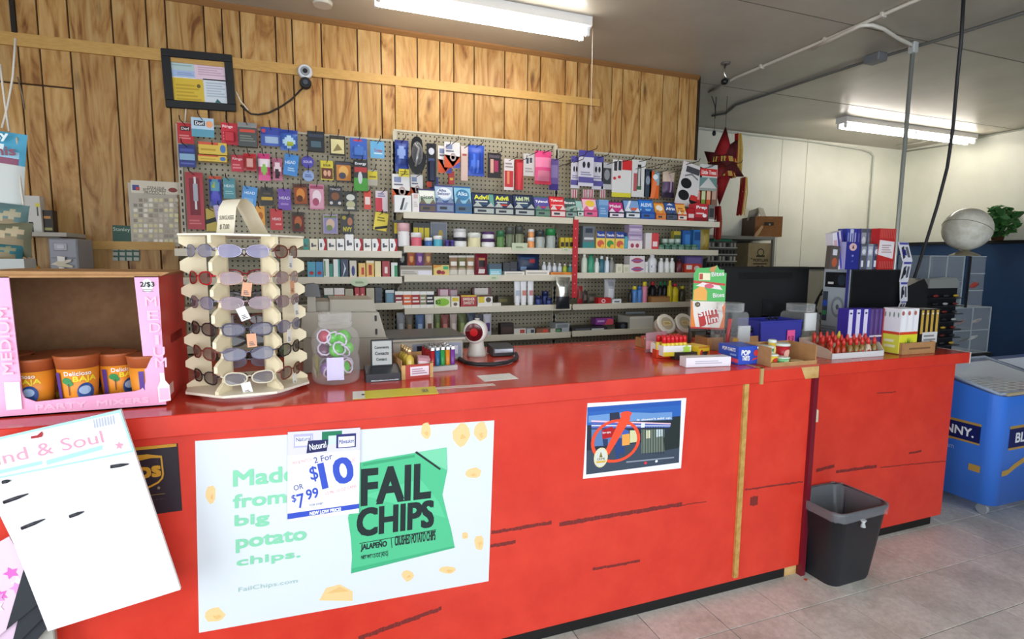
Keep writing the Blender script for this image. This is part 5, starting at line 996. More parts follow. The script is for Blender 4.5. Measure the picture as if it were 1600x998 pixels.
# --- third shelf, middle bay
G('M3', 'flat', 625, 676, 415, '#c9c4ba', [('r', 0, .62, 1, .95, '#8d8474'), ('r', .55, .1, .98, .5, '#e6e4f0'), ('l', .04, .15, .5, .5, 2, '#9c968a')], 'long grey and white carton at the left', d=.12)
X, Y, z, w, h35 = place('M3', 625, 676, 415, .012)
for k, (x0, x1, c, c2_) in enumerate(((622, 636, '#26262a', '#8a8a84'), (637, 650, '#a8563f', '#d99a5c'), (651, 663, '#7a4a8c', '#c9a0c4'), (664, 676, '#9a6a58', '#d8b06a'))):
    G('M3', 'pouch', x0, x1, 391, c, [('e', .5, .42, .3, .2, c2_), ('r', 0, .85, 1, 1, c2_)], ('black canister pouch', 'rust brown pouch', 'purple pouch', 'dusty pink pouch')[k] + ' standing on the grey carton', 'pouch', z0=h35 + .001)
G('M3', 'box', 677, 702, 414, '#e0c46a', [('e', .35, .35, .16, .2, '#8c2430'), ('e', .6, .3, .14, .18, '#a83440'), ('r', .62, .6, .95, .9, '#3fae78'), ('p', [(0, .7), (.5, .9), (.5, 1), (0, 1)], '#d8943a')], 'yellow fruit tea box with red cherries')
for k, (x0, x1, c) in enumerate(((703, 717, '#9a7a5c'), (717, 730, '#7d7a4c'), (730, 743, '#a8825c'))): G('M3', 'pouch', x0, x1, 399, '#e4dfd4', [('r', 0, .45, 1, .9, c), ('e', .5, .66, .4, .08, '#f2efe6'), ('e', .5, .54, .4, .06, '#f2efe6'), ('r', .05, .3, .95, .36, '#b8a48c')], ('left brown', 'middle olive', 'right tan')[k] + ' topped cigarillo pouch of three', 'pouch')
G('M3', 'pouch', 743, 764, 396, '#7c2230', [('e', .5, .55, .28, .18, '#26181a'), ('e', .5, .2, .32, .1, '#e9e2e0'), ('r', .2, .74, .8, .8, '#c98a5c')], 'maroon coffee pouch with a white oval', 'pouch')
G('M3', 'box', 765, 784, 412, '#79bfd0', [('r', 0, .55, 1, 1, '#4f5f70'), ('l', .1, .1, .9, .4, 2, '#e0f0f4')], 'turquoise and grey box')
for k, (x0, x1, yt) in enumerate(((786, 797, 410), (797, 808, 409))): G('M3', 'box', x0, x1, yt, '#24262c', [('r', .1, .3, .9, .5, '#4a4f5c')], ('left', 'right')[k] + ' plain black box behind the white trays', dy=.08)
G('M3', 'flat', 788, 820, 424, '#e6e2d8', [('l', .05, .2, .9, .8, 1, '#b9b4a8')], 'low white card tray, left', d=.07)
G('M3', 'flat', 821, 859, 422, '#ebe7de', [('l', .05, .2, .9, .8, 1, '#b9b4a8')], 'low white card tray, right', d=.07)
G('M3', 'pouch', 809, 846, 396, '#23304f', [('e', .6, .6, .12, .1, '#a8343c'), ('r', .1, .1, .35, .3, '#7f9ab8'), ('e', .4, .75, .3, .1, '#34507c')], 'bulky navy bag with red spot on the trays', 'bag', dy=.085, z0=.02)
G('M3', 'flat', 860, 897, 425, '#e08a34', [('r', .1, .3, .6, .7, '#c9702a')], 'low orange tray left of the red strip', d=.06)
for k in range(6): G('M3', 'bottle', 848 + k * 8.2, 855 + k * 8.2, 409 + k * .7, ('#e8ecee', '#dfe4ea', '#e8ecee', '#d8e0e8', '#c9d84a', '#5fb0a8')[k], [('r', 0, .3, 1, .6, ('#4f6fa8', '#8fa3c4', '#3f5f9c', '#6f86b0', '#e8e8a0', '#d8e8e4')[k])], ('first', 'second', 'third', 'fourth', 'fifth, lime,', 'sixth, teal,')[k] + ' small dropper bottle from the left', 'bottle', dy=.08, cap='#f2f2f2')
# --- third shelf, right bay
for k, (x0, x1, yt, c, cp_, b_, lb_) in enumerate(((911, 920, 395, '#d9e2d0', '#f0f0ec', '#8fae84', 'white pump bottle'), (921, 931, 394, '#3f9a78', '#2f7f62', '#d8e8dc', 'green pump bottle'), (931, 938, 403, '#e9ece6', '#f4f4f2', '#c9d4c4', 'small white bottle'), (938, 947, 400, '#2f6a78', '#dfe6e6', '#c9dcdc', 'teal bottle with pale cap'), (947, 954, 401, '#dfe8f0', '#f0f0f0', '#4f7fb4', 'white bottle with blue label'), (954, 962, 402, '#8d8d86', '#9c9c94', '#b9b9b0', 'grey bottle'))):
    G('R3', 'bottle', x0, x1, yt, c, [('r', .1, .25, .9, .7, b_)], lb_ + ' in the left group', 'bottle', cap=cp_)
for k in range(2): G('R3', 'box', 963 + k * 11, 973 + k * 11, 412 + k, '#e4e2cc', [('r', .2, .2, .8, .7, '#d0ceb4')], ('left', 'right')[k] + ' cream coloured small box')
for k in range(2): G('R3', 'box', 984, 1008, (414, 400)[k], '#ece4e4', [('e', .5, .5, .34, .3, '#c9505c'), ('r', .1, .4, .9, .6, '#8f6aa8')], ('lower', 'upper')[k] + ' white box with red and purple emblem', z0=0 if k == 0 else place('R3', 984, 1008, 414, .012)[4] + .0008)
G('R3', 'jar', 1009, 1015, 409, '#e8e8e4', [('r', .1, .3, .9, .6, '#7c7c78')], 'thin white jar', 'jar', cap='#f2f2f2')
G('R3', 'bottle', 1017, 1030, 396, '#eef0f2', [('e', .5, .55, .3, .16, '#b9a8d4'), ('l', .25, .2, .75, .35, 2, '#a9b4cc')], 'tall white lotion bottle', 'bottle', cap='#f4f4f4')
G('R3', 'bottle', 1032, 1040, 403, '#eff0f0', [], 'plain white bottle beside the lotion', 'bottle', cap='#f4f4f4')
for k, x in enumerate((1041, 1049)): G('R3', 'bottle', x, x + 8, 403, '#f0f2ee', [('r', .1, .1, .9, .5, '#7fae4a'), ('r', .1, 0, .9, .12, '#3f5f8c')], ('left', 'right')[k] + ' white bottle with a green label', 'bottle', cap='#f4f4f4')
G('R3', 'bottle', 1060, 1070, 404, '#6a2c34', [('r', .1, .2, .9, .6, '#c9b4a8')], 'dark red bottle', 'bottle', cap='#3a2024')
G('R3', 'box', 1071, 1097, 412, '#d84a34', [('r', .05, .4, .4, .85, '#f0e8e4'), ('e', .7, .5, .18, .3, '#f2dcd8')], 'red and white box at the right')
G('R3', 'box', 1070, 1099, 400, '#6a5a94', [('r', .1, .5, .9, .9, '#7f70aa')], 'purple box standing behind the red and white box', dy=.10)
# --- fourth shelf, middle bay
for k, (x0, x1, c) in enumerate(((617, 630, '#8c1f28'), (630, 643, '#e0662c'), (643, 656, '#a8242c'), (656, 666, '#8f8f6a'), (666, 678, '#26262c'))):
    G('M4', 'box', x0, x1, 455, '#f0eee8', [('r', 0, .22, 1, .80, c), ('l', .1, .32, .9, .72, 2, '#f2e9e4')], ('dark red', 'orange', 'crimson', 'olive', 'black')[k] + ' banded white tobacco box of five', d=.05)
G('M4', 'box', 678, 704, 463, '#e2e6c4', [('e', .5, .5, .44, .34, '#8fc83c'), ('t', '$2', .08, .3, .4, .7, '#3a5a1c', 0, .03)], 'pale box with a lime burst and price')
for k, (x0, x1, c) in enumerate(((684, 701, '#d8b8c0'), (701, 715, '#b8a4a8'))): G('M4', 'box', x0, x1, 451 + k, '#8c4a5c', [('r', .2, .4, .95, .95, c)], ('left', 'right')[k] + ' mauve pack standing behind the lime burst box', dy=.08, d=.03)
G('M4', 'box', 705, 718, 463, '#efece0', [('r', .1, .55, .9, .9, '#e0c83c'), ('e', .5, .3, .25, .15, '#7a6a5c')], 'narrow white and yellow box')
G('M4', 'box', 720, 745, 461, '#a81c24', [('t', 'SWISHER', .12, .55, .88, .8, '#f4e4d4', 0, .03), ('t', 'SWEETS', .16, .24, .84, .48, '#f4e4d4', 0, .03), ('r', 0, .88, 1, 1, '#e0c23a')], 'red cigarillo box with pale lettering')
G('M4', 'box', 746, 770, 461, '#efebe2', [('r', .05, .35, .45, .9, '#e2c83a'), ('e', .72, .6, .18, .22, '#5c4a3c'), ('r', 0, .88, 1, 1, '#5c2f24')], 'white and yellow cigarillo box')
G('M4', 'box', 738, 769, 450, '#5a2f2a', [('r', .1, .6, .8, 1, '#d8d0c8')], 'brown carton behind the cigarillo boxes', dy=.09, d=.04)
for k, x in enumerate((805, 815, 826)): G('M4', 'tube', x, x + 10, 437.5, '#eef0f2', [('r', 0, .4, 1, .6, ('#b9c4d4', '#d88a7c', '#c98a8a')[k])], ('left', 'middle', 'right')[k] + ' upright white cream tube of three', 'tube')
for k, (x0, x1, yt) in enumerate(((838, 848, 462), (849, 859, 455), (855, 865, 465))): G('M4', 'jar', x0, x1, yt, '#2a3a78', [('r', .2, .3, .8, .6, '#8fa0d0')], ('left', 'tall middle', 'right')[k] + ' dark blue jar', 'jar', dy=.012 + .03 * (k % 2), cap='#1f2a58')
G('M4', 'box', 778, 802, 463, '#5f5a40', [('r', .1, .3, .6, .7, '#8a7f4a')], 'dim olive box at the back', dy=.16)
G('M4', 'flat', 770, 783, 473, '#ded8cc', [], 'small flat white packet', d=.05)
# --- fourth shelf, right bay
for k, (x0, x1, yt, c) in enumerate(((905, 913, 447, '#a8242c'), (913, 921, 455, '#3a2a2a'), (921, 934, 459, '#4a443c'))): G('R4', 'pouch', x0, x1, yt, c, [('e', .5, .5, .3, .2, '#6c5c50')], ('red bundle', 'dark brown bundle', 'grey brown bundle')[k] + ' just right of the foil bag', 'bundle', dy=.05)
G('R4', 'box', 935, 955, 465, '#c3262a', [('o', .4, .5, .16, .3, .4, '#f0e0e0')], 'red box with a pale ring')
G('R4', 'pouch', 947, 965, 436, '#b9b9bc', [('e', .5, .4, .3, .25, '#dcdcdf'), ('r', .2, .75, .8, .9, '#9c9ca2')], 'silver grey pouch standing behind the red box', 'pouch', dy=.07)
G('R4', 'box', 957, 971, 467, '#dfe2e4', [('r', .2, .3, .8, .6, '#5c6c74')], 'small white box with grey window')
G('R4', 'bottle', 984, 990, 452, '#26262a', [], 'slim black bottle', 'bottle', cap='#26262a')
for k, (x0, x1, yt, c, cp_, b_) in enumerate(((990, 998, 447, '#4f86c8', '#e8d23a', '#e8c0d4'), (998, 1006, 447, '#4f86c8', '#3f6fb4', '#f0f0f4'), (1006, 1014, 440, '#e08aa4', '#ecd83c', '#d86a8c'))): G('R4', 'can', x0, x1, yt, c, [('r', 0, 0, 1, .5, b_)], ('blue spray can with yellow cap', 'all blue spray can', 'pink spray can with yellow cap')[k], 'spray can', cap=cp_)
G('R4', 'flat', 1017, 1047, 463, '#a87848', [('r', .05, .2, .95, .8, '#b98a58')], 'low brown carton under the black bottles', d=.09, dy=.006)
for k, (x0, x1, cp_) in enumerate(((1018, 1029, '#c8343c'), (1031, 1038, '#2f8a5a'), (1038, 1046, '#2f8a5a'))): G('R4', 'bottle', x0, x1, 440, '#1f1d20', [('r', .05, .3, .95, .6, '#e6e4de')], ('red capped', 'first green capped', 'second green capped')[k] + ' black bottle in the brown carton', 'bottle', dy=.1, cap=cp_)
for k, (x0, x1, yt, c) in enumerate(((1046, 1053, 438, '#e2cf2c'), (1053, 1064, 443, '#e2cf2c'), (1065, 1075, 447, '#3a3a2c'))): G('R4', 'bottle', x0, x1, yt, c, [('l', .1, .2, .9, .6, 3, '#3a3a2c' if k < 2 else '#d8c83a')], ('slim yellow', 'wide yellow', 'black and yellow')[k] + ' fluid bottle', 'bottle', cap='#c8343c' if k == 1 else '#e2cf2c')
# --- lowest shelf
for k, (x0, x1, c, c2_) in enumerate(((620, 634, '#8d9096', '#b9bcc4'), (634, 647, '#6a6258', '#a88a6c'), (650, 664, '#4f6f9c', '#a8c0d8'), (665, 679, '#e0d8cc', '#7c5a4a'), (680, 690, '#5c6a3a', '#8c9a5a'), (690, 703, '#8c4a44', '#c98a7c'), (704, 716, '#b9a49c', '#e0d0c8'), (717, 730, '#5f6a3c', '#9ca86a'), (731, 744, '#3c4a5c', '#7c8ca8'), (745, 757, '#4a4a54', '#8a8a9c'), (757, 770, '#c8c4d0', '#5c3a7c'))):
    G('M5', 'pouch', x0, x1, 489 + (k * 7) % 4, c, [('e', .5, .4, .3, .2, c2_), ('r', 0, .05, 1, .2, '#c9a89c' if k % 2 else '#d0d4dc')], ('silver', 'brown', 'blue', 'white dog treat', 'olive', 'brick red', 'pale tan', 'moss green', 'slate', 'charcoal', 'white and violet')[k] + ' snack pouch behind the scale', 'pouch')
G('M5', 'box', 782, 803, 505, '#2a211c', [('r', .1, .2, .9, .7, '#4a342a')], 'dark brown low box beside the scanner')
for k, (x0, x1, c, c2_, lb_) in enumerate(((803, 822, '#d8d4cc', '#b84a40', 'white box with red mark'), (823, 836, '#b9bcbc', '#3a3f44', 'grey box with dark window'), (838, 858, '#8c5a44', '#d8503a', 'brown and red packet'), (860, 878, '#c9c4b4', '#5f9a6a', 'pale packet with green mark'))): G('M5', 'flat', x0, x1, 513, c, [('r', .5, .2, .9, .8, c2_)], lb_, d=.07)
bkx = place('R5', 868, 892, 503, .03)
G('R5', 'flat', 868, 890, 505, '#a9aeb2', [('r', .1, .5, .9, .9, '#7c8286')], 'shallow grey tray', d=.10)
G('R5', 'flat', 893, 950, 511, '#33353a', [('r', .1, .3, .5, .7, '#5c6068'), ('r', .55, .2, .9, .6, '#d0d0d0')], 'flat dark papers pile', 'papers', d=.14)
G('R5', 'box', 931, 958, 497, '#8c3a94', [('p', [(.5, 0), (1, 0), (1, .8), (.7, 1)], '#d84a5c'), ('r', .1, .4, .5, .7, '#c9a0d0')], 'purple and red box lying on the papers', dy=.07, z0=.03, tilt=-.1)
cmx = G('R5', 'box', 966, 981, 504, '#1d1d20', [('e', .5, .5, .25, .35, '#4a4f5c')], 'small black camera', 'camera', name='compact_camera')
G('R5', 'flat', 984, 1022, 494, '#d6d2c4', [('r', 0, .82, 1, 1, '#e4e0d4')], 'pale plastic tub', 'tub', d=.16, name='storage_tub')
G('R5', 'flat', 978, 1008, 487, '#b4bcc0', [('r', .05, .1, .95, .9, '#9aa4aa')], 'grey panel leaning behind the tub', dy=.2, d=.01)
for k, x in enumerate((1019, 1047)):
    p_ = onY(x + 13.5, 514, 3.10)
    o = MB().lathe([(.052, 0), (.056, .05)], M('#b9b3a6', .3), 20).build('round_tub', None, (p_.x, 3.02 + .0, ZT + .002), (0, 0, 0), ('left', 'right')[k] + ' round lidded plastic tub tilted behind the candy tray', 'tub', 'round tubs behind the counter')
    o.location = (onY(x + 13.5, 512, 2.62).x, 2.62, ZT + .075); o.rotation_euler = (1.05, 0, 0)
    MB().lathe([(.060, .048), (.060, .060), (.050, .064)], M('#c9c3b6', .3), 20).lathe([(.038, .0642), (.036, .0646)], M('#a89c80', .4), 16).decal((-.024, -.012, .0648), (.048, 0, 0), (0, .024, 0), [('r', 0, 0, 1, 1, M('#d0b880', .5)), ('l', .1, .2, .9, .8, 2, M('#7c6a44', .5))], .0003).build('lid', o)
p_ = onY(1046, 522, 2.62); MB().box(-.13, .13, 0, .06, 0, .045, KRAFT).build('riser_box', None, (onY(1046, 512, 2.62).x, 2.58, ZT + .001), 0, 'low brown box under the two round tubs', 'box')
# --- left bay
cg = ['#2f8c7c', '#e9e2c4', '#f0efec', '#efece0', '#f0f0ee', '#f0f0ee', '#f0efec', '#efece4', '#f2f0ee', '#efeee8', '#f2f0ee']
xs = [473, 483, 497, 510.5, 525, 538.5, 553, 567, 580.5, 595, 608, 621.5]
for k in range(11):
    red = k in (2, 6, 8, 10)
    ops = [('l', .2, .3, .8, .6, 1, '#6a6a6a')] if not red else [('p', [(.55, 0), (1, 0), (1, 1), (.6, 1), (.82, .55)], '#b8242c')]
    ops.append(('t', ('Kool', 'Camel', 'Marlb', 'Parl', 'Marlb', 'Salem', 'Marlb', 'Lucky', 'Marlb', 'Virg', 'Marlb')[k], .2, .12, .5, .72, '#4a4a52', 0, 0) if False else ('l', .18, .2, .42, .85, 1, '#5a5a66'))
    G('L1', 'box', xs[k] + .6, xs[k + 1] - .6, 366 if k == 5 else 373, cg[k], ops, f'{("first, teal,", "second, cream,", "third, red marked,", "fourth, ivory,", "fifth, plain white,", "sixth, tallest white,", "seventh, red marked,", "eighth, white,", "ninth, red marked,", "tenth, white,", "last, red marked,")[k]} cigarette carton from the left', 'carton', d=.09, name='cigarette_carton')
row = ((480, 492.5, 409, '#4fa0b8', [('e', .5, .3, .3, .12, '#a8343c')], 'sky blue'), (493, 504.5, 409, '#3f8ab8', [('e', .5, .3, .3, .12, '#a8343c')], 'deeper blue'), (505, 514, 404.5, '#e6e8dc', [('r', .1, .1, .35, .9, '#4f8a5c')], 'white with green stripe'), (514.5, 520, 412, '#2f8a78', [], 'narrow green'), (520.5, 531, 405, '#e9ebe6', [('r', .7, 0, 1, 1, '#4f9a94')], 'white and teal'),
       (532, 544, 405, '#2a3450', [('p', [(.2, 0), (.5, .6), (.3, .9), (.7, .5)], '#d0d8e4')], 'navy'), (546, 557, 407, '#d8d0bc', [('e', .5, .4, .25, .3, '#3f4f8c')], 'beige with blue oval'), (560, 571, 411, '#e8c06a', [('r', .4, .2, .8, .7, '#c9503a')], 'yellow and red'), (572, 584.5, 407, '#e6b85a', [('r', .3, .15, .7, .75, '#b8442c'), ('r', 0, .85, 1, 1, '#f0e4c4')], 'taller yellow and red'), (585.5, 595, 408, '#efe0ac', [], 'cream'), (597, 609, 408, '#a8242c', [('l', .3, .1, .7, .9, 1, '#f0dcd8')], 'solid red'), (611, 621, 410, '#dfe6dc', [('r', .5, 0, 1, .8, '#3f9a6c')], 'white and green'))
for k, (x0, x1, yt, c, ops, lb_) in enumerate(row): G('L2', 'box', x0, x1, yt, c, ops, lb_ + ' cigarette carton', 'carton', d=.09, name='cigarette_carton')
row = ((484, 503, 452, '#3a3a38', [], 'charcoal'), (506, 521, 450, '#e6e6de', [('r', 0, 0, 1, .6, '#3f5f54'), ('e', .5, .3, .3, .15, '#8ca89c')], 'white and green'), (522, 538, 450, '#ece6e0', [('r', 0, 0, 1, .6, '#c8382c')], 'white and red'), (539, 552, 451, '#b4ac90', [('e', .5, .4, .15, .1, '#c8582c')], 'tan'), (554, 561.5, 449, '#b8242c', [('l', .3, .2, .7, .8, 1, '#f0c0b8')], 'narrow red, left'), (562.5, 570, 449, '#b8242c', [('l', .3, .2, .7, .8, 1, '#f0c0b8')], 'narrow red, right'), (572, 585, 450, '#b9b296', [], 'plain sand'), (586, 597, 449, '#3f444c', [('r', .1, .2, .9, .7, '#565c66')], 'dark slate'), (602, 616, 453, '#4a6474', [('r', 0, .8, 1, 1, '#d0d8d8'), ('r', .15, .1, .85, .75, '#6f9ab0')], 'blue grey'))
for k, (x0, x1, yt, c, ops, lb_) in enumerate(row): G('L3', 'box', x0, x1, yt, c, ops, lb_ + ' cigarette carton', 'carton', d=.09, name='cigarette_carton')
# red clip strip, foil bag, round price tags
A_, B_ = onY(900, 343, YS - .01), onY(899, 465, YS - .01); ws = metres(9, A_)
st_ = MB().box(-ws / 2, ws / 2, 0, .002, 0, A_.z - B_.z, M('#c01f2c', .4))
for k in range(9): st_.box(-.003, .003, -.001, 0, .03 + k * .06, .038 + k * .06, M('#e8a0a4', .4))
st_.build('clip_strip', None, (A_.x, A_.y, B_.z), None, 'long red clip strip hanging from the top shelf in front of the lower shelves', 'clip strip')
A_, B_ = onY(878, 433, YS - .03), onY(878, 482, YS - .03); ws = metres(24, A_)
MB().pillow(ws, A_.z - B_.z, .05, [('r', 0, 0, 1, .35, M('#3f4348', .25, .6)), ('e', .55, .65, .3, .2, M('#d8d8d0', .15, .8)), ('e', .3, .8, .2, .12, M('#8f8f86', .2, .8))], M('#b4b2a8', .18, .8), 8, 10).build('foil_bag', None, (A_.x, A_.y - .022, B_.z), None, 'shiny silver foil bag hanging in front of the fourth shelf', 'bag')
for k, (x, y, w_) in enumerate(((562, 441, 27), (772, 434, 16), (812, 386, 26), (884, 390, 11))):
    P_ = onY(x, y, YS - .006); r_ = metres(w_, P_) / 2
    (MB().lathe([(r_, 0), (r_ * .9, .006)], M('#c9d8b4', .5), 18, axis='y', sy=.5) if k < 2 else MB().box(-r_, r_, 0, .004, -r_ * .4, r_ * .5, M('#c9d4b4', .5))).decal((-r_ * .6, -.0004, -r_ * .2), (r_ * 1.2, 0, 0), (0, 0, r_ * .4), [('l', .1, .2, .9, .8, 2, M('#5c6a4c', .5))], .0004).build('shelf_tag', None, P_, None, ('large round pale green tag on the second left shelf edge', 'round pale green tag under the maroon pouch', 'pale rectangular price tag under the olive jars', 'small square price tag left of the red strip')[k], 'tag', 'shelf edge price tags')
# ================================================================== PACKS HANGING FROM THE PEGBOARD
gpar = {'L': gl, 'M': gm, 'R': gr}
HOOK = M('#2f2c2a', .35, .5)
def hang(bay, kind, x0, x1, y0, y1, base, ops, what, Yp=3.48, hook=.14, cat='pack', accent=None, roll=0):
    xm = (x0 + x1) / 2; A_, B_ = onY(x0, y0, Yp), onY(x1, y1, Yp); w = (B_.x - A_.x) * .97; T_ = onY(xm, y0, Yp); Bt = onY(xm, y1, Yp); h = T_.z - Bt.z; X = T_.x
    g = gpar[bay]
    if hook: MB().tube([(0, 0, 0), (0, Yp - hook - YP, 0), (0, Yp - hook - YP - .012, .018)], .0025, HOOK, 5).build('peg_hook', g, (X - g.location.x, 0, T_.z - .012))
    lb = what + ' hanging on the ' + {'L': 'left', 'M': 'middle', 'R': 'right'}[bay] + ' pegboard'
    kw = dict(label=lb, cat=cat, group={'L': 'packs on the left pegboard', 'M': 'packs on the middle pegboard', 'R': 'packs on the right pegboard'}[bay])
    base = M(base, .35) if isinstance(base, str) else base
    loc = (X, Yp, Bt.z)
    if kind == 'card':                                       # printed card with a clear bubble
        o = MB().box(-w / 2, w / 2, 0, .002, 0, h, base).decal((-w / 2, 0, 0), (w, 0, 0), (0, 0, h), list(ops), .0003).build('card_pack', None, loc, (0, roll, 0), **kw)
        if accent: MB().box(-w * .32, w * .32, -.018, 0, h * .12, h * .6, M(accent, .2), .006).build('blister', o)
        return o
    if kind == 'bag':
        o = MB().pillow(w, h, min(.05, w * .45), list(ops), base, 8, 10, crimp=.1).build('hanging_bag', None, loc, (0, roll, 0), **kw); return o
    if kind == 'box':
        d = min(.05, w * .4); o = MB().box(-w / 2, w / 2, -d, 0, 0, h, base, .001).decal((-w / 2, -d, 0), (w, 0, 0), (0, 0, h), list(ops), .0003)
        if accent: o.decal((w / 2, -d, 0), (0, d, 0), (0, 0, h), [('r', 0, 0, 1, 1, accent)], .0005)
        return o.build('hanging_box', None, loc, (0, roll, 0), **kw)
    if kind == 'disc':
        o = MB().lathe([(w / 2, 0), (w / 2, .008), (w * .4, .014)], base, 20, 0, 0, h / 2, 'y').build('round_pack', None, (X, Yp - .014, Bt.z), (0, roll, 0), **kw); 
        MB().decal((-w / 2, -.0005, 0), (w, 0, 0), (0, 0, h), list(ops), .0003).build('printed_face', o); return o
Hg = hang
L_ = 3.50
pic = lambda a, b, c: [('r', .06, .06, .94, .94, a), ('e', .5, .5, .3, .28, b), ('e', .42, .3, .22, .16, c), ('r', .06, .82, .94, .94, c)]
Hg('L', 'card', 275, 303, 192, 224, '#c02830', [('r', .2, .62, .8, .84, '#3a2428'), ('t', 'Dorf', .26, .66, .74, .80, '#f0e8e8', 0, .02), ('l', .1, .2, .8, .45, 2, '#e08a8a')], 'red card with a dark label, at the top left corner', L_)
Hg('L', 'card', 297, 335, 184, 214, '#b8d4e8', [('r', 0, 0, 1, .4, '#5f9fb4'), ('r', .12, .58, .6, .84, '#26303c'), ('t', 'Dorf', .18, .62, .56, .80, '#ffffff', 0, .02), ('e', .8, .68, .16, .18, '#f0a878')], 'wide pale blue card with orange disc', L_ - .03)
Hg('L', 'card', 344, 372, 192, 226, '#cc2a3a', [('t', 'Rings', .08, .74, .7, .9, '#f6dada', 0, .03), ('l', .1, .2, .8, .6, 3, '#e88a90')], 'red card with white lettering in the top row', L_, accent='#d0404c')
Hg('L', 'box', 371, 403, 194, 231, '#4a4e4c', [('r', 0, .8, 1, 1, '#8a8a88'), ('r', .1, .6, .9, .72, '#c94a3a'), ('l', .1, .2, .9, .5, 3, '#7c8078')], 'dark grey box with an orange side', L_ - .03, accent='#e0542c')
Hg('L', 'card', 406, 440, 199, 228, '#4a68c0', [('r', 0, .6, 1, 1, '#3a4aa4'), ('r', .2, .15, .85, .5, '#a9c4e0'), ('e', .14, .8, .1, .1, '#d84a5c')], 'wide blue card in the top row', L_)
Hg('L', 'bag', 436, 466, 203, 235, '#3f68b8', [('e', .5, .4, .38, .26, '#b9d8ec'), ('e', .55, .3, .26, .1, '#a8b43a'), ('r', 0, .8, 1, 1, '#3048a0')], 'round bottomed blue pack in the top row', L_ - .03)
Hg('L', 'box', 479, 507, 207, 238, '#1f2226', [('r', .08, .7, .92, .86, '#3a3f52'), ('r', .2, .2, .8, .5, '#4a6470')], 'black pack in the top row', L_)
Hg('L', 'card', 514, 540, 212, 243, '#2c2620', [('r', .08, .1, .92, .82, '#e0d49a'), ('p', [(.2, .2), (.5, .6), (.8, .3)], '#8a7a4c'), ('r', .1, .85, .9, .95, '#4a4234')], 'black framed card with pale yellow picture', L_)
Hg('L', 'card', 546, 574, 216, 248, '#3a60b8', [('p', [(.1, .2), (.5, .7), (.9, .4), (.9, .2)], '#6f94d4'), ('r', .2, .84, .7, .94, '#c9485c')], 'blue card with a paler wedge', L_, accent='#4f78c4')
Hg('L', 'card', 578, 601, 221, 247, '#6ab0dc', [('t', 'Trojan', .25, .35, .85, .55, '#c04a5c', 0, .02), ('r', .25, .25, .85, .32, '#d8e8f0')], 'sky blue card at the top right', L_)
Hg('L', 'card', 277, 306, 226, 261, '#28357c', [('r', .05, .32, .95, .6, '#8fb4d0'), ('r', .1, .7, .9, .82, '#4a5aa8'), ('l', .1, .1, .9, .25, 1, '#5a6ab4')], 'navy card below the corner red card', L_)
for k, (a, b) in enumerate(((225, 243.5), (245, 254.5))): Hg('L', 'box', 311, 357, a, b, '#d8b84a', [('r', 0, .78, .7, 1, '#d0583a'), ('e', .86, .5, .1, .34, '#4a78b4'), ('r', .08, .3, .6, .45, '#b8942c')], ('upper', 'lower')[k] + ' yellow oblong box', L_, hook=.06 if k == 0 else 0)
Hg('L', 'card', 360, 381, 242, 268, '#c4283a', [('t', 'Rings', .1, .66, .9, .84, '#f4d8d8', 0, .02), ('l', .1, .15, .8, .5, 2, '#e08a90')], 'small red card in the second row', L_)
Hg('L', 'bag', 379, 401, 240, 267, '#a83a3a', [('r', .2, .25, .8, .7, '#d8a49a'), ('r', 0, .85, 1, 1, '#c4303a')], 'red and brown pack in the second row', L_ - .03)
Hg('L', 'bag', 401, 423, 240, 282, '#d84a84', [('r', 0, .55, 1, .78, '#f4e4ec'), ('e', .5, .4, .3, .18, '#8fc45a'), ('r', 0, .05, 1, .2, '#e86aa0')], 'tall pink candy bag', L_)
Hg('L', 'bag', 424, 442, 247, 282, '#b86a84', [('e', .5, .5, .35, .3, '#e8d4da'), ('e', .45, .3, .25, .18, '#3a2630')], 'pink and black candy bag', L_ - .02)
Hg('L', 'card', 440, 464, 241, 274, '#3f86cc', [('t', 'HEAD', .1, .55, .8, .70, '#d8ecfa', 8, .02), ('l', .3, .2, .8, .4, 2, '#b4d8f0')], 'blue card turned askew in the second row', L_ - .03, roll=.12)
Hg('L', 'disc', 470, 491, 243, 264, '#4a44a8', [('t', 'SOUR', .15, .42, .85, .6, '#d8d4f0', 0, .02)], 'round violet tin pack', L_)
Hg('L', 'disc', 472, 491, 266, 284, '#8fa8d4', [('l', .2, .35, .8, .65, 2, '#4a5a94')], 'round pale blue tin pack below the violet one', L_)
Hg('L', 'card', 500, 521, 251, 281, '#d8c83a', [('r', .05, .05, .95, .62, '#6a3a2a'), ('e', .35, .35, .14, .16, '#d8a88a'), ('e', .66, .35, .14, .16, '#d8a88a'), ('t', 'SOUR', .2, .7, .8, .82, '#3a3428', 0, .02)], 'yellow card with a brown picture', L_)
Hg('L', 'card', 523, 550, 252, 284, '#2c2a2c', pic('#c9823a', '#e8b464', '#4a4a5c'), 'dark card with an orange picture', L_)
Hg('L', 'box', 551, 574, 251, 299, '#26282a', [('r', 0, 0, 1, .42, '#4a9a3c'), ('t', 'Energy', .1, .82, .9, .92, '#e8e8ec', 0, .03), ('r', .05, .6, .95, .76, '#b43a3a'), ('e', .45, .42, .16, .2, '#c9d0d4')], 'tall black pack with a green base', L_ - .05)
Hg('L', 'card', 574, 590, 265, 290, '#b9b4a4', [('r', 0, .4, 1, .9, '#e0d03a'), ('r', .15, .5, .85, .6, '#8a7a2c')], 'yellow topped grey card', L_)
Hg('L', 'card', 286, 319, 269, 358, '#a8202c', [('r', .2, .25, .8, .9, '#7c2a34'), ('r', .48, .35, .60, .92, '#d4d8dc'), ('r', .42, .5, .68, .8, '#a8acb4'), ('l', .1, .08, .8, .18, 2, '#d87a7c')], 'very tall red card holding a silver pen', L_)
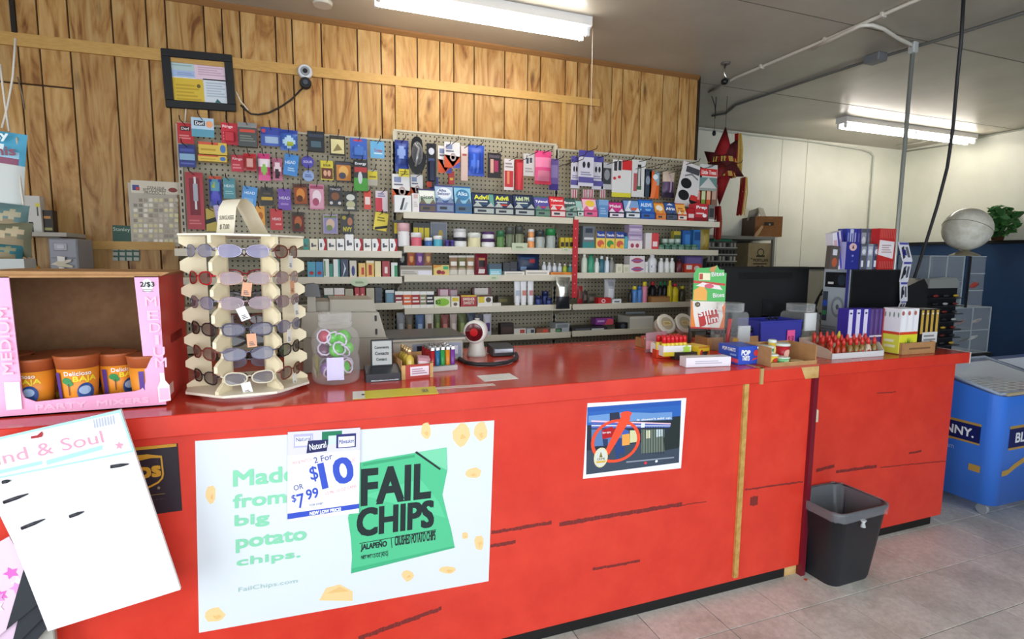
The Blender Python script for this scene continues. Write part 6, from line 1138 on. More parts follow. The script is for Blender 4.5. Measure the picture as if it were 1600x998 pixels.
Hg('L', 'bag', 324, 347, 275, 322, '#3a4a94', [('e', .5, .66, .38, .22, '#5f9ab4'), ('e', .5, .3, .4, .22, '#5a5ac0'), ('e', .4, .66, .14, .1, '#a8b44a'), ('r', 0, .88, 1, 1, '#c9583a')], 'blue toy pack with two round windows', L_)
Hg('L', 'card', 347, 368, 278, 310, '#4a8a94', [('t', 'HEAD', .1, .55, .9, .68, '#d0e6e8', 0, .02), ('l', .15, .2, .85, .4, 2, '#8fc0c4')], 'teal card in the third row', L_)
Hg('L', 'card', 374, 399, 291, 321, '#4f94d4', [('t', 'HEAD', .15, .6, .85, .74, '#e0f0fa', 6, .02), ('r', .2, .1, .8, .4, '#7fb4e4')], 'blue card turned askew in the third row', L_, roll=.15)
Hg('L', 'card', 406, 427, 293, 321, '#221f1c', [('r', .05, .3, .95, .48, '#c9a43a'), ('r', .2, .62, .8, .72, '#5c5040')], 'black card with a gold band', L_)
Hg('L', 'card', 433, 455, 295, 328, '#6a3fa4', [('t', 'HEAD', .12, .5, .9, .64, '#e4daf4', 0, .02), ('l', .2, .2, .8, .38, 1, '#a88ad0')], 'purple card in the third row', L_)
Hg('L', 'card', 458, 482, 287, 320, '#4a2f24', pic('#9a4f24', '#d88a3c', '#5c3020'), 'brown card with an orange figure picture', L_, roll=-.05)
Hg('L', 'card', 482, 507, 288, 327, '#c47a94', pic('#d8a0b4', '#f0dce4', '#a8506c'), 'pink picture card in the third row', L_)
Hg('L', 'card', 512, 535, 291, 322, '#211e22', [('t', 'TENGE', .12, .80, .88, .9, '#d8d4d8', 0, .02), ('e', .5, .5, .3, .2, '#8a5a3c'), ('e', .2, .16, .12, .08, '#d8d4d0'), ('e', .8, .16, .12, .08, '#d8d4d0')], 'black card with pale wheels', L_)
Hg('L', 'card', 537, 558, 299, 330, '#2e2d28', [('e', .5, .7, .34, .16, '#e4e4da'), ('e', .5, .35, .36, .18, '#c4c49a'), ('r', .2, .1, .8, .2, '#e0dcc8')], 'black card with a pale cartoon blob', L_)
Hg('L', 'card', 568, 580, 297, 327, '#d2402c', [('r', .15, .25, .85, .65, '#ecd8d4')], 'narrow red card in the third row', L_)
Hg('L', 'card', 586, 606, 298, 330, '#e4d8e0', [('r', 0, 0, .55, .65, '#d84a5c'), ('l', .2, .7, .8, .9, 2, '#7c7ca8')], 'white and pink card at the right edge', L_)
Hg('L', 'card', 320, 345, 326, 361, '#b8a034', [('p', [(0, .3), (1, .5), (1, .7), (0, .5)], '#2a2a2a')], 'yellow and black card partly behind the price card', L_)
Hg('L', 'card', 337, 356, 320, 350, '#b4a8d0', [('r', .2, .3, .8, .7, '#d8d0e8')], 'lilac card beside the bent price card', L_ - .02, roll=-.15)
Hg('L', 'card', 399, 414, 322, 352, '#e09a2c', [('e', .5, .5, .3, .2, '#b86a1c')], 'orange card beside the bent price card', L_)
Hg('L', 'card', 421, 442, 326, 359, '#c0282c', [('t', 'HEAD', .15, .45, .85, .58, '#f4dcdc', 0, .02), ('l', .4, .2, .9, .36, 1, '#e89a98')], 'red card in the bottom row', L_)
Hg('L', 'card', 455, 476, 331, 363, '#3a2220', pic('#6a2a24', '#b4643c', '#3a3a2c'), 'dark red picture card in the bottom row', L_)
Hg('L', 'card', 504, 528, 335, 365, '#a89ab8', pic('#8f8ab8', '#d4b8a4', '#7a8a5c'), 'lilac picture card in the bottom row', L_)
Hg('L', 'card', 532, 553, 334, 365, '#1f1d1c', [('e', .7, .62, .2, .2, '#b87a5c'), ('e', .25, .8, .16, .1, '#b4a43a'), ('t', 'NVY', .15, .10, .85, .34, '#d4c84a', 0, .04)], 'black card with yellow letters in the bottom row', L_)
Hg('L', 'card', 582, 604, 332, 360, '#e2cc34', [('p', [(.1, 0), (1, .2), (1, .35), (.1, .15)], '#2c2a26'), ('l', .2, .5, .8, .8, 2, '#8a7c24')], 'yellow card with a black stripe in the bottom row', L_, roll=.15)
M_ = 3.46
Hg('M', 'bag', 616, 639, 219, 268, '#2f4a9c', [('e', .4, .6, .3, .2, '#8fa8e0'), ('e', .6, .3, .25, .15, '#24387c'), ('r', 0, .88, 1, 1, '#24307c')], 'shiny blue foil bag at the far left', M_)
tg_ = MB(); Yq = M_ - .03; A_, B_ = onY(636, 212, Yq), onY(666, 273, Yq); w_, h_ = B_.x - A_.x, A_.z - onY(651, 273, Yq).z
kw = dict(label='big black oval toy pack hanging on the middle pegboard', cat='pack', group='packs on the middle pegboard')
ov = [(w_ / 2 * (.62 + .38 * math.sin(t) ** 2 if math.sin(t) > 0 else 1) * math.cos(t) * .98, h_ / 2 + h_ / 2 * math.sin(t)) for t in [i * 6.283 / 24 for i in range(24)]]
to = MB().prism(ov, -.012, 0, M('#17171a', .25)).build('toy_pack', None, ((A_.x + B_.x) / 2, Yq, onY(651, 273, Yq).z), None, **kw)
MB().ball((0, -.02, h_ * .55), w_ * .3, clear('#c9ccd0', .35, .1), 12, 8, 1, .6, 2.0).build('blister', to); MB().tube([(-w_ * .1, -.02, h_ * .2), (0, -.024, h_ * .5), (w_ * .08, -.02, h_ * .68), (-.02, -.018, h_ * .8)], .008, M('#b4b4b4', .25, .6), 6).build('toy', to)
Hg('M', 'card', 666, 682, 224, 292, '#1d1d24', [('e', .5, .82, .3, .08, '#d8dce4'), ('r', .2, .45, .8, .66, '#3a4a7c'), ('e', .5, .3, .3, .1, '#5a6a9c'), ('r', 0, 0, .5, .12, '#c9482c')], 'tall dark card with a silver ball', M_, accent='#2a3048')
Hg('M', 'card', 672, 685, 276, 298, '#2c3fa0', [('r', .1, .3, .9, .5, '#4a64c4')], 'small blue card low behind the dark one', M_ + .04, hook=0)
for k, (x0, x1, y0, y1, yp) in enumerate(((694, 719, 222, 262, M_ - .03), (684, 706, 228, 270, M_), (612, 641, 272, 318, M_), (641, 661, 273, 312, M_ + .02))):
    Hg('M', 'card', x0, x1, y0, y1, '#e9e6e4', [('p', [(0, 0), (.5, 0), (1, .45), (1, .15), (.6, 0), (0, .5)], '#d8582c'), ('p', [(.5, 0), (1, 0), (1, .25)], '#4a5ab0'), ('o', .55, .42, .2, .16, .45, '#b9a4a0'), ('r', .1, .72, .5, .9, '#8a94b8'), ('l', .1, .6, .6, .7, 1, '#6a6a7c')], ('white card with orange swirl, front one', 'white card with orange swirl, set behind the front one', 'white card with orange swirl, at the left edge lower down', 'white card with pink swirl, lower second')[k], yp)
Hg('M', 'card', 623, 640, 264, 276, '#e4d43a', [('l', .1, .2, .9, .8, 2, '#8a7c24')], 'small yellow card under the blue foil bag', M_ - .01, hook=0)
Hg('M', 'box', 719, 730, 229, 283, '#d8bcb0', [('r', 0, .78, 1, 1, '#e8d8d4'), ('r', .2, .72, .8, .78, '#b4524a')], 'slim pink tube pack', M_)
Hg('M', 'box', 700, 709, 268, 288, '#c03a3a', [('r', .2, .3, .8, .5, '#e8c04a')], 'small red and yellow pack low on the board', M_ + .03, hook=0)
nb = Hg('M', 'bag', 731, 757, 227, 275, '#2f55c0', [('e', .3, .4, .12, .3, '#4a78e0'), ('e', .7, .5, .1, .3, '#24409c'), ('e', .55, .3, .08, .2, '#5a84e4'), ('e', .75, .62, .08, .03, '#d0dcf4')], 'blue net bag of marbles', M_)
Hg('M', 'card', 762, 783, 239, 278, '#262024', [('r', .2, .2, .45, .75, '#d8a894'), ('r', .5, .25, .8, .7, '#a8325c'), ('r', .1, .8, .9, .92, '#5c545c')], 'black card with pink and beige sticks', M_)
Hg('M', 'card', 788, 803, 248, 297, '#e4dcdc', [('r', .05, .1, .95, .62, '#c8383c'), ('r', .3, .2, .55, .6, '#e0906a'), ('l', .1, .7, .9, .9, 2, '#9a8a8c')], 'white and red long card', M_)
Hg('M', 'box', 804, 816, 250, 297, '#b8202c', [('p', [(.3, 0), (.6, 0), (.9, .9), (.2, .9)], '#d8434c')], 'long red tapered pack', M_ + .02)
Hg('M', 'card', 818, 836, 240, 275, '#cfcdcb', [('r', .25, .55, .45, .8, '#3c4450'), ('r', .55, .6, .75, .82, '#3c4450'), ('l', .15, .15, .85, .4, 2, '#a4a09c')], 'small grey card with dark pieces', M_)
Hg('M', 'bag', 836, 862, 236, 288, '#e04a84', [('r', .05, .5, .95, .8, '#ee86ac'), ('r', .1, .15, .9, .4, '#d87a94'), ('r', 0, 0, 1, .08, '#c8304a')], 'large pink bag', M_ - .02)
Hg('M', 'card', 859, 873, 248, 297, '#6a5494', [('r', .1, .4, .9, .8, '#8a78ac'), ('r', 0, 0, 1, .2, '#3c2a7c')], 'purple card beside the large pink bag', M_)
for k, (x0, x1, y0, y1) in enumerate(((893, 906, 244, 294), (905, 928, 235, 291), (926, 943, 244, 296))):
    Hg('R', 'card', x0, x1, y0, y1, '#d4d2dc', [('r', 0, .82, 1, 1, '#4f4a9c'), ('r', 0, .1, 1, .26, '#5a5498'), ('e', .35, .6, .1, .09, '#26262e'), ('e', .65, .6, .1, .09, '#26262e'), ('l', .15, .3, .85, .42, 2, '#8884a4')], ('leftmost', 'front, largest,', 'third')[k] + ' violet topped earphone card', M_ - (.03 if k == 1 else 0), accent=None)
Hg('R', 'card', 941, 957, 254, 296, '#bcbcbe', [('r', .1, .2, .9, .8, '#3a3c40'), ('e', .5, .55, .26, .2, '#8c8e94')], 'grey earphone card with black piece', M_)
for k, (x0, x1) in enumerate(((893, 902), (911, 918), (919, 928), (938, 946))): Hg('R', 'card', x0, x1, 296, 309, '#e0d4d6', [('r', .2, 0, .4, 1, '#c8505c'), ('r', .6, 0, .8, 1, '#c8505c')], ('first', 'second', 'third', 'fourth')[k] + ' tiny red striped card from the left', M_ + .03, hook=0)
Hg('R', 'card', 958, 987, 250, 308, '#e2e0dd', [('r', 0, 0, 1, .12, '#e0d43a'), ('r', .5, .74, 1, 1, '#d42a2c'), ('r', .08, .7, .24, .95, '#34343a'), ('r', .3, .72, .46, .97, '#34343a'), ('e', .12, .5, .08, .04, '#c8343c'), ('e', .36, .54, .08, .04, '#c8343c')], 'white remote control card with red corner', M_)
rm = MB().box(-.021, .021, -.014, 0, .07, .19, M('#2a2c34', .3), .004); rm.build('remote', COL.objects.get('card_pack.001') and None, None) if False else None
Hg('R', 'box', 987, 995, 262, 308, '#8c3038', [('r', .2, .2, .8, .8, '#b85a5c')], 'narrow dark red pack', M_ + .02)
Hg('R', 'card', 989, 1009, 250, 308, '#e0dedb', [('r', .4, .22, .66, .88, '#26282a'), ('r', .45, .3, .6, .8, '#c9ccca'), ('r', .36, .2, .7, .3, '#3f6a4a')], 'white card with a black lighter wand', M_)
Hg('R', 'card', 1008, 1018, 264, 308, '#3a4656', [('e', .5, .6, .3, .16, '#8c98a8')], 'dark blue grey card', M_)
Hg('R', 'card', 1016, 1030, 268, 310, '#e2672c', [('r', .5, .5, 1, 1, '#8fb4c4'), ('e', .6, .8, .26, .1, '#e4ecee'), ('p', [(.1, 0), (.5, 0), (.8, .6), (.4, .7)], '#f0814a')], 'orange and pale blue card', M_)
Hg('R', 'bag', 1036, 1054, 268, 309, '#4f3a5c', [('r', 0, .6, 1, 1, '#c8b4a0'), ('r', .45, .2, .6, .9, '#b89ab0'), ('r', 0, 0, 1, .16, '#2c2038')], 'purple bottle shaped air freshener pack', M_)
cc_ = Hg('R', 'card', 1057, 1088, 254, 322, '#dcd8d6', [('r', .2, .78, .85, .92, '#44464c'), ('p', [(.2, .66), (.5, .74), (.85, .66), (.85, .7), (.5, .78), (.2, .7)], '#77797e'), ('e', .34, .52, .26, .12, '#141416'), ('e', .34, .24, .26, .12, '#141416'), ('e', .82, .2, .2, .11, '#141416'), ('r', .66, .18, 1, .3, '#d23430')], 'large tilted white card with black discs', M_ - .05, roll=.22)
Hg('R', 'card', 1087, 1100, 262, 308, '#a86a3c', [('r', .3, .2, .8, .7, '#c9a47c'), ('e', .5, .8, .3, .1, '#8a4a2c')], 'brown card beside the tilted one', M_)
Hg('R', 'card', 1095, 1121, 257, 298, '#cfd0cc', [('r', .02, .56, .98, .84, '#d0302f'), ('t', 'Little Trees', .1, .62, .92, .78, '#f6e8e6', 0, .03), ('p', [(0, .1), (.5, .5), (1, .1), (1, .5), (0, .5)], '#6c8f8c'), ('r', 0, 0, 1, .1, '#9aa49c')], 'tree freshener card with a red band', M_ - .05)
for k, (x0, x1, c, c2_) in enumerate(((1084, 1096, '#c8343a', '#f0a8a0'), (1096, 1104, '#8ca84a', '#d8dcae'), (1104, 1112, '#e0603a', '#f0c0a0'), (1112, 1121, '#8a6a5c', '#c9a894'))): Hg('R', 'card', x0, x1, 288, 322, c, [('r', .2, .3, .8, .7, c2_)], ('red', 'green', 'orange', 'brown')[k] + ' slim freshener card under the tree freshener card', M_ - .02, hook=0)
for x, y in ((868, 262), (884, 258), (1120, 262), (1012, 262)):  # empty hooks
    b_ = 'M' if x < 868.5 else 'R'; g = gpar[b_]; P_ = onY(x, y, YP - .0)
    MB().tube([(0, 0, 0), (0, -.26, 0), (0, -.272, .018)], .0025, HOOK, 5).build('peg_hook', g, (P_.x - g.location.x, 0, P_.z))
# ================================================================== COMPUTER CORNER ON THE SIDE COUNTER
MY = 2.55
A_, B_ = onY(1126, 416, MY), onY(1266, 419, MY); zb_ = Z2 + .07
mo = thing('monitor', 'black computer monitor seen from behind on the side counter', 'monitor', ((A_.x + B_.x) / 2, MY, Z2)); q = tuple(mo.location)
MBK = M('#1b1b1c', .45); mx = (A_.x + B_.x) / 2; mw_ = B_.x - A_.x
loc1(MB().box(A_.x, B_.x, MY, MY + .045, zb_, A_.z, MBK, .008), 'back_shell', mo, q)
v_ = MB()
for k in range(46): v_.box(mx - mw_ * .30 + k * mw_ * .013, mx - mw_ * .30 + k * mw_ * .013 + .003, MY - .0015, MY + .001, A_.z - .075, A_.z - .035, BLACK)
loc1(v_, 'vent_grille', mo, q)
loc1(MB().box(mx - .02, mx + .09, MY - .003, MY, zb_ + .10, zb_ + .20, M('#19191a', .4)).decal((mx + .0, MY - .003, zb_ + .12), (.07, 0, 0), (0, 0, .06), [('e', .5, .5, .42, .46, M('#222224', .3)), ('t', 'hp', .3, .25, .7, .75, M('#2f2f32', .3), 0, .02)], .0004), 'logo_plate', mo, q)
loc1(MB().box(mx - .03, mx + .03, MY + .0, MY + .04, Z2 + .012, zb_ + .1, MBK, .004), 'stand_neck', mo, q)
loc1(MB().lathe([(.13, 0), (.13, .008), (.05, .014)], MBK, 24, mx, MY + .02, Z2 + .0005, sy=.7), 'stand_base', mo, q)
# desktop tower lying towards the wall: grey back plate at the left, black side panel
PX0, PY0 = onY(1329, 425, 2.26).x, 2.26; PX1 = onY(1408, 425, 2.26).x; zt_ = onY(1329, 421, PY0).z
pyb = 2.26 + .20
# depth of the grey back plate from the photo: its far edge seen at x = 1287
dd = ray(1287, 440); pyb = PX0 / dd.x * dd.y
pc = thing('desktop_computer', 'desktop tower with light grey back plate and black side panel', 'computer', ((PX0 + PX1) / 2, PY0, Z2)); q = tuple(pc.location)
loc1(MB().box(PX0 + .003, PX1, PY0, pyb, Z2 + .012, zt_, M('#1f2022', .4), .004), 'case', pc, q)
for X in (PX0 + .05, PX1 - .05): loc1(MB().box(X - .02, X + .02, PY0 + .02, pyb - .02, Z2 + .0005, Z2 + .013, BLACK), 'foot', pc, q)
LG = M('#aebac4', .4, .2); ph = zt_ - Z2
bp = MB().box(PX0, PX0 + .004, PY0, pyb, Z2 + .012, zt_, LG).decal((PX0, pyb, Z2 + .012), (0, PY0 - pyb, 0), (0, 0, ph - .012), [('r', .06, .76, .86, .96, M('#15161a', .4)), ('e', .70, .86, .16, .075, M('#2a3340', .4)), ('r', .18, .80, .4, .83, M('#d8d8d8', .4)), ('r', .02, .30, .22, .70, M('#39414c', .4)), ('r', .04, .5, .2, .58, M('#2f4fb0', .4)), ('r', .04, .38, .2, .44, M('#3f8a5c', .4)), ('e', .62, .50, .24, .14, M('#7d8791', .5)), ('e', .62, .50, .17, .10, M('#a3adb6', .5)), ('e', .62, .50, .06, .035, M('#5a646e', .5))] + [('r', .04, .04 + k * .036, .62, .06 + k * .036, M('#76818c', .5)) for k in range(6)] + [('r', .9, 0, 1, 1, M('#3a3a8a', .4))], .0005)
loc1(bp, 'back_plate', pc, q)
loc1(MB().box(PX0 + .02, PX1 - .01, PY0 - .002, PY0 + .001, Z2 + .02, zt_ - .008, M('#161719', .3)).decal(((PX0 + PX1) / 2 - .10, PY0 - .002, Z2 + .12), (.09, 0, 0), (0, 0, .09), [('e', .5, .5, .42, .42, M('#23241f', .6))], .0005), 'side_panel', pc, q)
loc1(MB().box(PX1 - .13, PX1 - .03, PY0 - .006, PY0 - .002, Z2 + .15, Z2 + .23, M('#8d9198', .3)), 'label_plate', pc, q, 'silver label plate')
# things on top of the tower
zt2 = zt_ + .0008
def ontop(name, label, x0, x1, yt, base, ops, dy=.0, d=.05, roll=0, cat='box', side=None):
    Y = PY0 + .01 + dy; X0, X1 = onY(x0, yt, Y).x, onY(x1, yt, Y).x; h = onY((x0 + x1) / 2, yt, Y).z - zt2; w = X1 - X0
    mb = MB().box(-w / 2, w / 2, 0, d, 0, h, M(base, .35)).decal((-w / 2, 0, 0), (w, 0, 0), (0, 0, h), ops, .0004)
    if side: mb.decal((-w / 2, d, 0), (0, -d, 0), (0, 0, h), side, .0004)
    o = mb.build(name, None, ((X0 + X1) / 2, Y, zt2), (0, roll, 0), label, cat, 'boxes on top of the computer'); return o
DB = '#2a2f86'
ontop('paper_box', 'dark blue rolling paper box with a round pink sticker', 1323, 1344, 378, DB, [('e', .5, .82, .28, .14, M('#d8b4b4', .4)), ('t', 'i', .44, .76, .56, .88, M('#3a2a3a', .4), 0, .02), ('e', .5, .5, .08, .04, M('#8a90d0', .4)), ('e', .5, .3, .06, .03, M('#6a70b4', .4))], 0, .05, side=[('r', 0, 0, 1, 1, M('#b9b4e0', .4))])
for k in range(2): ontop('booklet', ('front', 'rear')[k] + ' violet edged white booklet leaning against the dark blue box', 1310 + k * 6, 1320 + k * 6, 362 - k * 2, '#dcd8e2', [('r', .7, 0, 1, 1, M('#4a44a0', .4)), ('r', .1, .5, .6, .8, M('#c9a8b0', .4)), ('r', .1, .1, .6, .3, M('#8a86c0', .4))], .02 + k * .06, .045, -.22, 'booklet')
for k in range(4): ontop('paper_box', ('first', 'second', 'third', 'fourth')[k] + ' thin blue striped box behind the dark blue one, from the left', 1324 + k * 5.4, 1329 + k * 5.4, 357 + (k % 2), ('#3a44a0', '#c4c8e0', '#34389a', '#2c3488')[k], [('r', .3, .1, .7, .9, M(('#8a90d0', '#4a4fa0', '#a8acd8', '#5c64b0')[k], .4))], .07, .06)
ontop('disc_box', 'small brown pictured box at the left end of the computer top', 1298, 1312, 384, '#57504c', [('e', .5, .3, .3, .2, M('#b0583a', .4)), ('r', .2, .6, .7, .85, M('#c9ccd4', .4))], .01, .03, .06)
for r_ in range(2):
    for k in range(3): ontop('disc_box', f'{("left", "middle", "right")[k]} grey photo printed box in the {("front", "rear taller")[r_]} row', 1346 + k * 10, 1355.4 + k * 10, (381, 357)[r_], ('#565a60', '#8c9298', '#3f444a')[k], [('r', .1, .55, .9, .9, M(('#9aa0a8', '#b9bcc8', '#6a7078')[k], .4)), ('e', .5, .7, .3, .1, M('#d8dade', .4)), ('r', .15, .1, .5, .35, M('#dfe2e6', .4)), ('r', 0, 0, .1, 1, M('#6a66b4', .4))], .005 + r_ * .07, .055)
ontop('paper_box', 'tall red and white box at the right of the computer top', 1375, 1401, 357, '#c02c2c', [('p', [(0, .36), (.9, .26), (.95, .68), (.05, .72)], M('#e6dfe2', .4)), ('l', .2, .4, .8, .62, 4, M('#b49aa0', .4))] + [('r', .05 + .1 * k, .76, .1 + .1 * k, .98, M('#e0605a', .4)) for k in range(9)] + [('r', .05 + .1 * k, .03, .1 + .1 * k, .2, M('#e0605a', .4)) for k in range(9)], 0, .05)
# dangling white strip of card
zz = [onY(x, y, 2.24) for x, y in ((1411, 378), (1415, 408), (1412, 440), (1409, 470), (1406, 486))]
ws = metres(23, zz[0]); sp = MB()
for i in range(4):
    a, b = zz[i], zz[i + 1]; f0, f1 = (i % 2) * .012, ((i + 1) % 2) * .012
    sp.decal((a.x - ws / 2 - zz[0].x, -f0, a.z - zz[0].z), (ws * (1 - .12 * i), 0, 0), (b.x - a.x, f0 - f1, b.z - a.z), [], 0)
    q4 = [(b.x - zz[0].x - ws / 2 * (1 - .12 * i), -f1, b.z - zz[0].z), (b.x - zz[0].x + ws / 2 * (1 - .12 * i), -f1, b.z - zz[0].z), (a.x - zz[0].x + ws / 2 * (1 - .12 * i), -f0, a.z - zz[0].z), (a.x - zz[0].x - ws / 2 * (1 - .12 * i), -f0, a.z - zz[0].z)]
    sp.add(q4 + [(x, y + .002, z) for x, y, z in q4], [(0, 1, 2, 3), (7, 6, 5, 4), (0, 4, 5, 1), (1, 5, 6, 2), (2, 6, 7, 3), (3, 7, 4, 0)], M('#d8d8e0', .45))
    u_ = Vector(q4[1]) - Vector(q4[0]); vv = Vector(q4[3]) - Vector(q4[0])
    sp.decal(q4[0], u_, vv, [('p', [(.1, .1), (.35, .2), (.5, .8), (.2, .7)], M('#2f3038', .4)), ('r', .6, .2, .85, .75, M('#5c5e68', .4)), ('r', .1, .86, .95, .97, M('#4a4a9a', .4)), ('e', .4, .45, .12, .14, M('#1f2026', .4))] + ([('t', 'ZIG', .15, .3, .5, .6, M('#2f34a0', .4), 0, .03)] if i == 0 else []), .0006)
sp.build('card_strip', None, zz[0], None, 'zigzag white and black card strip dangling beside the red and white box', 'card strip')
# black angular box behind
A_, B_ = onY(1416, 478, 2.62), onY(1450, 436, 2.62)
o = MB().prism([(onY(1416, 482, 2.28).x, Z2 + .001), (onY(1449, 482, 2.28).x, Z2 + .001), (onY(1450, 446, 2.28).x, onY(1450, 446, 2.28).z), (onY(1444, 435, 2.28).x, onY(1444, 435, 2.28).z), (onY(1418, 447, 2.28).x, onY(1418, 447, 2.28).z)], 2.28, 2.42, M('#17181a', .5)); A_ = onY(1416, 482, 2.28)
o.v = [(x - A_.x, y - 2.28, z - Z2) for x, y, z in o.v]; o.build('speaker_box', None, (A_.x, 2.28, Z2), None, 'black angular speaker box behind the boxed cigars', 'speaker')
# cables by the tower
MB().tube([onY(x, y, 2.55) for x, y in ((1286, 452), (1278, 465), (1272, 478), (1268, 492), (1267, 515))], .006, M('#1b1b1d', .5), 6).build('computer_cable', None, None, None, 'black cable dropping at the back plate of the computer', 'cable')
MB().tube([onY(x, y, 2.56) for x, y in ((1287, 458), (1280, 462), (1274, 480), (1279, 496), (1284, 512))], .006, M('#1b1b1d', .5), 6).build('computer_cable', None, None, None, 'second black cable curling right of the first, by the computer back', 'cable')
MB().box(-.05, .05, 0, .03, 0, .12, M('#a8862c', .5)).box(-.055, .055, .03, .034, 0, .16, M('#6a5a34', .6)).build('document_box', None, (onY(1274, 500, 2.66).x, 2.62, Z2 + .001), None, 'mustard box standing behind the cables', 'box')
# hot sauce tray
p, w, h = spot(1285, 1397, 528, 559, Z2); p2 = onZ(1397, 553, Z2); p1 = onZ(1291, 560, Z2)
hs_ = thing('sauce_tray', 'white card tray full of red capped hot sauce bottles', 'tray', (p.x, p.y, Z2 + .0008), math.atan2(p2.y - p1.y, p2.x - p1.x) * .6); w *= 1.0
CW = M('#d8dcdc', .5); CI = M('#c9bca4', .6); d = .20
MB().box(-w / 2, w / 2, 0, .004, 0, .030, CW).build('front', hs_); MB().prism([(0, 0), (d, 0), (d, .085), (.03, .07), (0, .03)], w / 2 - .004, w / 2, CI, 'x').build('side', hs_); MB().prism([(0, 0), (d, 0), (d, .085), (.03, .05), (0, .03)], -w / 2, -w / 2 + .004, CI, 'x').build('side', hs_)
MB().box(-w / 2, w / 2, d, d + .004, 0, .085, CI).build('back', hs_); MB().box(-w / 2 + .004, w / 2 - .004, .004, d, 0, .004, CI).build('bottom', hs_)
bots = {}
for nm, c, cp_, lab in (('red', '#a83a1c', '#d2362c', '#e0a44a'), ('brown', '#8a6a34', '#d23a32', '#d8c08a'), ('pale', '#c9b49a', '#d23a32', '#e8e0d4'), ('yellow', '#b8862c', '#ecd64a', '#e8d8a0')):
    bots[nm] = (MB().lathe([(.0135, 0), (.0145, .004), (.0145, .042), (.009, .052), (.008, .056)], M(c, .15), 12).mesh('sauce_bottle'), MB().lathe([(.009, .054), (.010, .07), (.006, .080), (.004, .088)], M(cp_, .3), 10).mesh('cap'), wrapdec(MB(), [('r', .1, .2, .9, .8, lab), ('e', .5, .5, .2, .2, '#b8382c')], lambda t: .0148, .042).mesh('printed_label'))
sca = 1.05; k0 = 0
ca, sa = math.cos(hs_.rotation_euler.z), math.sin(hs_.rotation_euler.z)
for r_ in range(3):
    n_ = 8
    for k in range(n_):
        if r_ == 0 and k in (0, 1, 2) : kind_ = 'red'
        elif r_ == 2: kind_ = ('red', 'red', 'red', 'red', 'yellow', 'yellow', 'yellow', 'red')[k]
        else: kind_ = ('red', 'red', 'pale', 'brown', 'brown', 'brown', 'pale', 'brown')[k]
        lx, ly = -w * .43 + k * w * .118 + random.uniform(-.003, .003), .03 + r_ * .052
        o = same('hot_sauce_bottle', bots[kind_][0], None, (p.x + lx * ca - ly * sa, p.y + lx * sa + ly * ca, Z2 + .0052), random.uniform(-.5, .5), label=f'{kind_} hot sauce bottle, {("first", "second", "third", "fourth", "fifth", "sixth", "seventh", "last")[k]} in the {("front", "middle", "back")[r_]} row of the sauce tray', cat='bottle', group='hot sauce bottles in the tray')
        sc_f = 1.1 + .12 * r_; o.scale = (sca, sca, sc_f); same('cap', bots[kind_][1], o, label='red cap' if kind_ != 'yellow' else 'yellow cap'); same('printed_label', bots[kind_][2], o)
# boxed cigars in a brown carton
p, w, h = spot(1398, 1472, 535, 553, Z2); zc_ = Z2 + .0008
ct = thing('cigar_carton', 'low brown carton holding boxes of cigarillos at the counter end', 'carton', (p.x, p.y, zc_), -.02)
MB().box(-w / 2, w / 2, 0, .004, 0, h, KRAFT).decal((-w / 2, 0, 0), (w, 0, 0), (0, 0, h), [('l', .2, .35, .85, .65, 1, M('#7c5a3a', .6))], .0004).build('front', ct)
MB().box(-w / 2, -w / 2 + .004, .004, .2, 0, h, KRAFT).build('side', ct); MB().box(w / 2 - .004, w / 2, .004, .2, 0, h, KRAFT).build('side', ct); MB().box(-w / 2 + .004, w / 2 - .004, .004, .2, 0, .004, KRAFT).build('bottom', ct); MB().box(-w / 2, w / 2, .2, .204, 0, h, KRAFT).build('back', ct)
def cig(label, x0, x1, y0, Y, zb, base, ops, side=None, dep=.07, rz=0):
    X0, X1 = onY(x0, y0, Y).x, onY(x1, y0, Y).x; h = onY((x0 + x1) / 2, y0, Y).z - zb; w = X1 - X0
    mb = MB().box(-w / 2, w / 2, 0, dep, 0, h, M(base, .35)).decal((-w / 2, 0, 0), (w, 0, 0), (0, 0, h), ops, .0004)
    if side: mb.decal((-w / 2, dep, 0), (0, -dep, 0), (0, 0, h), side, .0004)
    mb.build('cigarillo_box', None, ((X0 + X1) / 2, Y, zb), rz, label, 'box', 'boxes of cigarillos')
def stripes(n, a, b, y0=.32, y1=.98): return [('r', (k + .1) / n, y0, (k + .62) / n, y1, M(a, .4)) for k in range(n)] + [('e', (k + .36) / n, y1 - .08, .05, .02, M(b, .4)) for k in range(n)]
cy = p.y + .02
cig('white and yellow cigarillo box with a green leaf', 1409, 1437, 482, cy, zc_ + .0045, '#ecebf0', [('r', 0, 0, 1, .42, M('#e2df3a', .4)), ('r', 0, .42, 1, .48, M('#d8482c', .4))] + [('r', (k + .15) / 3, .5, (k + .85) / 3, .98, M('#f6f5f8', .4)) for k in range(3)] + [('e', (k + .3) / 3, .9, .07, .05, M('#b86a5c', .4)) for k in range(3)] + [('p', [(.5 + .4 * math.sin(a), .02 + .36 * math.cos(a)), (.5 + .05 * math.cos(a), .05 - .0), (.5 - .05 * math.cos(a), .05)], M('#4a8a3c', .4)) for a in (-1.0, -.6, -.25, .0, .25, .6, 1.0)],
    [('r', 0, 0, 1, .42, M('#dfe04a', .4)), ('r', 0, .42, 1, .48, M('#d8482c', .4)), ('l', .15, .1, .8, .34, 2, M('#f4f4c0', .4))] + [('e', (k + .5) / 4, .86, .04, .06, M('#7c9a84', .4)) for k in range(4)], .095)
cig('black and gold cigarillo box at the right end', 1440, 1470, 483, cy + .01, zc_ + .0045, '#24221f', stripes(4, '#c9a24a', '#e8e0d0', .42) + [('r', .12, .20, .9, .46, M('#dcdad8', .4)), ('l', .2, .24, .82, .42, 2, M('#8a8a8a', .5))], None, .09)
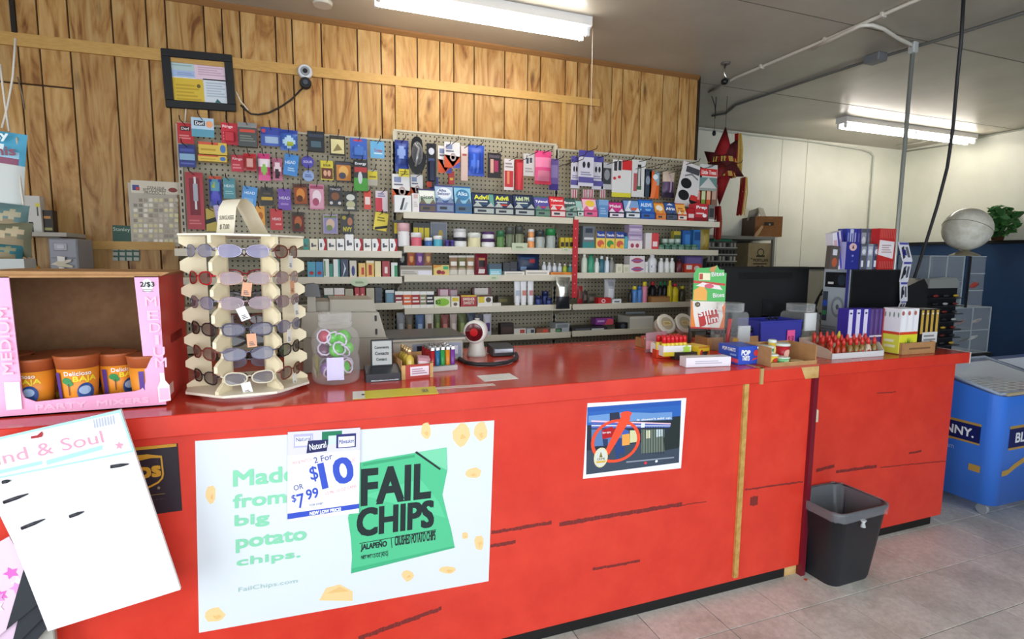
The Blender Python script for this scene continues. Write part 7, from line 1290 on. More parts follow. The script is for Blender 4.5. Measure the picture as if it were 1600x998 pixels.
cig('purple and white cigarillo box behind the sauce tray, striped', 1326, 1361, 482, p.y + .11, Z2 + .0008, '#3c2f94', stripes(3, '#dcd6ee', '#3a2f6a', .3) + [('r', .04, .12, .9, .40, M('#e6e2ee', .4)), ('l', .15, .16, .8, .36, 2, M('#a49cc0', .5))], None, .06)
cig('plain dark purple cigarillo box beside the striped purple one', 1361, 1382, 482, p.y + .11, Z2 + .0008, '#43286a', stripes(3, '#5c4484', '#5c4484', .42) + [('r', 0, .36, 1, .40, M('#d0c8d8', .4)), ('r', .9, 0, 1, 1, M('#a8283a', .4))], None, .06)
# ================================================================== BEHIND: CASE, GLOBE, FREEZER, PLANT, PINATA, RACK
GX = 4.15
gcl = clear('#cfd8dc', .13, .05); EDG = M('#aeb8bc', .25)
def acase(name, label, x0, x1, y0, y1, Y, d, rows, cols, z0=None, rz=0):
    X0, X1 = onY(x0, y0, Y).x, onY(x1, y0, Y).x; zt = onY((x0 + x1) / 2, y0, Y).z; zb = z0 if z0 is not None else onY((x0 + x1) / 2, y1, Y).z; w, h = X1 - X0, zt - zb
    t = thing(name, label, 'display case', ((X0 + X1) / 2, Y, zb), rz)
    MB().box(-w / 2, w / 2, 0, .003, 0, h, gcl).build('front_pane', t); MB().box(-w / 2, w / 2, d - .003, d, 0, h, gcl).build('back_pane', t)
    for s_ in (-1, 1): MB().box(s_ * w / 2 - .002, s_ * w / 2 + .002, 0, d, 0, h, gcl).build('side_pane', t)
    for k in range(rows + 1): MB().box(-w / 2, w / 2, .0, d, h * k / rows - .002, h * k / rows + .002, EDG if k in (0, rows) else gcl).box(-w / 2, w / 2, -.002, .003, h * k / rows - .003, h * k / rows + .003, EDG).build('shelf', t)
    for k in range(cols + 1): X = -w / 2 + w * k / cols; MB().box(X - .003, X + .003, -.002, .004, 0, h, EDG).build('edge', t)
    return t, w, h, zb, zt
YC = 2.60
lo, w1, h1, zb1, zt1 = acase('acrylic_case', 'lower clear acrylic display case with trinkets, at the right behind the counter', 1462, 1549, 481, 552, YC - .02, .26, 2, 3)
up, w2, h2, zb2, zt2_ = acase('acrylic_case', 'upper clear acrylic display case carrying the globe, its hinged door open', 1454, 1508, 400, 478, YC, .22, 2, 2, zt1 + .003)
# open door of the upper case
X0 = onY(1510, 400, YC).x; X1 = onY(1549, 400, YC - .06).x
dr = MB().box(X0 - up.location.x, X1 - up.location.x, -.03, -.026, .0, h2, gcl); dr.build('door', up)
for k in range(4): MB().box(X0 - up.location.x, X1 - up.location.x, -.032, -.024, h2 * k / 3 - .003 + (.006 if k == 0 else 0), h2 * k / 3 + .003, EDG).build('door_edge', up)
MB().box(X0 - up.location.x - .006, X0 - up.location.x + .004, -.034, -.02, 0, h2, M('#1c1d20', .4)).build('door_edge', up)
def trinket(label, x, y, Y, c, sx, sz, kind='knife'):
    P_ = onY(x, y, Y)
    MB().ball((0, 0, 0), 1, M(c, .3), 8, 6, sx, .015, sz).build(kind, None, P_, (0, -.25, 0), label, 'trinket', 'trinkets in the acrylic cases')
trinket('red handled pocket knife in the open case door shelf', 1522, 445, YC - .03, '#a8433a', .05, .02, 'pocket_knife')
for k, (x, y, c, lb) in enumerate(((1500, 503, '#9a4f48', 'long red pen on the upper shelf of the lower case'), (1526, 501, '#b09a94', 'pale pen on the upper shelf of the lower case'), (1507, 530, '#1f2022', 'black tool on the bottom shelf of the lower case'), (1520, 527, '#c9ccc8', 'silver tool on the bottom shelf of the lower case'))): trinket(lb, x, y, YC + .08, c, .06, .012, 'tool')
# dark stacked drawers in front of the upper case
XA_, XB_ = onY(1450, 440, 2.5).x, onY(1497, 440, 2.5).x
sd = thing('knife_display', 'dark tiered display of small knives in front of the acrylic cases', 'display rack', ((XA_ + XB_) / 2, 2.5, 0)); q = tuple(sd.location)
zt_d = onY(1474, 434, 2.5).z
loc1(MB().box(XA_, XB_, 2.5, 2.58, .8, zt_d - .07, M('#191a1d', .4)), 'back_board', sd, q)
loc1(MB().prism([(XA_, zt_d - .07), (XB_, zt_d - .07), (XB_, zt_d - .03), (XB_ - .03, zt_d), (XA_, zt_d - .01)], 2.49, 2.57, M('#8f938f', .3)), 'sloped_top', sd, q, 'grey translucent sloped top')
for k in range(9):
    zz_ = zt_d - .10 - k * .055
    loc1(MB().box(XA_, XB_, 2.45, 2.50, zz_ - .04, zz_ - .034, M('#2a2c30', .3)), 'tier', sd, q)
    for j in range(3):
        X = XA_ + (j + .5) * (XB_ - XA_) / 3; c = ('#8a2f2c', '#b9bcc0', '#3a3a40', '#6a2a30', '#c9a43a', '#26282c')[(k * 5 + j * 2) % 6]
        loc1(MB().ball((X, 2.475, zz_ - .022), 1, M(c, .3), 8, 5, .028, .01, .009), 'knife', sd, q)
loc1(MB().box(XA_, XB_, 2.45, 2.60, 0, .8, M('#2a2a2c', .6)), 'base_cabinet', sd, q)
st = thing('case_table', 'dark table under the acrylic cases', 'table', (onY(1505, 550, YC).x, YC, 0)); q = tuple(st.location)
loc1(MB().box(XB_ + .012, lo.location.x + w1 * .55, YC - .04, YC + .3, zb1 - .03, zb1 - .004, M('#33312f', .5)), 'tabletop', st, q)
for X in (XB_ + .04, lo.location.x + w1 * .45):
    for Y in (YC + .0, YC + .26): loc1(MB().box(X - .02, X + .02, Y - .02, Y + .02, 0, zb1 - .03, M('#33312f', .5)), 'leg', st, q)
# globe
gc = onY(1511, 358, YC + .10); gr_ = metres(32.5, gc)
gb = thing('globe', 'old cream desk globe standing on the upper acrylic case', 'globe', (gc.x, gc.y, zt2_ + .004)); q = tuple(gb.location)
gm_ = noisy('globe_map', '#e8e7dc', '#cdcabb', 7, (.42, .58), .25)
go = MB().ball((0, 0, 0), gr_, gm_, 40, 24); R_t = Matrix.Rotation(.45, 4, 'Y'); go.v = [tuple(R_t @ Vector(v)) for v in go.v]
o = go.build('sphere', gb, gc - gb.location)
rg_ = [R_t @ Vector((gr_ * 1.003 * math.cos(i * .1309), gr_ * 1.003 * math.sin(i * .1309), 0)) for i in range(49)]
MB().tube(rg_, .0025, M('#8a8468', .4), 5, False).build('equator_line', o)
mer = [Vector((gr_ * 1.06 * math.sin(t), -0.0, gr_ * 1.06 * math.cos(t))) for t in [.45 + i * math.pi / 20 for i in range(21)]]
MB().tube(mer, .006, M('#8f8a78', .35, .4), 6).build('meridian_arm', gb, gc - gb.location)
bh_ = gc.z - gr_ * 1.06 - zt2_ - .004
MB().lathe([(gr_ * .62, 0), (gr_ * .6, .008), (gr_ * .3, .03), (.02, .04), (.016, max(.045, bh_ + .02))], M('#8c8570', .4, .3), 24).build('stand', gb)
# ice cream freezer
FX0, FY0, FY1, FX1 = 3.645, 1.845, 2.36, 4.95
fz = thing('ice_cream_freezer', 'blue ice cream chest freezer with glass lid beyond the counter end', 'freezer', ((FX0 + FX1) / 2, (FY0 + FY1) / 2, 0)); q = tuple(fz.location)
t_ = NT('freezer_blue'); t_.b.inputs['Base Color'].default_value = rgb('#3a78de'); t_.b.inputs['Roughness'].default_value = .22
FB = t_.m; rr = .07; FZT = onX(1553, 618, FX0 + .02).z
def rrect(x0, x1, y0, y1, r, n=6):
    pts = []
    for cx, cy_, a0 in ((x1 - r, y0 + r, -90), (x1 - r, y1 - r, 0), (x0 + r, y1 - r, 90), (x0 + r, y0 + r, 180)):
        pts += [(cx + r * math.cos(math.radians(a0 + 90 * i / n)), cy_ + r * math.sin(math.radians(a0 + 90 * i / n))) for i in range(n + 1)]
    return pts
b_ = MB(); out = rrect(FX0, FX1, FY0, FY1, rr); n = len(out)
vs = [(x, y, .10) for x, y in out] + [(x, y, FZT + (.10 * (y - FY0) / (FY1 - FY0))) for x, y in out]
b_.add(vs, [(i, (i + 1) % n, (i + 1) % n + n, i + n) for i in range(n)] + [tuple(range(n - 1, -1, -1))], FB, True); loc1(b_, 'body', fz, q)
ins = rrect(FX0 + .05, FX1 - .05, FY0 + .05, FY1 - .05, .04)
zt_f = lambda y: FZT + (.10 * (y - FY0) / (FY1 - FY0))
b_ = MB().add([(x, y, zt_f(y)) for x, y in out] + [(x, y, zt_f(y)) for x, y in ins], [(i, (i + 1) % n, (i + 1) % n + n, i + n) for i in range(n)], M('#2a4f9c', .3)); loc1(b_, 'rim', fz, q)
b_ = MB().add([(x, y, zt_f(y)) for x, y in ins] + [(x, y, .45) for x, y in ins], [(i, (i + 1) % n, (i + 1) % n + n, i + n) for i in range(n)] + [tuple(range(n, 2 * n))], M('#cfd4dc', .5)); loc1(b_, 'liner', fz, q)
gl_ = clear('#dfeaf2', .16, .04)
loc1(MB().add([(FX0 + .03, FY0 + .03, zt_f(FY0) + .012), (FX1 - .6, FY0 + .03, zt_f(FY0) + .012), (FX1 - .6, FY1 - .03, zt_f(FY1) + .012), (FX0 + .03, FY1 - .03, zt_f(FY1) + .012)], [(0, 1, 2, 3)], gl_), 'glass_lid', fz, q)
loc1(MB().tube([(FX0 + .03, FY0 + .03, zt_f(FY0) + .012), (FX1 - .6, FY0 + .03, zt_f(FY0) + .012), (FX1 - .6, FY1 - .03, zt_f(FY1) + .012), (FX0 + .03, FY1 - .03, zt_f(FY1) + .012), (FX0 + .03, FY0 + .03, zt_f(FY0) + .012)], .010, M('#8f9aac', .3), 6), 'lid_frame', fz, q)
loc1(MB().box(FX0 + .07, FX1 - .05, FY0 + .01, FY0 + .035, zt_f(FY0) + .0, zt_f(FY0) + .018, M('#b9ad8c', .4)), 'front_rail', fz, q, 'tan front rail')
for X in (FX0 + .12, FX1 - .15):
    for Y in (FY0 + .10, FY1 - .1):
        loc1(MB().lathe([(.030, -.012), (.034, -.008), (.034, .008), (.030, .012)], M('#8f9296', .35), 16, X, Y, .034, 'x').box(X - .012, X + .012, Y - .02, Y + .02, .06, .10, M('#5c5f64', .4)), 'caster', fz, q)
PLQ = M('#15205c', .35); GD = M('#c9a24e', .35, .3); WT = M('#e8ecf4', .4)
def plaque(O, U, V, txt, sub):
    return MB().decal(O, U, V, [('p', [(-.05, .93), (1, .93), (1, 1.06), (-.05, 1.06)], GD), ('r', -.05, 0.02, 1, .93, PLQ), ('p', [(-.05, -.08), (1, -.08), (1, .02), (-.05, .02)], GD), ('t', txt, .04, .24, .93, .72, WT, 0, .03), ('t', sub, .42, -.62, .72, -.36, M('#8fb4ec', .4), 0, 0), ('e', .5, -.06, .2, .09, GD)], .0008)
# left end (towards the counter)
yA = onX(1530, 700, FX0).y; yB = yA + .52; zA, zB = onX(1510, 688, FX0).z, onX(1510, 659, FX0).z
loc1(plaque((FX0, yB - .06, zA), (0, -(yB - yA - .06), 0), (0, 0, zB - zA), 'BLUE BUNNY.', 'ice cream').decal((FX0, FY0 + rr + .06, .28), (0, -.06, 0), (0, 0, .04), [('r', 0, 0, 1, 1, GD)], .0008), 'end_plaque', fz, q, 'navy and gold name plaque')
zA2, zB2 = onY(1580, 700, FY0).z, onY(1580, 668, FY0).z; xA = onY(1581, 690, FY0).x
pf = plaque((xA, FY0, zA2), (.62, 0, 0), (0, 0, zB2 - zA2), 'BLUE BUNNY.', 'Ice Cream')
pf.decal((FX0 + rr, FY0, .22), (1.1, 0, 0), (0, 0, .35), [('p', [(0, .16), (.05, .17), (.12, .27), (.25, .40), (.4, .46), (.4, .52), (.22, .47), (.1, .34), (.05, .26), (0, .25)], GD)], .0008); loc1(pf, 'front_plaque', fz, q, 'navy and gold name plaque with a gold swoosh')
for k in range(4):
    X = FX0 + .2 + k * .2
    loc1(MB().box(X, X + .16, FY0 + .12, FY1 - .12, .5, .66 + .03 * (k % 2), M(('#d8c4cc', '#b8c4dc', '#e0dcd4', '#c9a4ac')[k], .5), .01), 'packed_goods', fz, q)
bw = MB()
for k in range(8): bw.tube([(FX0 + .15, FY0 + .08 + k * .045, .74), (FX0 + .6, FY0 + .08 + k * .045, .74)], .003, WHITE, 5)
for k in range(6): bw.tube([(FX0 + .15 + k * .09, FY0 + .08, .74), (FX0 + .15 + k * .09, FY0 + .40, .74)], .003, WHITE, 5)
loc1(bw, 'wire_basket', fz, q)
# hanging leaf plant on the ledge of the blue wall
pb_ = Vector((XR - .06, onX(1558, 370, XR - .1).y, 1.735))
pl_ = thing('ivy_plant', 'bushy green leafy plant on the ledge behind the globe', 'plant', pb_)
MB().lathe([(.05, 0), (.065, .09), (.07, .10)], M('#5a3a26', .6), 16, -.03, 0, 0).build('pot', pl_)
cP = onX(1565, 348, XR - .15) - pb_
lm = MB().add([(0, 0, 0), (-.035, .03, .01), (-.03, .075, 0), (0, .10, -.015), (.03, .075, 0), (.035, .03, .01)], [(0, 5, 4, 3), (0, 3, 2, 1)], noisy('leaf_green', '#3f7a3a', '#2a5a2c', 20, (.3, .7), .45)).mesh('leaf')
for k in range(110):
    a, b = random.uniform(0, 6.28), random.uniform(-1, 1); r_ = .19 * random.uniform(.3, 1) ** .6
    o = same('leaf', lm, pl_, (cP.x - .06 + r_ * .35 * math.sqrt(1 - b * b) * math.sin(a), cP.y + r_ * .8 * math.sqrt(1 - b * b) * math.cos(a), cP.z + r_ * .95 * b + .01), (random.uniform(-1.2, 1.2), random.uniform(-1.2, 1.2), random.uniform(0, 6.28)))
    s_ = random.uniform(.7, 1.25); o.scale = (s_, s_, s_)
for k in range(7):
    a = k * .9; MB().tube([(-.03, 0, .08), (cP.x * .5 - .02, cP.y * .5 + .05 * math.sin(a), .14), (cP.x, cP.y + .12 * math.sin(a), cP.z + .1 * math.cos(a))], .003, M('#4a5a2a', .6), 5).build('stem', pl_)
# pinata
PYy = 3.95
c0 = onY(1128, 258, PYy); pn = thing('star_pinata', 'red and yellow star pinata with tasselled points hanging at the end of the shelves', 'pinata', c0)
RDP = noisy('red_tissue', '#a81c20', '#86141a', 40, (.3, .7), .8, (1, 1, 4)); YLP = noisy('yellow_tissue', '#d9b45c', '#c09a44', 40, (.3, .7), .8, (1, 1, 4)); MRP = noisy('maroon_tissue', '#5c1418', '#4a1014', 40, (.3, .7), .8)
rb_ = metres(20, c0)
MB().ball((0, 0, 0), rb_, MRP, 18, 12).build('core', pn)
def cone(tip, base_r, m, nm='point'):
    tp = onY(tip[0], tip[1], PYy + tip[2]) - c0; ax = tp.normalized(); b0 = ax * rb_ * .55; u_ = ax.orthogonal().normalized(); w_ = ax.cross(u_); n = 16
    vs = [b0 + (u_ * math.cos(6.283 * i / n) + w_ * math.sin(6.283 * i / n)) * base_r for i in range(n)] + [tp]
    return MB().add(vs, [(i, (i + 1) % n, n) for i in range(n)] + [tuple(range(n - 1, -1, -1))], m, True).build(nm, pn)
cone((1134, 197, 0), rb_ * .8, RDP); cone((1154, 216, -.08), rb_ * .8, MRP); cone((1163, 276, -.10), rb_ * .72, MRP); cone((1124, 322, 0), rb_ * .8, RDP); cone((1100, 236, .05), rb_ * .7, MRP); cone((1106, 290, -.25), rb_ * .6, RDP)
for dz, r_ in ((.12, .9), (-.12, .9)):
    fr_ = MB()
    for i in range(30):
        a = i * 6.283 / 30; x, y = rb_ * r_ * math.cos(a), rb_ * r_ * math.sin(a); zz_ = rb_ * (.55 if dz > 0 else -.55)
        fr_.add([(x - .012, y, zz_), (x + .012, y, zz_), (x * 1.12 + .012, y * 1.12, zz_ - .045), (x * 1.12 - .012, y * 1.12, zz_ - .045)], [(0, 1, 2, 3)], YLP if i % 3 else RDP)
    o = fr_.build('fringe', pn, kind='stuff')
def tassel(pts, m1, m2, w_):
    P_ = [onY(x, y, PYy - .06) - c0 for x, y in pts]; mb = MB()
    for i in range(22):
        dx, dy = random.uniform(-w_, w_), random.uniform(-.03, .03); e_ = random.uniform(.9, 1.04); m = m2 if dx < -w_ * .35 else m1; ww = .007
        for a, b, k in ((P_[0], P_[1], .5), (P_[1], P_[2], 1)):
            pa = a + Vector((dx * (k * .8 + .2 if k < 1 else 1), dy, 0)); pb2 = b + Vector((dx, dy, 0)); pb2 = pa.lerp(pb2, e_)
            mb.add([pa + Vector((-ww, 0, 0)), pa + Vector((ww, 0, 0)), pb2 + Vector((ww, 0, 0)), pb2 + Vector((-ww, 0, 0))], [(0, 1, 2, 3)], m)
    return mb.build('tassel', pn, kind='stuff')
tassel([(1153, 209), (1154, 232), (1152, 270)], YLP, RDP, .035); tassel([(1163, 277), (1162, 300), (1157, 336)], YLP, RDP, .03); tassel([(1123, 322), (1124, 345), (1122, 374)], noisy('orange_tissue', '#b8482c', '#9a3420', 40, (.3, .7), .8), RDP, .03)
top = onY(1134, 197, PYy) - c0; MB().tube([top, (top.x, 0, ZC - c0.z)], .002, M('#3a3430', .6), 5).build('string', pn)
# metal rack at the rear wall
RY = 4.55
xa, xb = onY(1090, 372, RY).x, onY(1211, 372, RY).x; zr = onY(1180, 369, RY).z
mr_ = thing('metal_rack', 'grey metal rack against the rear wall with bins, a carton and a wooden box', 'shelving', ((xa + xb) / 2, RY, 0)); q = tuple(mr_.location); GM = M('#8c8c84', .4, .3)
for k, z in enumerate((zr, zr - .48, zr - .95)): loc1(MB().box(xa, xb, RY, RY + .34, z - .035, z, GM, .003), 'shelf', mr_, q)
for X in (xa + .012, xb - .012):
    for Y in (RY + .012, RY + .328): loc1(MB().box(X - .014, X + .014, Y - .014, Y + .014, 0, zr, GM), 'post', mr_, q)
loc1(MB().box(xa + .02, xb - .02, RY + .325, RY + .335, zr - .9, zr - .04, M('#3a3a3a', .6)), 'back_panel', mr_, q)
A_, B_ = onY(1148, 336, RY + .03), onY(1216, 338, RY + .03)
xw0 = onY(1143, 350, RY + .05).x; xw1 = onY(1216, 350, RY + .05).x
wx = thing('wooden_box', 'open brown wooden box with papers on top of the metal rack', 'box', (xw1 - .15, RY + .03, zr + .001), -.35)
WDB = noisy('box_wood', '#a06a34', '#86521f', 18, (.3, .7), .5, (1, 1, 5)); WDD = noisy('box_wood_dark', '#5c3a1f', '#4a2c16', 18, (.3, .7), .5, (1, 1, 5))
bh2 = onY(1200, 338, RY + .03).z - zr; ww = .29; dd_ = .42
MB().box(-ww / 2, ww / 2, 0, .014, 0, bh2, WDB).box(-.05, .05, -.006, .0, bh2 * .55, bh2 * .72, M('#3f2c1a', .5)).lathe([(.012, 0), (.010, .012)], CHROME, 10, 0, -.018, bh2 * .6, 'y').build('front', wx)
MB().box(-ww / 2, -ww / 2 + .012, .014, dd_, 0, bh2, WDD).build('side', wx); MB().box(ww / 2 - .012, ww / 2, .014, dd_, 0, bh2, WDB).build('side', wx); MB().box(-ww / 2, ww / 2, dd_ - .012, dd_, 0, bh2, WDB).build('back', wx); MB().box(-ww / 2, ww / 2, .014, dd_, 0, .012, WDB).build('bottom', wx)
for k, (x, y, z, rx, c) in enumerate(((-.05, .18, .10, .5, '#b9b4a4'), (.0, .1, .12, -.4, '#a49f92'), (.06, .22, .09, .3, '#c9c4b4'))): MB().box(-.07, .07, -.002, .002, -.06, .06, M(c, .6)).build('paper', None, (wx.location.x + x, wx.location.y + y, zr + bh2 + z * .35), (rx, .3 * (k - 1), .4 * k), ('left tilted', 'middle crumpled', 'right')[k] + ' old paper sticking out of the wooden box', 'paper', 'papers in the wooden box')
# parts bins on the rack
xb0, xb1 = onY(1110, 380, RY).x, onY(1156, 380, RY).x; zlow = zr - .48
bn = thing('parts_drawers', 'rows of small filled parts bins on the metal rack', 'bins', ((xb0 + xb1) / 2, RY + .03, zlow + .001)); nb_, hb = 8, .42
MB().box(-(xb1 - xb0) / 2, (xb1 - xb0) / 2, .02, .16, 0, hb, M('#5c5c56', .5)).build('frame', bn)
for r_ in range(6):
    MB().box(-(xb1 - xb0) / 2, (xb1 - xb0) / 2, 0, .02, r_ * .07, r_ * .07 + .012, M('#a8a89e', .4)).build('rail', bn)
    for k in range(nb_):
        X = -(xb1 - xb0) / 2 + (k + .5) * (xb1 - xb0) / nb_
        MB().box(X - .012, X + .010, .004, .022, r_ * .07 + .013, r_ * .07 + .055, M(('#1f1f20', '#8f8f88', '#2c2a28', '#b4b0a4', '#5c4a40', '#24282c')[(k * 5 + r_ * 3 + k * k) % 6], .45), .003).build('bin', bn)
MB().box(-.10, .14, 0, .14, 0, .02, M('#3f8a6a', .5)).build('green_tray', None, ((xb0 + xb1) / 2, RY + .06, zlow + hb + .004), None, 'flat green tray lying on the parts bins', 'tray')
A_, B_ = onY(1170, 379, RY + .02), onY(1207, 379, RY + .02)
hc = A_.z - zlow - .002; wc = B_.x - A_.x; IN2 = M('#33301f', .6)
MB().box(-wc / 2, wc / 2, 0, .2, 0, hc, noisy('kraft_dull', '#a49472', '#94855f', 25, (.3, .7), .8), .003).decal((-wc / 2, 0, 0), (wc, 0, 0), (0, 0, hc), [('o', .52, .76, .15, .10, .28, IN2), ('r', .34, .64, .70, .69, IN2), ('t', 'MORYLLAN', .22, .52, .84, .60, IN2, 0, .03), ('l', .22, .44, .8, .50, 1, IN2), ('p', [(.36, .42), (.50, .42), (.46, .30)], IN2), ('p', [(.54, .42), (.68, .42), (.60, .30)], IN2), ('e', .14, .60, .03, .02, IN2)], .0005).build('printed_carton', None, ((A_.x + B_.x) / 2, RY + .02, zlow + .001), None, 'tan carton with dark printed emblem on the metal rack', 'carton')
tpx = onY(1182, 362, RY - .01)
MB().add([tpx - tpx, onY(1190, 352, RY - .01) - tpx, onY(1193, 354, RY - .01) - tpx, onY(1186, 366, RY - .01) - tpx, onY(1181, 371, RY - .01) - tpx, onY(1178, 369, RY - .01) - tpx], [(0, 5, 4, 3, 2, 1)], M('#b8946a', .5)).build('packing_tape', None, tpx, None, 'strip of tan tape hanging on the metal rack edge', 'tape')
# clear gadget: small camera on the ceiling near the wood wall end
p = onZ(1134, 98, ZC)
sc2 = thing('ceiling_camera', 'small black camera on a chrome bracket under the ceiling by the wood wall end', 'camera', (p.x, p.y, ZC))
MB().lathe([(.03, -.012), (.035, 0)], M('#6a6660', .4), 14).build('mount', sc2); MB().tube([(0, 0, -.01), (-.015, 0, -.06), (-.01, -.02, -.11)], .008, CHROME, 8).build('arm', sc2)
b_ = MB().tube([(-.05, -.05, -.15), (.04, .03, -.115)], .022, M('#17181c', .3), 12); b_.build('camera_body', sc2)
for k, pts in enumerate((((1106, 142), (1112, 150), (1117, 165), (1118, 180)), ((1119, 130), (1119, 155), (1117, 185)))): MB().tube([onY(x, y, 4.0) for x, y in pts], .004, M('#2c2a28', .5), 5).build('loose_cable', None, None, None, ('curved', 'straight')[k] + ' dark cable hanging below the ceiling camera', 'cable')
P_ = onY(1116, 204, 4.6); MB().lathe([(.012, 0), (.02, -.03), (.012, -.05)], M('#2a2c30', .3), 10).tube([(0, 0, -.01), (0, 0, ZC - P_.z)], .0015, M('#4a4640', .5), 4).build('hanging_charm', None, P_, None, 'small dark trinket hanging beside the pinata top', 'trinket')
# ================================================================== ON THE WOOD WALL
A_, B_, C_, D_ = (onY(x, y, YW - .02) for x, y in ((249, 75), (361, 82), (369, 175), (259, 164)))
U = ((B_ - A_) + (C_ - D_)) / 2; V = ((A_ - D_) + (B_ - C_)) / 2; O = (A_ + B_ + C_ + D_) / 4 - U / 2 - V / 2; c_ = O + U / 2
fr_ = thing('picture_frame', 'black framed set of four coloured permits, hung askew on the wood wall', 'picture frame', (c_.x, YW - .003, O.z)); q = tuple(fr_.location)
ang = -math.atan2(U.z, U.x); w, h = U.length, V.length; fr_.rotation_euler = (0, ang, 0)
BF = M('#17171a', .35); t__ = .042
MB().box(-w / 2, w / 2, -.02, 0, 0, t__, BF, .003).box(-w / 2, w / 2, -.02, 0, h - t__, h, BF, .003).box(-w / 2, -w / 2 + t__, -.02, 0, t__, h - t__, BF).box(w / 2 - t__, w / 2, -.02, 0, t__, h - t__, BF).build('frame', fr_)
MB().box(-w / 2 + .01, w / 2 - .01, -.006, -.002, .01, h - .01, M('#dfe4e8', .5)).build('backing', fr_)
for nm, (u0, v0, u1, v1), ops, lb in (('permit', (.09, .55, .44, .90), [('r', 0, 0, 1, 1, M('#b9cfcf', .45)), ('r', 0, 0, 1, .32, M('#a9c0e4', .45)), ('l', .1, .5, .9, .9, 3, M('#9ab4b4', .5)), ('l', .3, .08, .95, .24, 2, M('#8aa0cc', .5))], 'pale green and blue permit'), ('permit', (.44, .53, .92, .90), [('r', 0, 0, 1, 1, M('#e2c9d8', .45)), ('l', .1, .2, .9, .85, 6, M('#c9a9bc', .5)), ('l', .25, .86, .8, .92, 1, M('#a88a9c', .5))], 'pink permit'), ('permit', (.09, .10, .55, .53), [('r', 0, 0, 1, 1, M('#d8b83c', .45)), ('l', .15, .1, .9, .8, 5, M('#bf9f2c', .5)), ('e', .85, .72, .06, .08, M('#6a5a2c', .5))], 'yellow permit'), ('permit', (.55, .10, .92, .55), [('r', 0, 0, 1, 1, M('#d4dce4', .45)), ('l', .1, .3, .9, .9, 6, M('#aebccb', .5)), ('p', [(.4, .1), (.5, .25), (.65, .1)], M('#2f6a6a', .5))], 'white permit')):
    MB().decal((-w / 2 + u0 * w, -.0065, v0 * h), ((u1 - u0) * w, 0, 0), (0, 0, (v1 - v0) * h), ops, .0003).build(nm, fr_, label=lb)
P_ = onY(477, 121, YW - .03); wc_ = thing('wall_camera', 'white and black webcam on the tan trim board of the wood wall', 'camera', P_)
z1 = (onY(477, 112, YW - .03) - P_).z; z2 = (onY(478, 130, YW - .03) - P_).z
MB().lathe([(.038, .03), (.042, .0), (.036, -.016)], M('#cfd2d6', .3), 20, 0, 0, z1, 'y').lathe([(.026, -.017), (.024, -.02)], M('#8f9298', .3), 18, 0, 0, z1, 'y').lathe([(.014, -.021), (.012, -.024)], BLACK, 14, 0, 0, z1, 'y').build('white_camera', wc_, label='round white webcam')
MB().lathe([(.03, .03), (.034, .0), (.03, -.02)], BLACK, 18, 0, 0, z2, 'y').lathe([(.016, -.021), (.014, -.024)], M('#4a5058', .15), 14, 0, 0, z2, 'y').build('black_camera', wc_, label='black webcam')
MB().tube([onY(x, y, YW - .012) for x, y in ((477, 134), (468, 142), (456, 155), (440, 166), (420, 176), (404, 179), (392, 178), (384, 172), (376, 164))], .005, M('#2a221c', .5), 6).build('camera_cable', None, None, None, 'dark cable looping from the webcam to behind the picture frame', 'cable')
for k, pts in enumerate((((369, 143), (376, 158), (388, 172)), ((291, 165), (290, 178), (289, 192)))): MB().tube([onY(x, y, YW - .01) for x, y in pts], .004, M('#e4dccb', .5), 5).build('wall_wire', None, None, None, ('thin white wire right of the picture frame', 'thin white wire below the picture frame')[k], 'wire')
# fastener card and green card on the wall
def wallcard(name, label, cs, base, ops, Y=YW - .008, cat='card'):
    S_ = Sheet(*cs, Y); S_.build(name, base, ops(S_), label, cat); return S_
gr2 = lambda S_: [S_.R(205, 301, 281, 285, M('#d8d0bc', .5)), S_.R(207, 297, 217, 289, M('#3a4a8c', .5)), S_.R(212, 297, 218, 292, M('#b84a4a', .5)), S_.T('GENUINE', 230, 295, 257, 292, M('#3a342c', .5), 0, 0), S_.T('REPLACEMENT', 224, 299, 260, 295.5, M('#3a342c', .5), 0, 0), S_.T('PRODUCTS', 226, 303, 258, 299.5, M('#3a342c', .5), 0, 0), S_.E(270, 297, 7, 3.6, M('#8c3a34', .5))] + [S_.R(x, y + 5, x + 5.5, y, M(random.choice(('#a89c8c', '#8f8474', '#c9c0b0', '#7d7266', '#b8ac84')), .35, .3)) for x in range(209, 276, 8) for y in range(310, 378, 8)]
wallcard('fastener_card', 'grey card of small replacement parts pinned to the wood wall', ((203, 285), (280, 289), (281, 385), (206, 384)), M('#b9b2a2', .5), gr2)
wallcard('green_card', 'dark green card of small parts tucked under the grey card', ((171, 351), (205, 353), (222, 408), (174, 407)), M('#2f5446', .5), lambda S_: [S_.T('Stanley', 177, 362, 203, 356, M('#c9d4c4', .5), 0, 0)] + [S_.R(x, y + 5, x + 8, y, M('#a9aca0', .5)) for x in range(176, 214, 11) for y in range(378, 404, 8)], YW - .005)
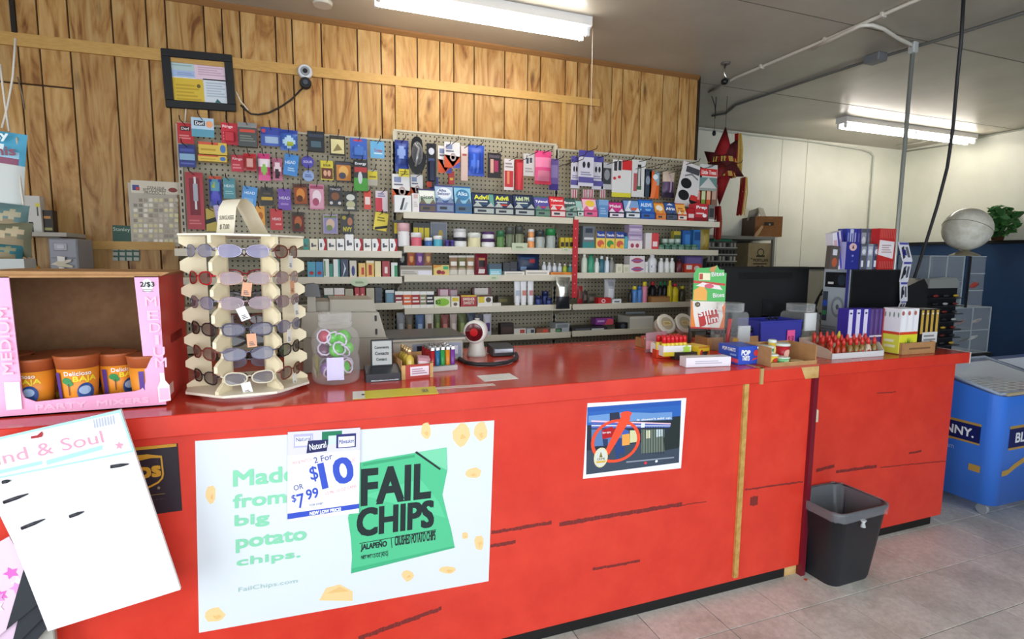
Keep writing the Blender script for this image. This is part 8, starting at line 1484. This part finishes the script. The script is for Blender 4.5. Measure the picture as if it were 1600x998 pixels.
# grey dispenser and shelf in the left corner
SYl = 3.36
P0, P1 = onY(74, 372, SYl), onY(124, 428, SYl)
gp = thing('key_cabinet', 'small grey metal cabinet with white tags, left under the wood wall shelf', 'cabinet', ((P0.x + P1.x) / 2, SYl, P1.z)); q = tuple(gp.location); GC = M('#8d9098', .4)
loc1(MB().box(P0.x, P1.x, SYl, SYl + .22, P1.z, P0.z, GC, .006), 'body', gp, q)
A_, B_ = onY(83, 379, SYl), onY(106, 392, SYl); loc1(MB().box(A_.x, B_.x, SYl - .006, SYl + .002, B_.z, A_.z, M('#a4a8b0', .35), .004).box(A_.x + .015, B_.x - .01, SYl - .008, SYl - .005, B_.z + .01, A_.z - .01, M('#b9bcc4', .3), .002), 'door', gp, q)
A_ = onY(76, 402, SYl); loc1(MB().box(P0.x + .01, P1.x - .01, SYl - .004, SYl, A_.z - .004, A_.z, M('#6a6d74', .4)), 'seam', gp, q)
for k, (pts, c) in enumerate(((((79, 413), (92, 407), (112, 405), (110, 409), (92, 415)), '#d8d0bc'), (((88, 408), (114, 415), (113, 418), (90, 416)), '#cfc6ac'), (((89, 400), (101, 401), (101, 408), (90, 408)), '#e9e6de'), (((92, 417), (100, 418), (103, 427), (93, 424)), '#e9e6e0'))):
    w_ = [onY(x, y, SYl - .012 - .003 * k) - gp.location for x, y in pts]; MB().add([tuple(v) for v in w_] + [(v.x, v.y + .002, v.z) for v in w_], [tuple(range(len(w_) - 1, -1, -1)), tuple(range(len(w_), 2 * len(w_)))], M(c, .5)).build('key_tag', gp)
A_, B_ = onY(40, 362, SYl + .0), onY(104, 370, SYl)
shf = thing('wall_shelf', 'narrow grey shelf on the wood wall above the small cabinet', 'shelf', ((A_.x + B_.x) / 2, SYl + .15, A_.z)); q = tuple(shf.location)
loc1(MB().box(A_.x - .35, B_.x, SYl + .0, YW, A_.z - .02, A_.z, M('#a9a49a', .5)), 'board', shf, q)
loc1(MB().box(A_.x + .03, P0.x, SYl + .16, SYl + .165, P1.z - .0, A_.z - .02, M('#8f8c84', .5)), 'back_panel', shf, q)
zs_ = A_.z + .0008
A_, B_ = onY(32, 305, SYl + .06), onY(66, 360, SYl + .06)
MB().box(A_.x, B_.x, 0, .05, 0, A_.z - zs_, M('#c9c8c2', .5)).decal((A_.x, 0, 0), (B_.x - A_.x, 0, 0), (0, 0, A_.z - zs_), [('r', .75, .7, .98, .8, M('#d8cc4a', .5)), ('r', .3, 0, .55, .28, M('#2a2a2e', .5)), ('r', .8, .45, .88, .7, M('#4a4a44', .5))], .0004).build('paper_pack', None, (0, SYl + .06, zs_), None, 'white paper pack standing on the narrow wall shelf', 'pack')
A_, B_ = onY(66, 328, SYl + .08), onY(84, 362, SYl + .08)
MB().box(A_.x, B_.x, 0, .06, 0, A_.z - zs_, M('#2a211c', .5)).decal((A_.x, 0, 0), (B_.x - A_.x, 0, 0), (0, 0, A_.z - zs_), [('r', .1, .62, .8, .74, M('#b9803c', .5)), ('r', .1, .1, .9, .22, M('#9c9a5c', .5))], .0004).build('dark_box', None, (0, SYl + .08, zs_), None, 'dark brown box with tan stripes beside the white paper pack', 'box')
A_ = onY(55, 420, SYl + .15); MB().ball((0, 0, 0), .022, M('#c98a2c', .5), 10, 7, 1.1, .5, .8).build('orange_tag', None, A_, None, 'small orange tag hanging left of the grey cabinet', 'tag')
# hanging bag cluster at the left edge, strings
BY = 2.75
def lbag(name, label, quad, base, ops, dy=0, cat='bag', puff=.06):
    P_ = [onY(x, y, BY + dy) for x, y in quad]; bx0, bx1 = min(p.x for p in P_), max(p.x for p in P_); z0, z1 = min(p.z for p in P_), max(p.z for p in P_)
    MB().pillow(bx1 - bx0, z1 - z0, puff, ops, base, 10, 14, crimp=.03).build(name, None, ((bx0 + bx1) / 2, BY + dy, z0), (0, .10, 0), label, cat, 'bags hanging at the left edge')
lbag('snack_bag', 'blue and white lettered bag hanging at the top of the left edge cluster', ((-42, 206), (26, 206), (36, 345), (-42, 345)), '#c9cec9', [('r', 0, .62, 1, 1, '#4fa0c0'), ('e', .3, .85, .3, .06, '#e4f0f4'), ('e', .6, .72, .34, .07, '#9ac8dc'), ('r', .1, .66, .9, .72, '#8a5068')])
sb_ = COL.objects['snack_bag.%03d' % (max([int(o.name[-3:]) for o in COL.objects if o.name.startswith('snack_bag.')]))]
for op in (('t', 'Salty', .1, .55, .8, .95, M('#e4f0f4', .5), 8, .03), ('t', 'Minis', .15, .05, .95, .40, M('#8a4a60', .5), 8, .03)): MB().decal((0, 0, 0), (.15, 0, 0), (0, 0, .10), [op], .0004).build('lettering', sb_, (-.085, -.036, .245))
for k, (x0, x1, y0, y1, c, c2_) in enumerate(((-40, 40, 318, 372, '#5c7878', '#a8a084'), (-40, 46, 345, 398, '#6a6a54', '#b4a484'), (-40, 34, 378, 412, '#2f6a74', '#8a8a6c'))):
    lbag('dried_snack_bag', ('upper', 'middle', 'lowest')[k] + ' clear bag of dried snacks in the left edge cluster', ((x0, y0), (x1, y0), (x1, y1), (x0, y1)), c, [('e', .4, .5, .25, .25, c2_), ('e', .7, .4, .18, .2, '#8a7a5c'), ('e', .75, .7, .12, .15, c2_)], -.03 - .02 * k, puff=.08)
for k, pts in enumerate((((0, 100), (3, 125), (8, 165), (14, 205)), ((24, 60), (20, 120), (12, 165), (3, 200)), ((27, 120), (34, 145), (38, 170)), ((26, 215), (32, 290), (42, 360), (54, 430)), ((40, 396), (48, 418), (56, 440)))):
    MB().tube([onY(x, y, YW - .006 if k == 2 else BY - .01) for x, y in pts], .004 if k != 2 else .003, M('#d0c8ba' if k != 2 else '#8a8070', .5), 5).build('hanging_string', None, None, None, ('front white string holding the left edge bags', 'second white string crossing the first', 'thin grey string with a dark end on the wood wall', 'long pale cord beside the left edge bags', 'short white cord below the left edge bags')[k], 'string')
bx_ = [onY(x, y, 2.6) for x, y in ((-30, 404), (37, 404), (37, 436))]
MB().box(bx_[0].x, bx_[1].x, 0, .1, 0, bx_[0].z - 1.2, M('#aeb4b0', .5)).build('white_carton', None, (0, 2.6, 1.2), None, 'pale carton glimpsed behind the pink cup carton', 'carton')
for y0 in (0,): MB().box(onY(18, 20, YW).x, onY(25, 20, YW).x, YW - .02, YW, onY(22, 52, YW).z, ZC - .03, M('#1f1812', .6)).build('cable_cover', None, None, None, 'dark vertical cable cover at the top left of the wood wall', 'cable cover')  # dark strip laid over a plank joint to draw its dark gap
# ================================================================== BIN, FLOOR BITS
zr_ = .375
tr_ = thing('waste_bin', 'black plastic waste bin with clear liner against the counter end', 'bin', (2.36, 1.80, 0), .02)
def rr2(w, d, r, z, n=4): return [(x, y, z) for x, y in rrect(-w / 2, w / 2, -d / 2, d / 2, r, n)]
def shellp(levels, m, smooth=True):
    mb = MB(); n = len(levels[0]); mb.add([p for l in levels for p in l], [(i * n + k, i * n + (k + 1) % n, (i + 1) * n + (k + 1) % n, (i + 1) * n + k) for i in range(len(levels) - 1) for k in range(n)], m, smooth); return mb
BB = M('#24262b', .42)
A1 = onZ(1299, 803, .37); 
bn_ = shellp([rr2(.255, .20, .045, .001), rr2(.265, .21, .045, .02), rr2(.345, .275, .05, .36), rr2(.355, .285, .05, .362), rr2(.355, .285, .05, .375), rr2(.335, .265, .05, .375), rr2(.25, .19, .04, .01)], BB); bn_.poly(list(reversed(rr2(.25, .19, .04, .012))), BB); bn_.build('bin_body', tr_)
lev = []
for w, d, z, j in ((.356, .286, .334, .005), (.362, .292, .372, .002), (.352, .282, .38, .003), (.33, .26, .372, .004), (.27, .21, .12, .012)):
    lev.append([(x * (1 + random.uniform(-j, j) * 3), y * (1 + random.uniform(-j, j) * 3), z + random.uniform(-j, j)) for x, y, z in rr2(w, d, .05, z, 8)])
shellp(lev, M('#9fa4aa', .25, 0, 0, .34, .6)).build('bin_liner', tr_, label='clear crinkled bin liner')
MB().lathe([(.012, -.02), (.006, .0), (.014, .012)], M('#d8dadc', .3, 0, 0, .8), 8, -.03, -.150, .325).build('liner_knot', tr_, label='white liner knot')
for k, (x, y, c, lb) in enumerate(((1259, 906, '#b8502c', 'tiny orange scrap on the floor beside the bin'), (1140, 905, '#c9c6bc', 'small pale scrap at the foot of the counter'))):
    P_ = onZ(x, y, .0006); MB().box(-.008, .008, -.005, .005, 0, .004, M(c, .6)).build('scrap', None, P_, .4, lb, 'scrap')
